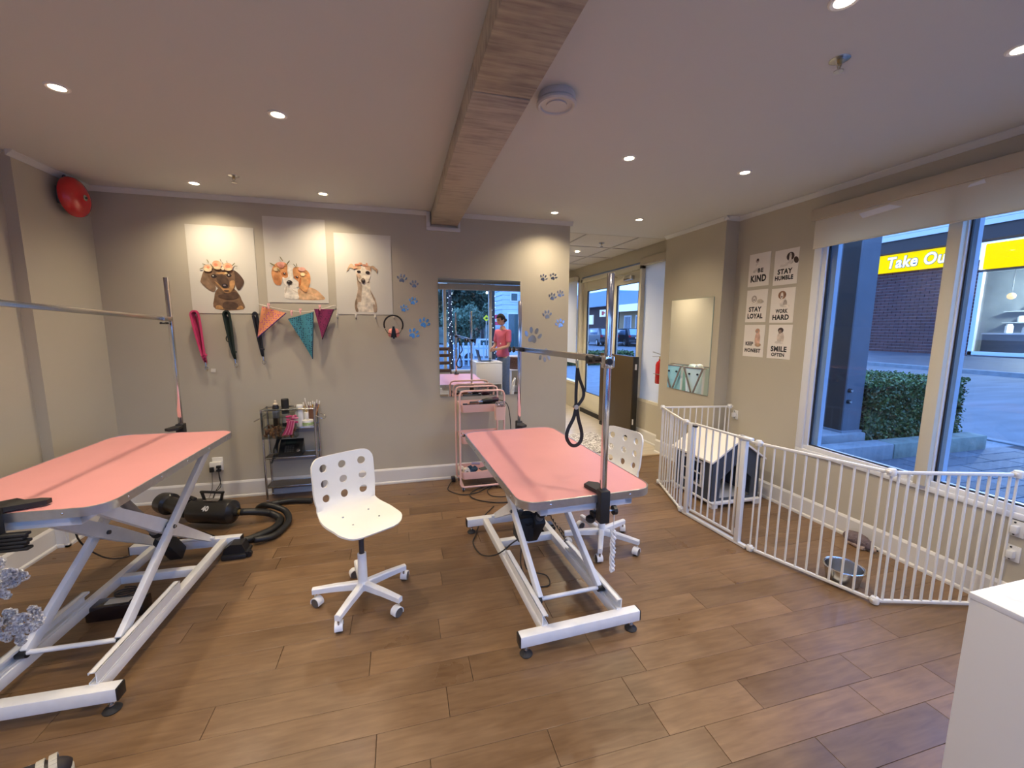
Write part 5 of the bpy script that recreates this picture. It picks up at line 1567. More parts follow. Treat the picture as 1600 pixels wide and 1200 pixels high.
# ================================================================ PAW PRINT STICKERS
paws = [(1.988, 2.010, 0.086, -8, 'upper left of the mirror, topmost and nearest the whippet poster'), (2.100, 1.960, 0.076, 0, 'left of the mirror, second from the top'),
        (2.086, 1.800, 0.078, -12, 'left of the mirror, upper one of the middle pair'), (2.000, 1.730, 0.074, -20, 'left of the mirror, lower one of the middle pair'),
        (2.186, 1.594, 0.104, -25, 'left of the mirror, closest to its left edge'), (2.082, 1.490, 0.104, -35, 'left of the mirror, lowest, beside the ear defenders'),
        (3.405, 2.066, 0.078, -25, 'right of the mirror, top left one'), (3.514, 2.080, 0.078, -20, 'right of the mirror, top right one'),
        (3.508, 1.876, 0.082, -12, 'right of the mirror, left one of the second pair'), (3.594, 1.908, 0.078, -25, 'right of the mirror, right one of the second pair'),
        (3.452, 1.690, 0.096, 5, 'right of the mirror, pale one halfway down'), (3.598, 1.600, 0.100, 18, 'right of the mirror, beside the wall corner'),
        (3.300, 1.470, 0.175, -10, 'right of the mirror, the largest'), (3.440, 1.275, 0.150, 200, 'partly behind the chrome crossbar, lowest on the right')]
for (x, z, w, ro, lab) in paws:
    t = T('paw_sticker', 'mirror paw print sticker '+lab, 'sticker', M=wall_back(x, z, 0.0005) @ Matrix.Rotation(R(ro), 4, 'Z') @ Matrix.Diagonal((w, w, 1, 1)), group='mirror paw print stickers')
    pad = sm2([(0, 0.06), (0.16, -0.04), (0.26, -0.22), (0.20, -0.38), (0.08, -0.36), (0, -0.32), (-0.08, -0.36), (-0.20, -0.38), (-0.26, -0.22), (-0.16, -0.04)], 3)
    t.p('main_pad', G().prism(pad, 0.0, 0.0015, sticker), smooth=0)
    for (u, v, r_, ro2) in ((-0.42, 0.06, 0.100, 30), (-0.17, 0.32, 0.105, 10), (0.17, 0.32, 0.105, -10), (0.42, 0.06, 0.100, -30)):
        t.p('toe_pad', G().prism(ell(u, v, r_, r_*1.75, R(ro2), 14), 0.0, 0.0015, sticker), smooth=0)

# ================================================================ LEASHES, BANDANAS, EAR DEFENDERS, HOOKS
hookw = mat('hook_white', (0.85, 0.80, 0.70), 0.4)


def hook(x, z, label):
    t = T('adhesive_hook', label, 'hook', M=wall_back(x, z, 0.0), group='white adhesive hooks')
    t.p('base_plate', G().prism(rrect(0.016, 0.038, 0.007, 3, 0, 0.0), 0.001, 0.005, hookw))
    t.p('hook_finger', G().tube([(0, 0.004, 0.004), (0, -0.012, 0.010), (0, -0.018, 0.020), (0, -0.010, 0.028), (0, -0.002, 0.029)], 0.0035, hookw, 8, smooth=3))


for (x, lab) in ((1.401, 'empty white hook below the left corner of the whippet poster'), (1.562, 'empty white hook below the middle of the whippet poster'), (1.733, 'empty white hook below the right half of the whippet poster'),
                 (0.286, 'white hook holding the pink leash'), (0.520, 'white hook holding the dark green leash'), (0.733, 'white hook holding the navy leash'), (1.902, 'white hook holding the pink ear defenders')):
    hook(x, 1.655, lab)


def leash(label, x, z, col, col2, L, lean, nloop, wid):
    t = T('dog_leash', label, 'leash', (x, -0.03, z), group='dog leashes on hooks')
    m1 = mat('leash_'+str(int(col[0]*100))+str(int(col[1]*100)), col, 0.6)
    m2 = mat('leash_'+str(int(col2[0]*100))+str(int(col2[1]*100))+'b', col2, 0.6)
    g = G()
    for k in range(nloop):
        w = wid*(0.35+0.65*k/max(1, nloop-1))
        o = lean*0.0
        P = []
        for j in range(17):
            a = PI*j/16
            f = 1
            P.append(Vector((x+w*math.cos(a)*-1, -0.018-0.006*k, z-0.02+0.030*math.sin(a))))
        tail = [Vector((x+w*s_*(1-0.72*q**1.5)+lean*q, -0.016-0.006*k, z-0.02-(L-0.03-0.012*k)*q)) for s_ in (1,) for q in (0.12, 0.3, 0.5, 0.75, 1.0)]
        head = [Vector((x-w*(1-0.72*q**1.5)+lean*q, -0.016-0.006*k, z-0.02-(L-0.03-0.010*k)*q)) for q in (1.0, 0.75, 0.5, 0.3, 0.12)]
        Q = spline(head+P+tail, 2)
        for i in range(len(Q)-1):
            g.bar(Q[i], Q[i]+(Q[i+1]-Q[i])*1.03, 0.015, 0.004, m1 if k % 2 == 0 else m2, upv=(0, 1, 0))
    t.wp('webbing', g, smooth=0)
    g = G()
    zz = z-L
    g.box(x+lean-0.016, -0.034, zz+0.07, x+lean+0.016, -0.012, zz+0.085, m1, b=0.003)
    t.wp('binding', g)
    g = G()
    g.cyl((x+lean, -0.024, zz+0.015), (x+lean+0.004, -0.024, zz-0.022), 0.006, steel, 8)
    g.tube([(x+lean+0.006+0.012*math.cos(a), -0.024, zz-0.038+0.018*math.sin(a)) for a in [2*PI*k/12 for k in range(12)]], 0.0030, steel, 6, closed=True)
    t.wp('snap_hook', g)
    return t


lp = leash('bright pink dog leash hanging folded under the dachshund poster', 0.286, 1.668, (0.66, 0.05, 0.17), (0.40, 0.03, 0.10), 0.44, 0.035, 7, 0.030)
lp.wp('paper_tag', G().cbox((0.375, -0.022, 1.172), (0.036, 0.002, 0.030), paper, rot=(0, 0.1, 0)), smooth=0)
lg = leash('dark green dog leash hanging under the middle of the dachshund poster', 0.520, 1.672, (0.012, 0.030, 0.022), (0.010, 0.022, 0.018), 0.42, 0.028, 6, 0.024)
lg.wp('side_loop', G().tube([(0.512+0.016*math.cos(a), -0.03, 1.445+0.026*math.sin(a)) for a in [2*PI*k/14 for k in range(14)]], 0.004, mat('leash_13b', (0.012, 0.022, 0.018), 0.6), 6, closed=True))
leash('navy and black dog leash partly behind the orange bandana', 0.733, 1.664, (0.010, 0.012, 0.022), (0.012, 0.012, 0.014), 0.39, 0.035, 3, 0.018)

# string, pins, bandanas
bs = T('bunting_string', 'white string strung below the spaniel poster', 'string', (1.08, -0.03, 1.70))
bs.wp('string', G().tube([(0.762, -0.012, 1.748), (0.84, -0.03, 1.728), (0.93, -0.034, 1.708), (1.05, -0.036, 1.690), (1.17, -0.036, 1.690), (1.29, -0.03, 1.716), (1.395, -0.010, 1.745), (1.401, -0.02, 1.66)], 0.0028, hookw, 6, smooth=4))


def dots(name, base, dot, scale, bias=0.32):
    m = mat(name, base, 0.8)
    t = m.node_tree
    b = t.nodes['Principled BSDF']
    tc = t.nodes.new('ShaderNodeTexCoord')
    vo = t.nodes.new('ShaderNodeTexVoronoi')
    vo.inputs['Scale'].default_value = scale
    vo.inputs['Randomness'].default_value = 0.45
    t.links.new(tc.outputs['Object'], vo.inputs['Vector'])
    lt = t.nodes.new('ShaderNodeMath')
    lt.operation = 'LESS_THAN'
    lt.inputs[1].default_value = bias
    t.links.new(vo.outputs['Distance'], lt.inputs[0])
    mx = t.nodes.new('ShaderNodeMix')
    mx.data_type = 'RGBA'
    mx.inputs[6].default_value = (*base, 1)
    mx.inputs[7].default_value = (*dot, 1)
    t.links.new(lt.outputs[0], mx.inputs[0])
    t.links.new(mx.outputs[2], b.inputs['Base Color'])
    return m


def bandana(label, pts, m, hem, hem_m, folds=3, seed=1):
    cx = sum(p[0] for p in pts)/len(pts)
    cz = max(p[1] for p in pts)
    t = T('bandana', label, 'bandana', (cx, -0.045, cz), group='bandanas pegged on the string')
    # triangulated sheet with gentle folds
    rnd = random.Random(seed)
    A, B, C_ = [Vector((p[0], 0, p[1])) for p in pts[:3]]
    n = 14
    vs, fs, idx = [], [], {}
    for i in range(n+1):
        for j in range(n+1-i):
            u, v = i/n, j/n
            p = A*(1-u-v)+B*u+C_*v
            fall = 1-v
            y = -0.042-0.012*math.sin((u+0.5*v)*PI*folds+seed)*(0.4+0.6*v)-0.01*v
            idx[(i, j)] = len(vs)
            vs.append((p.x, y, p.z))
    for i in range(n):
        for j in range(n-i):
            fs.append((idx[(i, j)], idx[(i+1, j)], idx[(i, j+1)]))
            if i+j < n-1:
                fs.append((idx[(i+1, j)], idx[(i+1, j+1)], idx[(i, j+1)]))
    k = len(vs)
    vs2 = vs+[(v[0], v[1]+0.0025, v[2]) for v in vs]
    fs2 = fs+[tuple(q+k for q in f[::-1]) for f in fs]
    t.wp('cloth', G().add(vs2, fs2, m), smooth=60)
    e = [vs[idx[(n-j, j)]] for j in range(n+1)]
    g = G().tube([(p[0], p[1]-0.001, p[2]) for p in e], 0.0045, hem_m, 6)
    t.wp('hem', g)
    return t


b_ = bandana('orange and pink bandana with purple hem, leftmost on the string', [(0.797, 1.728), (0.985, 1.672), (0.742, 1.455)], dots('bandana_orange', (0.85, 0.33, 0.15), (0.55, 0.10, 0.30), 55, 0.30), None, mat('hem_purple', (0.06, 0.025, 0.16), 0.8), 2.2, 1)
b2_ = bandana('teal spotted bandana hanging longest on the string', [(0.995, 1.622), (1.205, 1.685), (1.180, 1.262)], dots('bandana_teal', (0.055, 0.26, 0.34), (0.015, 0.05, 0.10), 60, 0.34), None, mat('hem_teal', (0.02, 0.07, 0.12), 0.8), 3.0, 2)
b3_ = bandana('dark magenta bandana, rightmost on the string', [(1.213, 1.712), (1.378, 1.712), (1.270, 1.440)], dots('bandana_magenta', (0.22, 0.015, 0.09), (0.09, 0.008, 0.05), 70, 0.36), None, mat('hem_dark', (0.05, 0.005, 0.03), 0.8), 2.4, 3)
pin_m = mat('pin_pink', (0.80, 0.40, 0.42), 0.5)
for k, (x, z) in enumerate(((0.848, 1.728), (1.028, 1.672), (1.100, 1.688), (1.262, 1.722))):
    pn = T('clothes_peg', ('pink clothes peg on the orange bandana', 'pink clothes peg at the left end of the teal bandana', 'pink clothes peg at the right of the teal bandana', 'pink clothes peg on the magenta bandana')[k], 'clothes peg', (x, -0.05, z), group='pink clothes pegs')
    pn.p('peg_jaws', G().bar((-0.005, 0.002, 0.026), (0.001, -0.006, -0.024), 0.009, 0.005, pin_m, b=0.001).bar((0.006, 0.012, 0.026), (0.000, 0.004, -0.024), 0.009, 0.005, pin_m, b=0.001))
    pn.p('peg_spring', G().cyl((-0.006, 0.003, 0.004), (0.007, 0.003, 0.004), 0.004, steel, 8))

em = T('ear_defenders', 'pink ear defenders with black headband hanging on a hook', 'ear defenders', (1.905, -0.06, 1.55))
arc = [(1.898+0.086*math.cos(R(a)), -0.045-0.02*math.sin(R(a)), 1.575+0.088*math.sin(R(a))) for a in range(-28, 209, 12)]
em.wp('headband', G().tube(arc, 0.0075, black_pl, 8))
pk = mat('muff_pink', (0.82, 0.28, 0.24), 0.35)
for s in (-1, 1):
    Mc = Matrix.Translation((1.898+s*0.026, -0.062, 1.500)) @ Matrix.Rotation(R(90*s-8*s), 4, 'Y')
    c_ = em.wp('ear_cup', G().lathe([(0, 0.024), (0.026, 0.022), (0.038, 0.012), (0.042, 0.0), (0.042, -0.006)], 24, pk, Mc))
    em.wp('ear_cushion', G().lathe([(0.042, -0.006), (0.044, -0.012), (0.040, -0.022), (0.030, -0.024), (0.028, -0.008)], 24, black_rb, Mc), parent=c_)
    em.wp('yoke', G().tube([(1.898+s*0.086*math.cos(R(-28)), -0.040, 1.575+0.088*math.sin(R(-28))), (1.898+s*0.056, -0.100, 1.500), (1.898+s*0.02, -0.106, 1.490)], 0.003, black_pl, 6))
em.wp('centre_strap', G().bar((1.898, -0.104, 1.560), (1.898, -0.104, 1.445), 0.020, 0.004, black_pl, upv=(0, 1, 0)))

# ================================================================ EXTINGUISHER, BROWN CABINET, RUG, HAMPERS (BACK ROOM)
ex = T('fire_extinguisher', 'red fire extinguisher hanging by the frosted sidelight, behind the column', 'fire extinguisher', (5.115, 0.395, 0.86))
ex.p('cylinder', G().lathe([(0, 0), (0.045, 0.0), (0.052, 0.01), (0.052, 0.24), (0.040, 0.275), (0.018, 0.29), (0.016, 0.31), (0, 0.31)], 24, red_enamel))
ex.p('valve', G().cyl((0, 0, 0.31), (0, 0, 0.345), 0.014, brass, 12))
ex.p('lever', G().bar((0, -0.01, 0.345), (-0.02, 0.13, 0.335), 0.020, 0.008, steel, b=0.002).bar((0, -0.01, 0.37), (-0.02, 0.13, 0.395), 0.020, 0.008, steel, b=0.002))
ex.p('hose', G().tube([(0.01, 0.01, 0.33), (0.055, 0.05, 0.30), (0.060, 0.055, 0.20), (0.058, 0.045, 0.08)], 0.009, black_rb, 8, smooth=4))
ex.p('wall_strap', G().box(-0.054, -0.056, 0.12, 0.075, 0.056, 0.128, steel))
bc = T('brown_cabinet', 'tall dark brown flat panelled unit standing against the glass door', 'cabinet', (5.02, 1.45, 0))
bc.wp('front_panel', G().box(5.055, 0.93, 0.07, 5.075, 1.90, 1.165, mat('dark_brown_laminate', (0.058, 0.036, 0.016), 0.45, noise=0.08, nscale=3), b=0.003))
bc.wp('body', G().box(5.077, 0.93, 0.05, 5.150, 1.90, 1.16, mat('black_laminate', (0.02, 0.017, 0.014), 0.4), b=0.003))
bc.wp('plinth', G().box(5.06, 0.95, 0.0, 5.14, 1.88, 0.05, black_mt))
bc.wp('white_switch', G().box(5.09, 0.925, 0.98, 5.12, 0.932, 1.06, white_pl, b=0.002))
bc.wp('white_hinge', G().box(5.08, 0.925, 0.20, 5.10, 0.932, 0.28, white_pl, b=0.002))
# shaggy rug
rg = mat('rug_pattern', (0.62, 0.58, 0.55), 0.95)
t = rg.node_tree
b = t.nodes['Principled BSDF']
tc = t.nodes.new('ShaderNodeTexCoord')
nz = t.nodes.new('ShaderNodeTexNoise'); nz.inputs['Scale'].default_value = 26; nz.inputs['Detail'].default_value = 2; nz.inputs['Distortion'].default_value = 2
t.links.new(tc.outputs['Object'], nz.inputs['Vector'])
cr = t.nodes.new('ShaderNodeValToRGB')
cr.color_ramp.elements[0].position = 0.46; cr.color_ramp.elements[0].color = (0.20, 0.18, 0.17, 1)
cr.color_ramp.elements[1].position = 0.54; cr.color_ramp.elements[1].color = (0.72, 0.69, 0.66, 1)
t.links.new(nz.outputs['Fac'], cr.inputs[0]); t.links.new(cr.outputs[0], b.inputs['Base Color'])
g = G()
g.box(4.02, 0.42, 0.003, 4.72, 1.35, 0.016, rg, b=0.006)
one('door_rug', g, 'small grey and white marbled rug on the pale floor behind the right table', 'rug', loc=(4.37, 0.9, 0.003))

# laundry hampers seen in the small mirror


def hamper(label, x, y, ma, mb, seed):
    t = T('laundry_hamper', label, 'hamper', (x, y, 0), R(70), group='laundry hampers in the back room')
    g = G()
    w, d, h = 0.17, 0.15, 0.93
    for yy in (-d, d):
        g.bar((-w, yy, 0.0), (w, yy, h), 0.022, 0.016, mat('hamper_leg', (0.22, 0.17, 0.13), 0.5), upv=(0, 1, 0))
    t.p('cross_leg', G().bar((-w, -d-0.01, 0.0), (w, -d-0.01, h), 0.022, 0.016, MATS.get('hamper_leg') or mat('hamper_leg', (0.22, 0.17, 0.13), 0.5), upv=(0, 1, 0)))
    t.p('cross_leg', G().bar((w, -d-0.03, 0.0), (-w, -d-0.03, h), 0.022, 0.016, MATS['hamper_leg'], upv=(0, 1, 0)))
    t.p('cross_leg', G().bar((-w, d+0.01, 0.0), (w, d+0.01, h), 0.022, 0.016, MATS['hamper_leg'], upv=(0, 1, 0)))
    t.p('cross_leg', G().bar((w, d+0.03, 0.0), (-w, d+0.03, h), 0.022, 0.016, MATS['hamper_leg'], upv=(0, 1, 0)))
    t.p('rim_rod', G().tube([(-w, -d, h), (w, -d, h), (w, d, h), (-w, d, h)], 0.012, MATS['hamper_leg'], 8, closed=True))
    o1 = rrect(2*w, 2*d, 0.05, 5)
    n = len(o1)
    g = G()
    vs = []
    levels = [(0.80, 0.18), (0.86, 0.4), (0.94, 0.7), (1.0, h-0.01), (0.97, h-0.01), (0.90, 0.7), (0.8, 0.25)]
    for (s_, z) in levels:
        vs += [(p[0]*s_, p[1]*s_, z) for p in o1]
    for k in range(len(levels)-1):
        for i in range(n):
            g.f.append((k*n+i, k*n+(i+1) % n, (k+1)*n+(i+1) % n, (k+1)*n+i))
            g.m.append(0)
    g.v = vs
    g.mats = [ma, mb]
    g.m = [(i // 3) % 2 for k in range(len(levels)-1) for i in range(n)]
    g.f.append(tuple(range(n))[::-1])
    g.m.append(0)
    t.p('cloth_bag', g)
    for q in (-0.07, 0.07):
        t.p('bag_button', G().cyl((q, -d-0.0, h-0.10), (q, -d-0.012, h-0.10), 0.016, black_pl, 12))
    return t


white_cl = mat('white_cloth', (0.80, 0.82, 0.80), 0.9, bump=0.2, bscale=30)
teal_cl = mat('teal_cloth', (0.35, 0.62, 0.60), 0.9)
hamper('hamper with white and teal striped bag, seen in the small column mirror', 3.48, 2.02, white_cl, teal_cl, 1)
hamper('hamper of pale towels with crossed wooden legs, seen in the small column mirror', 3.46, 1.52, white_cl, mat('mint_cloth', (0.60, 0.74, 0.68), 0.9), 2)
rnd = random.Random(4)
for k in range(3):
    g = G()
    px_, py_ = 3.46+rnd.uniform(-0.08, 0.08), 1.52+rnd.uniform(-0.09, 0.09)
    pts = [(px_+rnd.uniform(-0.07, 0.07), py_+rnd.uniform(-0.06, 0.06), 0.87+0.045*k+rnd.uniform(-0.02, 0.03)) for q in range(5)]
    g.tube(pts, [0.02, 0.04, 0.045, 0.04, 0.02], (white_cl, MATS['mint_cloth'])[k % 2], 8, smooth=3)
    o = one('towel', g, ('white towel lowest in the heap on the hamper', 'mint green towel in the middle of the heap on the hamper', 'white towel on top of the heap on the hamper')[k], 'towel', loc=(px_, py_, 0.86), group='towels in the hamper')

# ================================================================ NEAR LEFT: SILVER SPRAY, SHOE
sv = mat('silver_glitter', (0.66, 0.64, 0.64), 0.35, 0.75, noise=0.5, nscale=160, bump=0.8, bscale=300)
va = T('floor_vase', 'tall grey floor vase just outside the left edge of the picture', 'vase', (0.80, -3.02, 0))
va.p('vase_body', G().lathe([(0, 0), (0.07, 0), (0.085, 0.02), (0.095, 0.25), (0.060, 0.50), (0.050, 0.60), (0.060, 0.62), (0.055, 0.62), (0.045, 0.60), (0.05, 0.5), (0, 0.1)], 28, mat('vase_grey', (0.25, 0.25, 0.26), 0.3)))


def sprig(label, tips, base):
    t = T('silver_flower_sprig', label, 'artificial flowers', base, group='silver flower sprigs')
    rnd = random.Random(len(label))
    main = Vector(tips[0])
    t.wp('stem', G().tube([base, ((base[0]+main.x)/2, base[1], (base[2]+main.z)/2+0.03), tuple(main)], 0.003, sv, 6, smooth=4))
    for tp in tips:
        g = G()
        c = Vector(tp)
        g.tube([tuple(main+Vector((-0.03, 0, -0.02))), tuple(c)], 0.0016, sv, 5)
        nrm = Vector((rnd.uniform(-.4, .4), -1, rnd.uniform(-.2, .5))).normalized()
        x = nrm.cross(Vector((0, 0, 1))).normalized()
        y = x.cross(nrm)
        for k in range(7):
            a = 2*PI*k/7+rnd.random()*0.3
            d = x*math.cos(a)+y*math.sin(a)
            e = x*-math.sin(a)+y*math.cos(a)
            r = 0.0125+rnd.random()*0.004
            # curled ruffled petal
            P = [c+d*0.003, c+d*r*0.5+e*r*0.4+nrm*0.003, c+d*r*0.95+e*r*0.25+nrm*0.007, c+d*r*1.0-e*r*0.25+nrm*0.004, c+d*r*0.5-e*r*0.4+nrm*0.006]
            g.tube(P, [0.0020, 0.0026, 0.0022, 0.0027, 0.0020], sv, 5, smooth=2, closed=True)
        g.ball(c+nrm*0.004, 0.005, sv, 6)
        t.wp('flower_head', g)
    return t


sprig('glittery silver flower sprig at the left edge, upper of the two', [(1.008, -3.0, 0.982), (1.036, -3.0, 1.008), (1.059, -3.01, 0.986), (1.027, -3.0, 0.957), (1.053, -3.0, 0.962), (1.071, -3.0, 0.974), (1.012, -3.0, 0.931), (1.039, -3.0, 0.935), (0.995, -3.0, 0.952)], (0.83, -3.02, 0.62))
sprig('glittery silver flower sprig at the left edge, lower of the two', [(1.035, -2.99, 0.875), (1.014, -3.0, 0.863), (1.061, -3.0, 0.865), (1.082, -2.99, 0.875), (1.044, -3.0, 0.843), (1.069, -3.0, 0.84), (1.092, -3.0, 0.852), (1.027, -3.0, 0.826), (1.055, -3.0, 0.812), (1.006, -3.0, 0.841)], (0.82, -3.0, 0.62))

sh = T('shoe', 'dark shoe with pale grey straps at the bottom left corner', 'shoe', (0.68, -2.62, 0))
d = Vector((0.85, 0.5, 0)).normalized()
s_ = Vector((-d.y, d.x, 0))
c0 = Vector((0.680, -2.620, 0))
g = G()
out = [(c0+d*u*0.27+s_*v*0.10) for (u, v) in ((-0.5, -0.3), (-0.45, -0.42), (0, -0.36), (0.3, -0.46), (0.46, -0.30), (0.5, 0), (0.46, 0.28), (0.3, 0.44), (0, 0.36), (-0.45, 0.42), (-0.5, 0.3))]
g.prism(sm2([(p.x, p.y) for p in out], 3), 0.0, 0.024, mat('shoe_sole', (0.55, 0.53, 0.48), 0.7))
sh.wp('sole', g)
up_ = G()
for (u, w, z) in ((0.44, 0.030, 0.035), (0.36, 0.042, 0.048), (0.2, 0.046, 0.062), (0.0, 0.040, 0.085), (-0.2, 0.038, 0.095), (-0.42, 0.036, 0.085)):
    pass
P = [c0+d*u*0.27+Vector((0, 0, z)) for (u, z) in ((0.47, 0.028), (0.38, 0.036), (0.2, 0.042), (0.0, 0.050), (-0.2, 0.055), (-0.45, 0.055))]
up_.tube(P, [0.018, 0.034, 0.042, 0.046, 0.046, 0.034], mat('shoe_black', (0.020, 0.015, 0.016), 0.5), 16, smooth=3)
sh.wp('upper', up_)
for u in (0.33, 0.22, 0.10):
    pts = [c0+d*(u*0.27)+s_*0.048*math.cos(R(a))+Vector((0, 0, 0.040+0.044*math.sin(R(a)))) for a in range(0, 181, 15)]
    g = G()
    for i in range(len(pts)-1):
        g.bar(pts[i], pts[i+1], 0.020, 0.006, mat('strap_grey', (0.42, 0.40, 0.36), 0.7), upv=(0, 0, 1))
    sh.wp('shoe_strap', g)
# ================================================================ WHITE METAL PET PEN
ZT = 0.795
PA, PB_, PC, PE, PF_, PG = (5.135, -0.775), (4.437, -0.668), (4.235, -1.280), (4.295, -1.955), (4.530, -2.604), (5.165, -2.800)


def pen_panel(label, a, b, nb, gate=False, hinge_ends=1, brackets=()):
    a, b = Vector((a[0], a[1], 0)), Vector((b[0], b[1], 0))
    d = (b-a)
    L = d.length
    ang = math.atan2(d.y, d.x)
    t = T('pet_gate', label, 'gate', (a.x, a.y, 0), ang, group='white metal pet pen panels')
    e = 0.028
    if not gate:
        t.p('top_rail', G().bar((e, 0, ZT-0.012), (L-e, 0, ZT-0.012), 0.018, 0.018, gate_white, b=0.004))
        t.p('bottom_rail', G().bar((e, 0, 0.022), (L-e, 0, 0.022), 0.018, 0.018, gate_white, b=0.004))
        x0, x1 = e+0.012, L-e-0.012
        for k in range(nb):
            x = x0+(x1-x0)*k/(nb-1)
            t.p('bar', G().cyl((x, 0, 0.026), (x, 0, ZT-0.018), 0.0068, gate_white, 8))
    else:
        t.p('sill_rail', G().bar((e, 0, 0.014), (L-e, 0, 0.014), 0.030, 0.024, gate_white, b=0.004))
        t.p('gate_post', G().box(0.045, -0.017, 0.02, 0.081, 0.017, ZT-0.004, gate_white, b=0.004))
        t.p('gate_post', G().box(L-0.125, -0.017, 0.02, L-0.087, 0.017, ZT-0.020, gate_white, b=0.004))
        dr = t.p('gate_door', G().bar((0.10, 0, ZT-0.004), (L-0.10, 0, ZT-0.004), 0.020, 0.016, gate_white, b=0.004).bar((0.10, 0, 0.062), (L-0.135, 0, 0.062), 0.018, 0.018, gate_white, b=0.004)
                 .bar((0.105, 0, 0.055), (0.105, 0, ZT-0.004), 0.016, 0.018, gate_white, upv=(0, 1, 0), b=0.003).bar((L-0.145, 0, 0.055), (L-0.145, 0, ZT-0.004), 0.018, 0.022, gate_white, upv=(0, 1, 0), b=0.003))
        x0, x1 = 0.155, L-0.195
        for k in range(6):
            x = x0+(x1-x0)*k/5
            t.p('bar', G().cyl((x, 0, 0.066), (x, 0, ZT-0.01), 0.0068, gate_white, 8), parent=dr)
        t.p('latch', G().box(L-0.165, -0.020, ZT-0.012, L-0.05, 0.020, ZT+0.010, gate_white, b=0.006).box(L-0.145, -0.012, ZT+0.008, L-0.115, 0.012, ZT+0.014, mat('latch_grey', (0.35, 0.35, 0.36), 0.4), b=0.003))
        t.p('upper_link', G().bar((e, 0, ZT-0.010), (0.10, 0, ZT-0.008), 0.018, 0.016, gate_white, b=0.004).bar((L-0.07, 0, ZT-0.012), (L-e, 0, ZT-0.016), 0.018, 0.016, gate_white, b=0.004))
        t.p('hinge_spring', G().cyl((0.10, -0.004, 0.07), (0.10, -0.004, 0.09), 0.010, steel, 10).box(0.088, -0.014, ZT-0.030, 0.120, 0.014, ZT-0.016, black_pl, b=0.003))
        t.p('bare_strip', G().box(L-0.1265, -0.018, 0.12, L-0.118, 0.0, 0.43, mat('tan_strip', (0.42, 0.33, 0.22), 0.7), b=0.001))
    ends = [0.0] if hinge_ends == 1 else [0.0, L]
    for x in ends:
        for z in (ZT-0.012, 0.022):
            t.p('corner_joint', G().lathe([(0, -0.018), (0.020, -0.016), (0.022, -0.010), (0.022, 0.014), (0.018, 0.022), (0, 0.024)], 16, gate_white, c=(x, 0, z)).cbox((x, 0, z+0.006), (0.052, 0.034, 0.016), gate_white, b=0.005))
        t.p('corner_rod', G().cyl((x, 0, 0.006), (x, 0, ZT), 0.006, gate_white, 8))
    for (side, z) in brackets:
        x = 0.0 if side == 0 else L
        # wall plate stands square to the wall: rotate it out of the panel frame
        q = G().box(-0.010, -0.028, -0.045, -0.0005, 0.028, 0.045, gate_white, b=0.003).box(-0.045, -0.014, -0.022, -0.008, 0.014, 0.022, gate_white, b=0.005)
        wy = (a.y if side == 0 else b.y)-0.02
        q.v = [(v[0]+XW, v[1]+wy, v[2]+z) for v in q.v]
        br_ = t.wp('wall_bracket', q)
        for s in (-1, 1):
            t.wp('screw', G().cyl((XW-0.0125, wy+0.010, z+s*0.034), (XW-0.0100, wy+0.010, z+s*0.034), 0.005, black_mt, 8), parent=br_)
    return t


pen_panel('white barred pen panel running out from the wall behind the dog house', PA, PB_, 11, brackets=((0, 0.70),))
pen_panel('white barred pen panel at the left end, nearest the column', PB_, PC, 9)
pen_panel('white pen panel with a walk-through gate in front of the dog house', PC, PE, 6, gate=True)
pen_panel('white barred pen panel in front of the metal bowl', PE, PF_, 11)
pen_panel('white barred pen panel returning to the wall by the white cabinet', PF_, PG, 12, hinge_ends=2, brackets=((1, 0.478), (1, 0.335)))
# ================================================================ DOG HOUSE
navy = mat('dog_house_grey', (0.050, 0.062, 0.085), 0.55, noise=0.08, nscale=6)
cream = mat('dog_house_roof', (0.80, 0.74, 0.66), 0.5)
dhw = mat('dog_house_white', (0.74, 0.72, 0.70), 0.45)
dh = T('dog_house', 'dark grey dog house with cream pitched roof inside the white pen', 'dog house', (4.785, -1.04, 0))
X0, X1, Y0, Y1, ZE, ZR = 4.535, 5.035, -1.285, -0.78, 0.425, 0.590
xm = (X0+X1)/2
g = G()
th = 0.014


def gable(y, hole):
    # front panel built as a frame around a five sided opening
    outp = [(X0, 0.055), (X1, 0.055), (X1, ZE), (xm, ZR), (X0, ZE)]
    if not hole:
        return G().prism(outp, 0, th, navy, Matrix(((1, 0, 0, 0), (0, 0, -1, y+th), (0, 1, 0, 0), (0, 0, 0, 1))))
    inp = [(xm-0.165, 0.075), (xm+0.165, 0.075), (xm+0.165, 0.245), (xm, 0.385), (xm-0.165, 0.245)]
    vs = [(p[0], yy, p[1]) for yy in (y, y+th) for p in outp+inp]
    fs = []
    for i in range(5):
        j = (i+1) % 5
        fs += [(i, j, 5+j, 5+i), (10+i, 15+i, 15+j, 10+j), (i, 10+i, 10+j, j), (5+i, 5+j, 15+j, 15+i)]
    return G().add(vs, fs, navy)


dh.wp('front_panel', gable(Y0, True), smooth=0)
dh.wp('rear_panel', gable(Y1-th, False), smooth=0)
g = G()
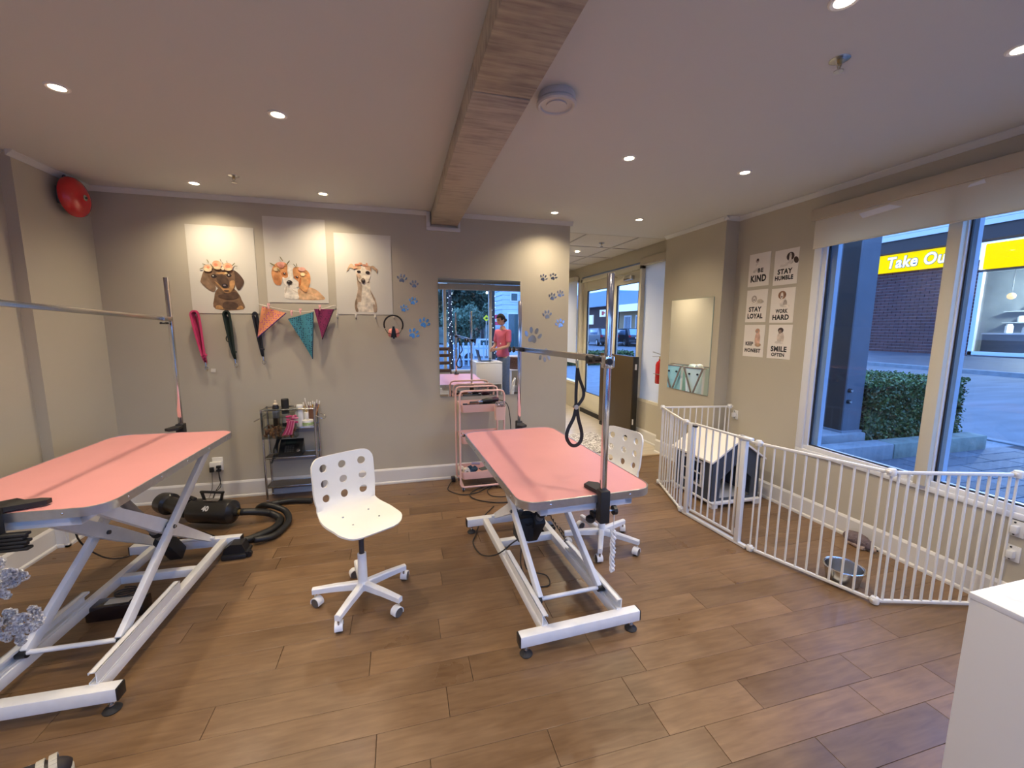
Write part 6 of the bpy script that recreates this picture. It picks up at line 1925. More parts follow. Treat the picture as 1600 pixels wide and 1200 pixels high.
# left wall with two-pane window opening
wy0, wy1, wz0, wz1 = -1.14, -0.90, 0.16, 0.36
g.box(X0, Y0+th, 0.055, X0+th, wy0, ZE, navy).box(X0, wy1, 0.055, X0+th, Y1-th, ZE, navy).box(X0, wy0, 0.055, X0+th, wy1, wz0, navy).box(X0, wy0, wz1, X0+th, wy1, ZE, navy)
dh.wp('side_panel', g, smooth=0)
dh.wp('side_panel', G().box(X1-th, Y0+th, 0.055, X1, Y1-th, ZE, navy), smooth=0)
g = G()
for (a, b, c, d_) in ((wy0-.02, wz0-.02, wy1+.02, wz0), (wy0-.02, wz1, wy1+.02, wz1+.02), (wy0-.02, wz0, wy0, wz1), (wy1, wz0, wy1+.02, wz1), ((wy0+wy1)/2-.006, wz0, (wy0+wy1)/2+.006, wz1), (wy0, (wz0+wz1)/2-.006, wy1, (wz0+wz1)/2+.006)):
    g.box(X0-0.008, a, b, X0+0.002, c, d_, dhw, b=0.001)
dh.wp('window_trim', g, smooth=0)
for s in (-1, 1):
    ex_ = X0-0.035 if s < 0 else X1+0.035
    slope_ = (ZR-ZE)/(xm-X0)
    ze = ZE-slope_*0.035
    vs = []
    for y in (Y0-0.030, Y1+0.02):
        vs += [(ex_, y, ze+0.004), (xm, y, ZR+0.004), (xm, y, ZR+0.022), (ex_, y, ze+0.020)]
    dh.wp('roof_board', G().add(vs, [(0, 1, 2, 3), (7, 6, 5, 4), (0, 4, 5, 1), (1, 5, 6, 2), (2, 6, 7, 3), (3, 7, 4, 0)], cream), smooth=0)
dh.wp('floor_board', G().box(X0-0.01, Y0-0.035, 0.034, X1+0.01, Y1+0.005, 0.054, dhw, b=0.003))
for x in (X0+0.02, X1-0.02):
    for y in (Y0-0.01, Y1-0.02):
        dh.wp('foot', G().box(x-0.03, y-0.022, 0.0, x+0.03, y+0.022, 0.033, dhw, b=0.004))
bw = T('dog_bowl', 'deep stainless steel dog bowl on the floor inside the pen', 'bowl', (4.568, -2.395, 0))
bw.p('bowl_body', G().lathe([(0, 0.001), (0.078, 0.001), (0.084, 0.006), (0.100, 0.098), (0.103, 0.103), (0.096, 0.101), (0.080, 0.012), (0.0, 0.008)], 40, steel), smooth=40)
bw.p('rolled_rim', G().tube([(0.104*math.cos(2*PI*k/40), 0.104*math.sin(2*PI*k/40), 0.103) for k in range(40)], 0.0055, chrome, 8, closed=True))
# plush toy by the wall
fur = mat('plush_grey', (0.16, 0.12, 0.125), 0.95, noise=0.3, nscale=60, bump=0.6, bscale=120)
fur2 = mat('plush_pale', (0.42, 0.32, 0.27), 0.95, noise=0.2, nscale=60, bump=0.5, bscale=120)
ty = T('plush_toy', 'grey plush hedgehog toy lying by the baseboard inside the pen', 'plush toy', (5.11, -2.10, 0))
g = G()
g.tube([(5.115, -2.00, 0.035), (5.115, -2.03, 0.045), (5.115, -2.08, 0.050), (5.115, -2.13, 0.046), (5.118, -2.17, 0.034), (5.12, -2.195, 0.028)], [0.018, 0.042, 0.050, 0.045, 0.026, 0.012], fur, 14, smooth=3)
ty.wp('plush_body', g)
ty.wp('plush_belly', G().tube([(5.095, -2.04, 0.022), (5.09, -2.10, 0.022), (5.095, -2.16, 0.020)], [0.018, 0.022, 0.016], fur2, 10, smooth=3))
ty.wp('muzzle', G().ball((5.118, -2.198, 0.027), 0.017, fur2, 10, sc=(1, 1.3, 0.9)))
ty.wp('nose', G().ball((5.118, -2.222, 0.030), 0.006, black_pl, 8))
for s in (-1, 1):
    ty.wp('ear', G().ball((5.118+s*0.022, -2.165, 0.058), 0.013, fur, 8, sc=(1, 0.5, 1)))
    ty.wp('eye', G().ball((5.118+s*0.014, -2.200, 0.040), 0.004, black_pl, 6))
    ty.wp('paw', G().ball((5.085, -2.10+s*0.045, 0.012), 0.013, fur2, 8))

# ================================================================ WHITE CABINET WITH LAPTOP (partly seen, again in the mirror)
cabw = mat('cabinet_white', (0.74, 0.72, 0.69), 0.35)
topw = mat('cabinet_top_white', (0.86, 0.87, 0.88), 0.22, coat=0.2)
cb = T('white_cabinet', 'white cabinet with flat white top at the lower right edge', 'cabinet', (3.58, -3.87, 0))
CX0, CX1, CY0, CY1 = 3.328, 3.835, -4.20, -3.540
cb.wp('top_board', G().box(CX0, CY0, 0.884, CX1, CY1, 0.900, topw, b=0.0015))
cb.wp('side_panel', G().box(CX0+0.002, CY0+.002, 0, CX0+0.018, CY1-0.002, 0.8835, cabw, b=0.001))
cb.wp('side_panel', G().box(CX1-0.018, CY0+.002, 0, CX1-0.002, CY1-0.002, 0.8835, cabw, b=0.001))
cb.wp('back_panel', G().box(CX0+0.0185, CY1-0.020, 0.49, CX1-0.0185, CY1-0.004, 0.883, cabw, b=0.001))
cb.wp('shelf', G().box(CX0+0.0185, CY0+0.02, 0.475, CX1-0.0185, CY1-0.004, 0.489, cabw))
cb.wp('shelf', G().box(CX0+0.0185, CY0+0.02, 0.06, CX1-0.0185, CY1-0.02, 0.076, mat('cabinet_grey', (0.40, 0.41, 0.43), 0.5)))
cb.wp('rear_board', G().box(CX0+0.0185, CY0+0.004, 0.02, CX1-0.0185, CY0+0.018, 0.883, MATS['cabinet_grey']))
lt_ = T('laptop', 'dark open laptop on the white cabinet, seen in the wall mirror', 'laptop', (3.46, -3.76, 0.9))
lt_.wp('keyboard_base', G().box(3.445, -3.97, 0.901, 3.675, -3.65, 0.916, mat('laptop_dark', (0.04, 0.045, 0.055), 0.35, 0.5), b=0.004))
lt_.wp('keys', G().box(3.47, -3.95, 0.9162, 3.58, -3.67, 0.9182, black_pl), smooth=0)
lt_.wp('screen_lid', G().bar((3.445, -3.81, 0.914), (3.39, -3.81, 1.125), 0.32, 0.008, MATS['laptop_dark'], upv=(1, 0, 0.3), b=0.003))
nb = T('notebook', 'pale papers lying beside the laptop on the white cabinet', 'papers', (3.72, -3.70, 0.9))
for k in range(3):
    nb.wp('sheet', G().cbox((3.71, -3.70, 0.9015+k*0.003), (0.17, 0.22, 0.002), (paper, white_pl, mat('grey_paper', (0.5, 0.5, 0.52), 0.7))[k], rot=(0, 0, 0.2*k)), smooth=0)
mg = T('pen_cup', 'small clear cup beside the papers on the white cabinet', 'cup', (3.60, -3.575, 0.9))
mg.p('cup_body', G().lathe([(0, 0.002), (0.022, 0.002), (0.026, 0.08), (0.024, 0.08), (0.020, 0.006), (0, 0.006)], 18, clear_pl))

# ================================================================ PERSON


def skin(verts, edges, radii, sub=2, root=0):
    me = bpy.data.meshes.new('sk')
    me.from_pydata(verts, edges, [])
    o = bpy.data.objects.new('sk', me)
    COL.objects.link(o)
    m = o.modifiers.new('s', 'SKIN')
    m.use_smooth_shade = True
    for i, v in enumerate(me.skin_vertices[0].data):
        r = radii[i]
        v.radius = r if isinstance(r, tuple) else (r, r)
        v.use_root = (i == root)
    if sub:
        s = o.modifiers.new('u', 'SUBSURF')
        s.levels = sub
        s.render_levels = sub
    dg = bpy.context.evaluated_depsgraph_get()
    e = bpy.data.meshes.new_from_object(o.evaluated_get(dg))
    vs = [v.co.copy() for v in e.vertices]
    fs = [tuple(p.vertices) for p in e.polygons]
    bpy.data.objects.remove(o)
    bpy.data.meshes.remove(me)
    bpy.data.meshes.remove(e)
    return vs, fs


skin_m = mat('skin_tone', (0.50, 0.27, 0.18), 0.5)
hair_m = mat('dark_hair', (0.010, 0.007, 0.007), 0.85, noise=0.2, nscale=80, stretch=(1, 1, 0.2))
scrub = mat('scrub_pink', (0.66, 0.13, 0.19), 0.8, noise=0.08, nscale=9, bump=0.15, bscale=20)
jean = mat('grey_blue_jeans', (0.11, 0.14, 0.19), 0.85, noise=0.15, nscale=30, bump=0.15, bscale=60)
# local frame: +Y forward, +X her right, height 1.82
pr = T('person', 'person in a pink short sleeved top and grey-blue trousers, hands together, at the white cabinet', 'person', (3.985, -4.120, 0), R(62))
LA = [(-0.165, 0.0, 1.465), (-0.215, 0.02, 1.18), (-0.085, 0.235, 1.115), (-0.045, 0.275, 1.105)]
RA = [(0.165, 0.0, 1.465), (0.205, 0.03, 1.18), (0.095, 0.24, 1.125), (0.050, 0.285, 1.110)]
V = [(0, 0, 1.00), (0, 0, 1.16), (0, -0.005, 1.33), (0, -0.005, 1.46), (0, 0.005, 1.535), (0, 0.02, 1.60)]
Rr = [(0.105, 0.080), (0.095, 0.075), (0.115, 0.085), (0.085, 0.070), 0.052, 0.050]
E = [(0, 1), (1, 2), (2, 3), (3, 4), (4, 5)]
for A in (LA, RA):
    k = len(V)
    V += A
    Rr += [0.052, 0.040, 0.028, (0.030, 0.018)]
    E += [(3, k), (k, k+1), (k+1, k+2), (k+2, k+3)]
for s in (-1, 1):
    k = len(V)
    V += [(s*0.09, 0.0, 0.93), (s*0.10, 0.015, 0.52), (s*0.105, -0.01, 0.09), (s*0.11, 0.12, 0.04)]
    Rr += [0.065, 0.050, 0.040, 0.038]
    E += [(0, k), (k, k+1), (k+1, k+2), (k+2, k+3)]
body = G()
vs, fs = skin(V, E, Rr)
body.add(vs, fs, skin_m)
# head: shaped ellipsoid, tilted down towards the hands
Mh = Matrix.Translation((0, 0.055, 1.705)) @ Matrix.Rotation(R(-22), 4, 'X')
hv, hf = [], []
nu, nv = 26, 18
for j in range(nv+1):
    ph = PI*j/nv
    for i in range(nu):
        th_ = 2*PI*i/nu
        x = 0.076*math.sin(ph)*math.sin(th_)
        y = 0.096*math.sin(ph)*math.cos(th_)
        z = -0.118*math.cos(ph)
        f = max(0, math.cos(th_))*math.sin(ph)
        if z < 0:                       # jaw narrows
            x *= 1-0.42*(-z/0.118)**1.6
            y -= 0.018*(-z/0.118)*(1-f)
        nose = math.exp(-((x/0.016)**2)-(((z+0.012)/0.026)**2))*f*0.024
        eye = -math.exp(-(((abs(x)-0.031)/0.014)**2)-(((z-0.012)/0.012)**2))*f*0.008
        lips = math.exp(-((x/0.026)**2)-(((z+0.058)/0.009)**2))*f*0.006
        chin = math.exp(-((x/0.022)**2)-(((z+0.098)/0.020)**2))*f*0.010
        hv.append((x, y+nose+eye+lips+chin, z))
for j in range(nv):
    for i in range(nu):
        hf.append((j*nu+i, j*nu+(i+1) % nu, (j+1)*nu+(i+1) % nu, (j+1)*nu+i))
body.add(hv, hf, skin_m, Mh)
for s in (-1, 1):
    body.ball((s*0.079, -0.002, -0.004), 0.020, skin_m, 10, Mh, sc=(0.35, 0.8, 1.4))
# hands with five fingers each, loosely closed on each other
for s, base in ((-1, Vector(LA[3])), (1, Vector(RA[3]))):
    fwd = (Vector((-s*0.35, 0.92, -0.12))).normalized()
    side = Vector((0, 0, 1))
    for k in range(4):
        o = base+side*(0.021-0.014*k)+fwd*0.012
        L = (0.034, 0.038, 0.036, 0.028)[k]
        curl = Vector((-s*0.9, 0.1, -0.25)).normalized()
        p1 = o+fwd*L
        p2 = p1+(fwd*0.4+curl*0.9).normalized()*L*0.72
        p3 = p2+(curl-fwd*0.5).normalized()*L*0.5
        body.tube([o-fwd*0.02, o, p1, p2, p3], [0.009, 0.0092, 0.0084, 0.0078, 0.006], skin_m, 8, smooth=2)
    o = base+Vector((-s*0.006, -0.008, 0.022))
    body.tube([o, o+Vector((-s*0.018, 0.018, 0.020)), o+Vector((-s*0.026, 0.042, 0.018))], [0.011, 0.0095, 0.007], skin_m, 8, smooth=2)
bo = pr.p('body', body, smooth=60)
for s in (-1, 1):
    pr.p('eye', G().ball((s*0.031, 0.083, 0.012), 0.0095, mat('eye_dark', (0.03, 0.02, 0.02), 0.2), 8, Mh))
    pr.p('eyebrow', G().tube([(s*0.018, 0.092, 0.030), (s*0.032, 0.089, 0.034), (s*0.046, 0.078, 0.030)], 0.0035, hair_m, 5, M=Mh))
pr.p('mouth', G().tube([(-0.020, 0.083, -0.060), (0, 0.092, -0.058), (0.020, 0.083, -0.060)], [0.002, 0.005, 0.002], mat('lips', (0.40, 0.10, 0.10), 0.5), 6, M=Mh))
# hair: cap with a low bun
hc = G()
vs2, fs2 = [], []
for j in range(nv+1):
    ph = PI*j/nv
    for i in range(nu):
        th_ = 2*PI*i/nu
        x = 0.085*math.sin(ph)*math.sin(th_)
        y = 0.104*math.sin(ph)*math.cos(th_)-0.006
        z = -0.122*math.cos(ph)+0.006
        vs2.append((x, y, z))
for j in range(nv):
    for i in range(nu):
        th_ = 2*PI*(i+0.5)/nu
        zc = -0.118*math.cos(PI*(j+0.5)/nv)
        front = math.cos(th_)
        lim = 0.050 if front > 0.55 else (0.004 if front > 0.1 else (-0.050 if front > -0.4 else -0.085))
        if zc > lim:
            fs2.append((j*nu+i, j*nu+(i+1) % nu, (j+1)*nu+(i+1) % nu, (j+1)*nu+i))
hc.add(vs2, fs2, hair_m, Mh)
hc.ball((0, -0.110, -0.050), 0.036, hair_m, 12, Mh, sc=(1.1, 0.9, 1))
pr.p('hair', hc, smooth=60)
# top
V = [(0, 0, 0.93), (0, 0.0, 1.05), (0, 0.0, 1.18), (0, 0.0, 1.34), (0, -0.002, 1.455), (0, 0.002, 1.505)]
Rr = [(0.172, 0.138), (0.162, 0.130), (0.140, 0.112), (0.155, 0.120), (0.115, 0.092), (0.075, 0.068)]
E = [(0, 1), (1, 2), (2, 3), (3, 4), (4, 5)]
for A in (LA, RA):
    k = len(V)
    a0, a1 = Vector(A[0]), Vector(A[1])
    V += [tuple(a0), tuple(a0.lerp(a1, 0.55)), tuple(a0.lerp(a1, 0.80))]
    Rr += [0.068, 0.062, 0.064]
    E += [(4, k), (k, k+1), (k+1, k+2)]
vs, fs = skin(V, E, Rr)
pr.p('scrub_top', G().add(vs, fs, scrub), smooth=60)
pr.p('chest_print', G().ball((0.06, 0.118, 1.23), 0.018, mat('badge_white', (0.75, 0.6, 0.6), 0.6), 8, sc=(1, 0.25, 1)))
V = [(0, 0, 1.02), (0, 0, 0.94)]
Rr = [(0.150, 0.118), (0.150, 0.118)]
E = [(0, 1)]
for s in (-1, 1):
    k = len(V)
    V += [(s*0.088, 0.0, 0.88), (s*0.10, 0.015, 0.50), (s*0.105, -0.008, 0.11)]
    Rr += [0.098, 0.076, 0.066]
    E += [(1, k), (k, k+1), (k+1, k+2)]
vs, fs = skin(V, E, Rr)
pr.p('trousers', G().add(vs, fs, jean), smooth=60)
for s in (-1, 1):
    g = G()
    g.tube([(s*0.105, -0.05, 0.040), (s*0.108, 0.02, 0.048), (s*0.112, 0.10, 0.040), (s*0.115, 0.165, 0.030)], [0.040, 0.046, 0.044, 0.028], mat('sneaker_white', (0.6, 0.6, 0.58), 0.6), 12, smooth=3)
    g.box(s*0.11-0.045, -0.09, 0.0, s*0.11+0.045, 0.19, 0.020, MATS['sneaker_white'], b=0.008)
    pr.p('shoe', g)

# things near the shop windows, seen only in the mirror
fc = T('folding_chair', 'dark slatted folding chair by the shop windows, at the left of the wall mirror', 'chair', (2.86, -4.92, 0))
dk = mat('dark_slat', (0.075, 0.045, 0.035), 0.5)
for s in (0, 1):
    fc.wp('leg', G().bar((2.70+s*0.34, -4.75, 0.0), (2.64+s*0.34, -5.02, 1.12), 0.03, 0.022, dk))
    fc.wp('leg', G().bar((2.70+s*0.34, -5.05, 0.0), (2.66+s*0.34, -4.72, 0.55), 0.03, 0.022, dk))
for k, z in enumerate((0.62, 0.78, 0.94, 1.08)):
    yy = -4.75-0.27*(z/1.12)
    fc.wp('back_slat', G().box(2.64, yy-0.012, z-0.035, 3.02, yy+0.012, z+0.035, dk, b=0.003))
for k in range(5):
    fc.wp('seat_slat', G().box(2.66, -4.74-0.07*k-0.028, 0.50, 3.02, -4.74-0.07*k+0.028, 0.52, dk, b=0.003))
bk = T('wicker_basket', 'brown wicker basket on a low white stand beyond the person, in the wall mirror', 'basket', (4.55, -4.98, 0.62))
wk = mat('wicker', (0.17, 0.085, 0.055), 0.8, noise=0.4, nscale=50, bump=0.5, bscale=80)
g = G()
for k in range(12):
    z = 0.02+k*0.022
    r = 0.19+0.0035*k
    g.tube([(r*math.cos(a), r*math.sin(a), z) for a in [2*PI*i/24 for i in range(24)]], 0.012, wk, 6, closed=True)
bk.p('woven_wall', g)
bk.p('basket_base', G().cyl((0, 0, 0.0), (0, 0, 0.012), 0.19, wk, 24))
bk.p('liner', G().lathe([(0.0, 0.24), (0.12, 0.27), (0.20, 0.30), (0.235, 0.285), (0.225, 0.26), (0.20, 0.26)], 28, mat('liner_white', (0.72, 0.72, 0.72), 0.9)))
st = T('side_stand', 'low white stand carrying the wicker basket by the shop windows', 'stand', (4.55, -4.98, 0))
st.p('stand_top', G().box(-0.26, -0.26, 0.60, 0.26, 0.26, 0.618, cabw, b=0.003))
for sx in (-1, 1):
    for sy in (-1, 1):
        st.p('leg', G().box(sx*0.23-0.018, sy*0.23-0.018, 0, sx*0.23+0.018, sy*0.23+0.018, 0.60, cabw, b=0.002))
# ================================================================ OUTSIDE, THROUGH THE RIGHT WINDOW
asph = mat('damp_asphalt', (0.135, 0.150, 0.165), 0.85, noise=0.25, nscale=1.2, stretch=(0.4, 2.5, 1), bump=0.2, bscale=25)
conc = mat('concrete', (0.20, 0.225, 0.24), 0.8, noise=0.2, nscale=5, bump=0.2, bscale=40)
concd = mat('mossy_concrete', (0.20, 0.235, 0.20), 0.85, noise=0.3, nscale=6, bump=0.3, bscale=40)
struct('ground', G().box(-40, -60, -0.4, 80, 90, -0.13, asph))
struct('street', G().box(10.2, -30, -0.13, 23.0, 70, -0.10, asph))
pav_m = mat('paver_grey', (0.085, 0.10, 0.12), 0.6, rand=0.30, noise=0.12, nscale=8)
pv = struct('pavement', G().box(5.36, -14, -0.13, 10.05, -0.62, -0.012, mat('paver_joint', (0.04, 0.04, 0.045), 0.9)).box(5.36, -0.62, -0.13, 10.05, 14, -0.012, conc))
pme = G().box(0.004, 0.004, -0.02, 0.396, 0.196, 0.0, pav_m, b=0.006).mesh('paving_stone', smooth=0)
rest = G()
cnt = 0
rw = 0
y = -0.82
while y > -9:
    x = 5.40-(0.2 if rw % 2 else 0)
    while x < 10.0:
        if x > 5.36 and x+0.4 < 10.05:
            if y > -3.3 and cnt < 280:
                o = link('paving_stone', pme, pv)
                o.location = (x, y, (cnt*7 % 5)*0.0008)
                cnt += 1
            else:
                rest.box(x+.004, y+.004, -0.02, x+.396, y+.196, 0.0, pav_m)
        x += 0.4
    y -= 0.2
    rw += 1
o = link('paving_stones_beyond', rest.mesh('paving_stones_beyond', smooth=0), pv)
o['kind'] = 'stuff'
struct('kerb', G().box(10.05, -14, -0.13, 10.2, 14, 0.01, conc, b=0.01).box(23.0, -30, -0.13, 23.25, 70, 0.06, conc, b=0.02))
vs = [(23.25, -30, 0.05), (28.2, -30, 0.36), (28.2, 70, 0.36), (23.25, 70, 0.05), (23.25, -30, -0.2), (28.2, -30, -0.2), (28.2, 70, -0.2), (23.25, 70, -0.2)]
struct('sidewalk', G().add(vs, [(0, 1, 2, 3), (7, 6, 5, 4), (0, 4, 5, 1), (1, 5, 6, 2), (2, 6, 7, 3), (3, 7, 4, 0)], mat('sidewalk_grey', (0.07, 0.08, 0.10), 0.7, noise=0.2, nscale=2)))

# planter kerb, hedge and column
pk_ = T('planter_kerb', 'low concrete planter edge in front of the hedge outside', 'planter', (8, -0.5, 0))
pk_.wp('kerb_stone', G().box(6.0, -0.66, -0.012, 7.70, -0.44, 0.185, conc, b=0.015))
pk_.wp('kerb_stone', G().box(7.71, -0.66, -0.012, 9.38, -0.44, 0.185, concd, b=0.015))
pk_.wp('soil', G().box(7.64, -0.44, -0.012, 9.38, 0.9, 0.12, soil))
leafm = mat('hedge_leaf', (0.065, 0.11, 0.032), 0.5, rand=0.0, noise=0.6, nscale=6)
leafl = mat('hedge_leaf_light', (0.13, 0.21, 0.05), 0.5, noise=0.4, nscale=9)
hd_ = T('box_hedge', 'clipped dark green box hedge outside behind the concrete planter edge', 'hedge', (8.4, 0.1, 0.12))


def foliage(x0, x1, y0, y1, z0, z1, n, L, m1, m2, rnd, round_=0.05, top_light=0.5):
    vs, fs, mi = [], [], []
    for k in range(n):
        f = rnd.random()
        if f < 0.55:
            p = Vector((rnd.uniform(x0, x1), y0+rnd.random()*round_, rnd.uniform(z0, z1)))
        elif f < 0.85:
            p = Vector((rnd.uniform(x0, x1), rnd.uniform(y0, y1), z1-rnd.random()*round_))
        elif f < 0.93:
            p = Vector((x0+rnd.random()*round_, rnd.uniform(y0, y1), rnd.uniform(z0, z1)))
        else:
            p = Vector((x1-rnd.random()*round_, rnd.uniform(y0, y1), rnd.uniform(z0, z1)))
        p += Vector((rnd.gauss(0, .012), rnd.gauss(0, .02), rnd.gauss(0, .012)))
        a = Vector((rnd.gauss(0, 1), rnd.gauss(0, 1), rnd.gauss(0, 1))).normalized()
        b = a.cross(Vector((rnd.gauss(0, 1), rnd.gauss(0, 1), rnd.gauss(0, 1)))).normalized()
        l = L*rnd.uniform(0.7, 1.3)
        i = len(vs)
        vs += [p-a*l*0.5, p+b*l*0.28, p+a*l*0.5, p-b*l*0.28]
        fs.append((i, i+1, i+2, i+3))
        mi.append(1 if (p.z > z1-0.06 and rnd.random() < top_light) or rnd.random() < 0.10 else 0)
    g = G()
    g.v, g.f, g.m, g.mats = [tuple(v) for v in vs], fs, mi, [m1, m2]
    return g


rnd = random.Random(21)
hd_.wp('branches', G().box(7.70, -0.30, 0.12, 9.33, 0.75, 0.80, mat('hedge_core', (0.015, 0.022, 0.010), 0.95)))
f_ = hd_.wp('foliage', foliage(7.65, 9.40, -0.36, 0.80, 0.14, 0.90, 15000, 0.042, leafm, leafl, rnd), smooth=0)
f_['kind'] = 'stuff'
pc_ = T('porch_column', 'dark grey timber column with two bolts outside the window', 'column', (7.6, -0.1, 0.28))
colm = mat('column_grey', (0.085, 0.10, 0.125), 0.6, noise=0.1, nscale=5)
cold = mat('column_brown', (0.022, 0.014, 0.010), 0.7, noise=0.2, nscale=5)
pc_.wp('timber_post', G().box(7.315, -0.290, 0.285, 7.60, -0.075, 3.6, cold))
pc_.wp('side_cladding', G().box(7.312, -0.308, 0.285, 7.603, -0.290, 3.6, colm))
pc_.wp('side_cladding', G().box(7.33, -0.070, 0.285, 7.60, 0.08, 3.6, colm))
pc_.wp('base_plate', G().box(7.28, -0.33, 0.262, 7.62, 0.10, 0.285, mat('plate_grey', (0.18, 0.20, 0.23), 0.5)))
for z in (0.66, 0.80):
    pc_.wp('bolt', G().cyl((7.355, -0.308, z), (7.355, -0.335, z), 0.026, black_mt, 8).cyl((7.355, -0.335, z), (7.355, -0.35, z), 0.016, steel, 8))
pb_ = T('column_footing', 'pale concrete block under the dark column outside', 'footing', (7.4, -0.1, 0))
pb_.wp('footing_block', G().box(6.75, -0.38, -0.012, 7.63, 0.30, 0.262, conc, b=0.02))

# the shop across the street
brick = mat('brick_brown', (0.095, 0.038, 0.036), 0.9, noise=0.25, nscale=3)
sh_ = T('shop_building', 'brown brick takeaway shop across the street with a yellow sign', 'building', (28.5, 6, 0.3))
sh_.wp('wall', G().box(28.06, 9.35, 0.30, 28.5, 13.75, 4.75, mat('mortar', (0.34, 0.30, 0.31), 0.9)).box(28.06, -8, 0.30, 28.5, 2.5, 4.75, MATS['mortar']).box(28.06, 2.5, 0.1, 28.5, 9.35, 0.42, MATS['mortar']))
g = G()
k = 0
z = 0.32
rnd = random.Random(8)
while z < 4.72:
    y = 9.35-(0.2 if k % 2 else 0)
    while y < 13.75:
        y0, y1 = max(y+0.014, 9.36), min(y+0.386, 13.74)
        if y1-y0 > 0.05:
            dx = rnd.uniform(0, 0.012)
            g.box(28.03-dx, y0, z+0.014, 28.08, y1, z+0.146, brick)
        y += 0.4
    z += 0.16
    k += 1
o = sh_.wp('bricks', g, smooth=0)
o['kind'] = 'stuff'
sh_.wp('corner_trim', G().box(27.98, 13.70, 0.4, 28.1, 13.86, 4.6, mat('trim_blue', (0.42, 0.50, 0.62), 0.6)))
sh_.wp('fascia', G().box(27.7, -8, 5.62, 28.5, 14.6, 6.25, mat('fascia_brown', (0.055, 0.040, 0.035), 0.7)))
sid = mat('siding_white', (0.62, 0.64, 0.66), 0.7)
for k in range(9):
    sh_.wp('siding_board', G().box(27.62-0.01*k, -8, 6.25+k*0.26, 27.9, 15, 6.50+k*0.26, sid))
yel = mat('sign_yellow', (0.75, 0.46, 0.0), 0.9, emit=(1.0, 0.66, 0.0), estr=0.50, spec=0.05)
sg = T('shop_sign', 'long yellow illuminated sign reading Take Out on the shop across the street', 'sign', (27.9, 11, 5.1))
sg.wp('sign_panel', G().box(27.80, 9.75, 4.62, 28.02, 13.74, 5.56, yel))
sg.wp('sign_panel', G().box(27.72, -6.0, 4.30, 28.02, 9.10, 5.42, yel))
sg.wp('end_strip', G().box(27.74, 9.17, 4.30, 28.02, 9.25, 5.40, mat('strip_white', (0.8, 0.8, 0.85), 0.5, emit=(0.9, 0.95, 1), estr=0.5)))
MS = Matrix(((0, 0, -1, 27.79), (-1, 0, 0, 13.14), (0, 1, 0, 4.84), (0, 0, 0, 1)))
vs, fs = text_geo('Take Out', 0.66, 0.034, 0.004, shear=0.12, align='LEFT', space=1.08)
sg.wp('letter_outline', G().add([(v.x*1.02, v.y*1.22, v.z) for v in vs], fs, mat('outline_grey', (0.12, 0.13, 0.20), 0.6), MS), smooth=0)
MS2 = Matrix(((0, 0, -1, 27.775), (-1, 0, 0, 13.14), (0, 1, 0, 4.84), (0, 0, 0, 1)))
vs, fs = text_geo('Take Out', 0.66, 0.014, 0.004, shear=0.12, align='LEFT', space=1.08)
sg.wp('lettering', G().add([(v.x*1.02, v.y*1.22, v.z) for v in vs], fs, mat('letter_white', (0.9, 0.9, 0.9), 0.5, emit=(1, 1, 1), estr=0.6), MS2), smooth=0)
# shop window and what stands inside
fr_ = mat('frame_pale_blue', (0.50, 0.60, 0.72), 0.5)
sw = sh_.wp('window', G().box(27.96, 2.5, 0.40, 28.08, 9.33, 0.56, fr_).box(27.96, 9.18, 0.40, 28.08, 9.34, 4.25, fr_).box(27.96, 2.5, 4.2, 28.08, 9.34, 4.3, mat('frame_dark', (0.06, 0.07, 0.08), 0.5)).box(27.96, 5.6, 0.5, 28.08, 5.72, 4.25, fr_))
sh_.wp('pane', G().box(28.02, 2.5, 0.56, 28.03, 9.18, 4.2, glass), parent=sw, smooth=0)
inn = mat('shop_inside', (0.16, 0.17, 0.17), 0.8, noise=0.3, nscale=1.2)
sh_.wp('interior', G().box(31.5, 1.5, 0.3, 31.7, 11, 4.7, inn).box(28.5, 1.5, 4.5, 31.7, 11, 4.7, mat('shop_ceiling', (0.3, 0.31, 0.30), 0.8)).box(28.5, 1.5, 0.2, 31.7, 11, 0.40, inn).box(28.5, 10.8, 0.3, 31.7, 11, 4.6, inn).box(28.5, 1.3, 0.3, 31.7, 1.5, 4.6, inn))
ct = T('shop_counter', 'dark counter inside the shop across the street', 'counter', (29.8, 6.5, 0.4))
ct.wp('counter_front', G().box(29.4, 3.0, 0.4, 29.6, 9.6, 1.35, mat('counter_dark', (0.05, 0.05, 0.055), 0.5)).box(29.3, 3.0, 1.35, 30.2, 9.6, 1.42, mat('counter_top', (0.4, 0.4, 0.4), 0.4)))
for k in range(2):
    ct.wp('shelf', G().box(31.1, 3.0, 1.9+k*0.55, 31.5, 9.8, 1.95+k*0.55, mat('shelf_grey', (0.35, 0.36, 0.36), 0.5)))
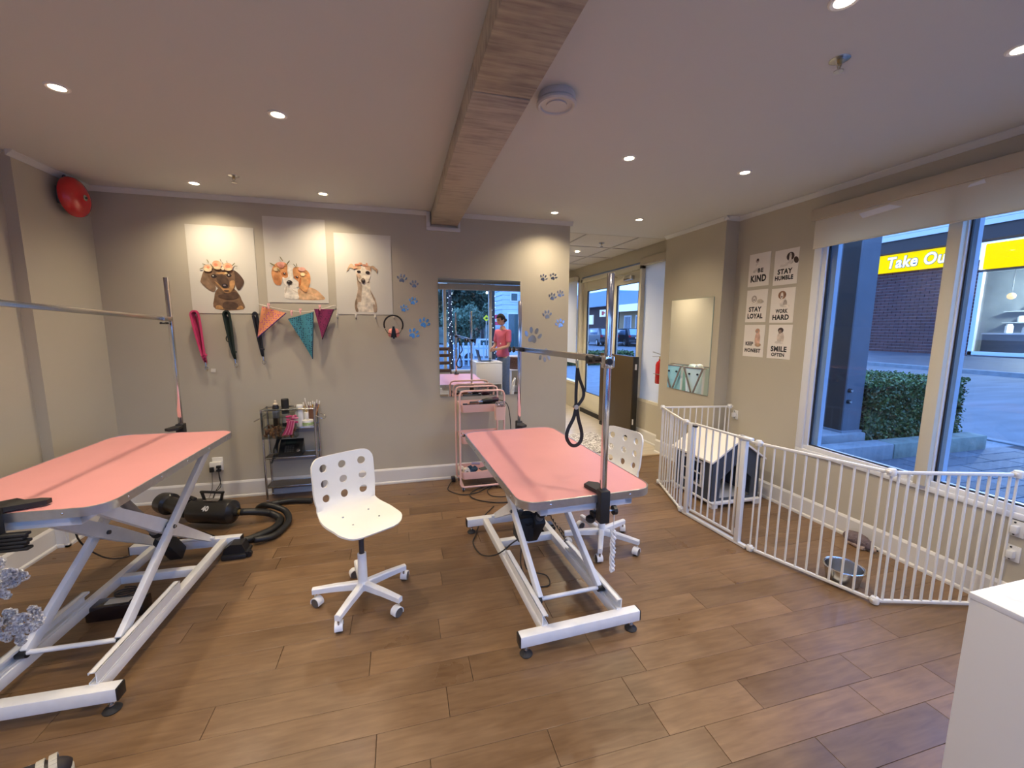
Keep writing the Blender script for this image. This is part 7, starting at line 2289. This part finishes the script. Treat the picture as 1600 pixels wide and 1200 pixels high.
for k, (y, lvl, w, h, mm, lab) in enumerate(((8.9, 1.42, 0.30, 0.42, 0, 'white box at the left end of the counter in the takeaway shop'), (8.35, 1.42, 0.22, 0.30, 1, 'grey canister second from the left on the takeaway shop counter'), (7.7, 1.42, 0.42, 0.52, 2, 'large blue-grey machine on the takeaway shop counter'),
                                       (7.1, 1.42, 0.26, 0.28, 0, 'white carton right of the machine on the takeaway shop counter'), (6.5, 1.42, 0.24, 0.34, 1, 'grey box towards the right of the takeaway shop counter'),
                                       (9.2, 1.95, 0.28, 0.30, 0, 'white tub at the left of the lower shelf in the takeaway shop'), (8.5, 1.95, 0.30, 0.36, 1, 'grey tub on the lower shelf in the takeaway shop'), (7.6, 1.95, 0.26, 0.30, 2, 'blue-grey tub on the lower shelf in the takeaway shop'),
                                       (9.0, 2.50, 0.24, 0.30, 1, 'grey jar at the left of the upper shelf in the takeaway shop'), (8.2, 2.50, 0.28, 0.34, 0, 'white jar on the upper shelf in the takeaway shop'), (7.3, 2.50, 0.30, 0.26, 2, 'blue-grey jar on the upper shelf in the takeaway shop'))):
    xx = 29.8 if lvl < 1.5 else 31.25
    g = G()
    g.lathe([(0, 0.004), (w*0.46, 0.004), (w*0.5, 0.03), (w*0.5, h*0.78), (w*0.36, h*0.86), (w*0.38, h), (0, h)], 4 if k % 2 == 0 else 16, (white_pl, mat('shop_grey', (0.25, 0.26, 0.27), 0.5), mat('shop_blue', (0.20, 0.26, 0.33), 0.5))[mm], c=(xx, y, lvl))
    one('shop_container', g, lab, 'container', loc=(xx, y, lvl), group='containers inside the takeaway shop')
for (y, lab) in ((8.62, 'left'), (7.55, 'right')):
    t = T('pendant_lamp', 'round warm pendant lamp in the shop across the street, %s of two' % lab, 'lamp', (29.0, y, 3.1), group='pendant lamps in the shop')
    t.p('globe', G().ball((0, 0, 0), 0.15, mat('globe_glow', (0.2, 0.15, 0.1), 0.4, emit=(1.0, 0.62, 0.20), estr=0.9), 16))
    t.p('cord', G().cyl((0, 0, 0.15), (0, 0, 1.4), 0.015, black_pl, 6))
lf = T('added_light_tube', 'white glowing tube added to light the inside of the shop across the street', 'lamp', (29.6, 7.2, 4.0))  # added source, put in to brighten the shop interior
lf.p('tube', G().box(-0.06, -0.9, 0.0, 0.06, 0.9, 0.07, mat('tube_glow', (1, 1, 1), 0.4, emit=(0.85, 1, 0.95), estr=2.5), b=0.02))
l = bpy.data.lights.new('shop_light', 'POINT'); l.energy = 900; l.color = (0.85, 1.0, 0.95); l.shadow_soft_size = 0.3
lo_ = bpy.data.objects.new('shop_light', l); COL.objects.link(lo_); lo_.parent = lf.o; lo_.location = (0, 0, -0.3)

# ---------------------------------------------------------------- street seen through the glass door
tan = mat('tan_stucco', (0.36, 0.24, 0.12), 0.8, noise=0.1)
dkb = mat('dark_brick', (0.075, 0.040, 0.035), 0.85, noise=0.3, nscale=4)
b1 = T('street_building', 'tan fronted building with white framed windows seen through the glass door', 'building', (28.5, 40, 0.3))
b1.wp('wall', G().box(28, 33, 0.2, 32, 42.2, 3.7, tan))
b1.wp('awning', G().box(26.9, 33, 3.7, 32, 43.2, 3.95, mat('awning_dark', (0.05, 0.05, 0.06), 0.6)))
for k, y in enumerate((37.6, 40.1)):
    f = b1.wp('window', G().box(27.9, y-0.8, 1.0, 28.02, y+0.8, 3.0, mat('win_frame', (0.65, 0.65, 0.65), 0.5)))
    b1.wp('pane', G().box(27.86, y-0.62, 1.15, 27.9, y-0.06, 2.85, mat('dark_pane', (0.06, 0.09, 0.13), 0.1)).box(27.86, y+0.06, 1.15, 27.9, y+0.62, 2.85, MATS['dark_pane']), parent=f)
b1.wp('sign_board', G().box(26.8, 35.5, 3.42, 26.9, 42.8, 4.2, mat('sign_white', (0.72, 0.74, 0.70), 0.5, emit=(0.9, 1, 0.9), estr=0.25)))
b1.wp('roof', G().box(27.2, 33, 4.25, 32, 43.2, 5.6, mat('slate_blue', (0.22, 0.33, 0.45), 0.5)))
b2_ = T('street_building', 'dark brick building with white signs seen through the left door pane', 'building', (28.5, 48, 0.3))
b2_.wp('wall', G().box(28, 43.3, 0.2, 32, 58, 4.3, dkb))
b2_.wp('roof', G().box(27.2, 43.3, 4.3, 32, 58, 6.2, MATS['slate_blue']))
b2_.wp('sign_board', G().box(27.85, 45.2, 3.0, 28.0, 47.2, 3.9, MATS['sign_white']))
b2_.wp('red_mark', G().box(27.80, 46.0, 3.2, 27.85, 46.5, 3.7, mat('sign_red', (0.7, 0.04, 0.03), 0.5)).box(27.80, 45.6, 3.4, 27.85, 46.1, 3.55, MATS['sign_red']))
b2_.wp('sign_board', G().box(27.85, 49.2, 2.0, 28.0, 50.6, 3.3, MATS['sign_white']))
f = b2_.wp('window', G().box(27.9, 44.2, 1.0, 28.02, 45.0, 3.0, MATS['win_frame']))
b2_.wp('pane', G().box(27.86, 44.3, 1.1, 27.9, 44.9, 2.9, MATS['dark_pane']), parent=f)


def suv(label, x, y, rz, col):
    t = T('car', label, 'car', (x, y, -0.10), rz)
    paint = mat('car_'+str(int(col[0]*1000)), col, 0.25, 0.3, coat=0.6)
    prof = [(-2.25, 0.35), (2.2, 0.35), (2.28, 0.60), (2.22, 0.90), (1.25, 1.05), (0.55, 1.58), (-1.75, 1.62), (-2.15, 1.05), (-2.28, 0.85)]
    Mx = Matrix(((0, 0, 1, 0), (1, 0, 0, 0), (0, 1, 0, 0), (0, 0, 0, 1)))
    t.p('car_body', G().prism(prof, -0.88, 0.88, paint, Mx), smooth=20)
    gl = mat('car_glass', (0.10, 0.16, 0.24), 0.08, 0.0, coat=0.8)
    t.p('rear_window', G().add([(-0.70, -2.175, 1.02), (0.70, -2.175, 1.02), (0.62, -1.80, 1.55), (-0.62, -1.80, 1.55)], [(0, 1, 2, 3)], mat('rear_glass', (0.25, 0.40, 0.60), 0.1)).add([(-0.70, -2.185, 1.04), (0.70, -2.185, 1.04), (0.62, -1.82, 1.53), (-0.62, -1.82, 1.53)], [(0, 1, 2, 3)]))
    t.p('side_windows', G().box(-0.895, -1.55, 1.02, 0.895, 0.35, 1.48, gl, b=0.05))
    t.p('licence_plate', G().box(-0.26, -2.31, 0.72, 0.26, -2.28, 0.86, white_pl))
    for s in (-1, 1):
        t.p('tail_light', G().box(s*0.76-0.1, -2.29, 0.82, s*0.76+0.1, -2.20, 1.02, mat('tail_red', (0.35, 0.02, 0.02), 0.3)))
        for yy in (-1.45, 1.40):
            w = t.p('wheel', G().cyl((s*0.70, yy, 0.33), (s*0.91, yy, 0.33), 0.33, black_rb, 20))
            t.p('hub_cap', G().cyl((s*0.90, yy, 0.33), (s*0.92, yy, 0.33), 0.20, steel, 14), parent=w)
    t.p('bumper', G().box(-0.86, -2.36, 0.38, 0.86, -2.22, 0.60, mat('bumper_black', (0.03, 0.03, 0.035), 0.5), b=0.04))


suv('dark parked car seen from behind through the left door pane', 20.35, 32.0, R(-6), (0.030, 0.034, 0.042))
suv('dark parked car seen through the right door pane', 22.6, 31.0, R(-6), (0.022, 0.026, 0.034))
fd = T('box_hedge', 'low dark hedge outside the glass door', 'hedge', (9.9, 12.2, 0))
fd.wp('branches', G().box(8.4, 11.9, -0.13, 11.6, 12.7, 0.50, MATS['hedge_core']))
f_ = fd.wp('foliage', foliage(8.3, 11.7, 11.8, 12.8, -0.1, 0.55, 3500, 0.10, leafm, leafl, random.Random(5)), smooth=0)
f_['kind'] = 'stuff'

# ================================================================ OUTSIDE BEHIND THE CAMERA (seen in the wall mirror)
struct('front_pavement', G().box(-8, -9.5, -0.13, 14, YB-0.15, -0.02, conc))


def blob_tree(name, label, c, r, n, m1, m2, trunk, seed, cat='tree', leafL=0.22):
    t = T(name, label, cat, (c[0], c[1], -0.13))
    rnd = random.Random(seed)
    t.wp('trunk', G().tube([(c[0], c[1], -0.13), (c[0]+0.05, c[1], c[2]*0.5), (c[0], c[1], c[2])], [trunk, trunk*0.8, trunk*0.4], mat('bark', (0.05, 0.035, 0.03), 0.9), 10))
    vs, fs, mi = [], [], []
    cl = [(Vector((rnd.gauss(0, .45), rnd.gauss(0, .35), rnd.gauss(0, .42))), rnd.uniform(0.3, 0.55)) for _ in range(14)]
    for k in range(n):
        cc, cr = rnd.choice(cl)
        d = Vector((rnd.gauss(0, 1), rnd.gauss(0, 1), rnd.gauss(0, 1))).normalized()*cr*rnd.uniform(0.7, 1)
        q = cc+d
        p = Vector((c[0]+q.x*r[0], c[1]+q.y*r[1], c[2]+q.z*r[2]))
        a = Vector((rnd.gauss(0, 1), rnd.gauss(0, 1), rnd.gauss(0, 1))).normalized()
        b = a.cross(Vector((rnd.gauss(0, 1), rnd.gauss(0, 1), rnd.gauss(0, 1)))).normalized()
        i = len(vs)
        vs += [p-a*leafL*.5, p+b*leafL*.3, p+a*leafL*.5, p-b*leafL*.3]
        fs.append((i, i+1, i+2, i+3))
        mi.append(1 if d.z > 0.1 and rnd.random() < 0.5 else 0)
    g = G()
    g.v, g.f, g.m, g.mats = [tuple(v) for v in vs], fs, mi, [m1, m2]
    o = t.wp('crown', g, smooth=0)
    o['kind'] = 'stuff'
    return t


lg1, lg2 = mat('leaf_grey_green', (0.10, 0.16, 0.10), 0.7), mat('leaf_pale', (0.18, 0.26, 0.17), 0.7)
ld1, ld2 = mat('leaf_dark', (0.035, 0.06, 0.035), 0.7), mat('leaf_mid', (0.07, 0.11, 0.06), 0.7)
blob_tree('bushy_tree', 'rounded grey-green tree across the road, left of the person in the mirror', (4.72, -16.5, 1.75), (0.95, 0.9, 1.0), 5200, lg1, lg2, 0.08, 1, leafL=0.16)
blob_tree('bushy_tree', 'pale green tree beside the yellow road sign in the mirror', (6.15, -20.0, 2.0), (0.85, 0.8, 0.95), 4500, lg1, lg2, 0.08, 2, leafL=0.16)
blob_tree('dark_tree', 'dark green tree further back, upper left in the mirror', (6.4, -27.0, 3.6), (2.2, 1.4, 1.5), 4500, ld1, ld2, 0.15, 3, leafL=0.30)
blob_tree('dark_tree', 'dark green tree behind the yellow sign in the mirror', (8.6, -30.0, 4.4), (2.4, 1.5, 1.7), 4500, ld1, ld2, 0.15, 4, leafL=0.32)
hv_, hf_ = [], []
nx_ = 24
for j in range(6):
    for i in range(nx_):
        x = -40+i*5
        z = (0, 3.0, 6, 9, 11, 12.5)[j]*(0.8+0.25*math.sin(i*0.9+1))+0.6*math.sin(i*2.3+j)
        hv_.append((x, -36-j*7, z-0.4))
for j in range(5):
    for i in range(nx_-1):
        hf_.append((j*nx_+i, j*nx_+i+1, (j+1)*nx_+i+1, (j+1)*nx_+i))
struct('hillside', G().add(hv_, hf_, mat('hill_green', (0.05, 0.075, 0.06), 0.95, noise=0.5, nscale=0.8)), smooth=60)
bulb = mat('fairy_light', (1, 1, 1), 0.4, emit=(0.75, 0.88, 1.0), estr=2.5)
for k, (x, lab) in enumerate(((3.34, 'left'), (4.55, 'right'))):
    t = T('street_tree', 'dark tree trunk wrapped in fairy lights outside the shop window, %s one in the mirror' % lab, 'tree', (x, -7.5, -0.02))
    t.wp('trunk', G().tube([(x, -7.5, -0.02), (x-0.01, -7.5, 1.2), (x-0.03, -7.5, 2.4), (x, -7.5, 3.6)], [0.07, 0.055, 0.05, 0.04], mat('bark', (0.05, 0.035, 0.03), 0.9), 12))
    for q in range(5):
        a = q*1.3
        t.wp('branch', G().tube([(x, -7.5, 2.9+0.1*q), (x+0.5*math.cos(a), -7.5+0.5*math.sin(a), 3.5+0.1*q), (x+0.9*math.cos(a), -7.5+0.9*math.sin(a), 4.3+0.1*q)], [0.03, 0.02, 0.01], MATS['bark'], 6))
    g = G()
    rq = random.Random(int(x*10))
    for q in range(64):
        z = 0.5+q*0.045+rq.uniform(-.02, .02)
        a = rq.uniform(0, 6.28)
        g.ball((x-0.012*z+0.064*math.cos(a), -7.5+0.064*math.sin(a), z), 0.009, bulb, 6)
    o = t.wp('fairy_lights', g)
    o['kind'] = 'stuff'
# pale blue clapboard building
bb_ = T('clapboard_building', 'pale blue clapboard building at the right of the wall mirror', 'building', (8.3, -16.5, 0))
pb2 = mat('clapboard', (0.55, 0.66, 0.74), 0.7)
for k in range(20):
    bb_.wp('clapboard', G().box(6.86, -18.6, -0.1+k*0.23, 11.5, -16.0-0.0, 0.12+k*0.23, pb2).box(6.84, -18.6, -0.1+k*0.23, 6.86, -15.985, -0.02+k*0.23, pb2))
for (x0, z0, x1, z1) in ((7.32, 2.86, 7.62, 3.20), (7.18, 0.4, 7.95, 2.2)):
    f = bb_.wp('window', G().box(x0-.06, -16.02, z0-.06, x1+.06, -15.97, z1+.06, mat('win_white', (0.75, 0.78, 0.8), 0.5)))
    bb_.wp('pane', G().box(x0, -15.97, z0, x1, -15.955, z1, mat('pane_green', (0.05, 0.09, 0.09), 0.1)), parent=f)
bb_.wp('roof', G().box(6.6, -18.8, 4.5, 11.7, -15.7, 4.7, mat('roof_dark', (0.06, 0.07, 0.09), 0.7)))
ys = T('road_sign', 'yellow diamond road sign seen in the wall mirror', 'sign', (5.70, -14.2, -0.1))
ys.p('sign_plate', G().prism([(0, -0.15), (0.15, 0), (0, 0.15), (-0.15, 0)], 0, 0.01, mat('road_yellow', (0.85, 0.75, 0.02), 0.5), Matrix(((1, 0, 0, 0), (0, 0, 1, 0), (0, 1, 0, 2.05), (0, 0, 0, 1)))), smooth=0)
ys.p('arrow_mark', G().prism([(-0.06, 0), (0.02, 0.06), (0.02, 0.02), (0.07, 0.02), (0.07, -0.02), (0.02, -0.02), (0.02, -0.06)], 0.012, 0.016, black_mt, Matrix(((1, 0, 0, 0), (0, 0, 1, 0), (0, 1, 0, 2.05), (0, 0, 0, 1)))), smooth=0)
ys.p('sign_post', G().cyl((0, -0.01, 0), (0, -0.01, 1.92), 0.025, steel, 8))
rs = T('red_banner', 'red and white banner behind the person in the wall mirror', 'banner', (6.40, -15.6, -0.1))
rs.p('banner_cloth', G().box(-0.28, 0, 1.75, 0.28, 0.02, 2.25, mat('banner_red', (0.70, 0.05, 0.12), 0.7)))
rs.p('white_band', G().box(-0.22, 0.021, 1.92, 0.22, 0.024, 2.05, white_pl))
rs.p('banner_post', G().cyl((0, -0.03, 0), (0, -0.03, 2.3), 0.03, steel, 8))
pf = T('picket_fence', 'pale picket fence across the road, seen in the wall mirror', 'fence', (5.1, -13.5, -0.1))
for k in range(12):
    x = -1.2+k*0.22
    pf.p('picket', G().box(x-0.035, -0.015, 0, x+0.035, 0.015, 0.95, mat('picket_blue', (0.40, 0.52, 0.68), 0.7)).lathe([(0.05, 0.95), (0.03, 0.98), (0, 1.01)], 4, MATS['picket_blue'], c=(x, 0, 0)))
pf.p('fence_rail', G().box(-1.3, 0.016, 0.25, 1.3, 0.03, 0.32, MATS['picket_blue']).box(-1.3, 0.016, 0.72, 1.3, 0.03, 0.79, MATS['picket_blue']))
pkc = T('pickup_truck', 'white pickup truck parked across the road, seen in the wall mirror', 'truck', (5.6, -14.9, -0.1))
whp = mat('truck_white', (0.70, 0.75, 0.82), 0.3, coat=0.5)
prof = [(-0.95, 0.35), (0.95, 0.35), (0.95, 0.70), (0.55, 0.78), (0.35, 1.12), (-0.15, 1.12), (-0.22, 0.80), (-0.95, 0.80)]
pkc.p('truck_body', G().prism(prof, -0.35, 0.35, whp, Matrix(((1, 0, 0, 0), (0, 0, 1, 0), (0, 1, 0, 0), (0, 0, 0, 1)))), smooth=20)
pkc.p('side_window', G().box(-0.10, -0.36, 0.84, 0.36, 0.36, 1.06, mat('pane_green', (0.05, 0.09, 0.09), 0.1)))
for x in (-0.6, 0.6):
    pkc.p('wheel', G().cyl((x, -0.38, 0.27), (x, 0.38, 0.27), 0.24, black_rb, 16))
# patio slab of things outside
for k in range(3):
    x = 3.6+k*1.1
    t = T('light_globe', ('left', 'middle', 'right')[k]+' small white globe light outside the shop windows, in the wall mirror', 'lamp', (x, -9.2, 2.75-0.1*(k % 2)), group='globe lights on the outdoor string')
    t.p('globe', G().ball((0, 0, 0), 0.035, mat('globe_white', (1, 1, 1), 0.4, emit=(1.0, 0.95, 0.8), estr=6), 10))
    t.p('cord', G().cyl((0, 0, 0.03), (0, 0, 0.5), 0.004, black_pl, 5))
struct('street_line', G().box(-20, -12.2, -0.129, 20, -12.05, -0.127, mat('line_white', (0.6, 0.65, 0.7), 0.6)))
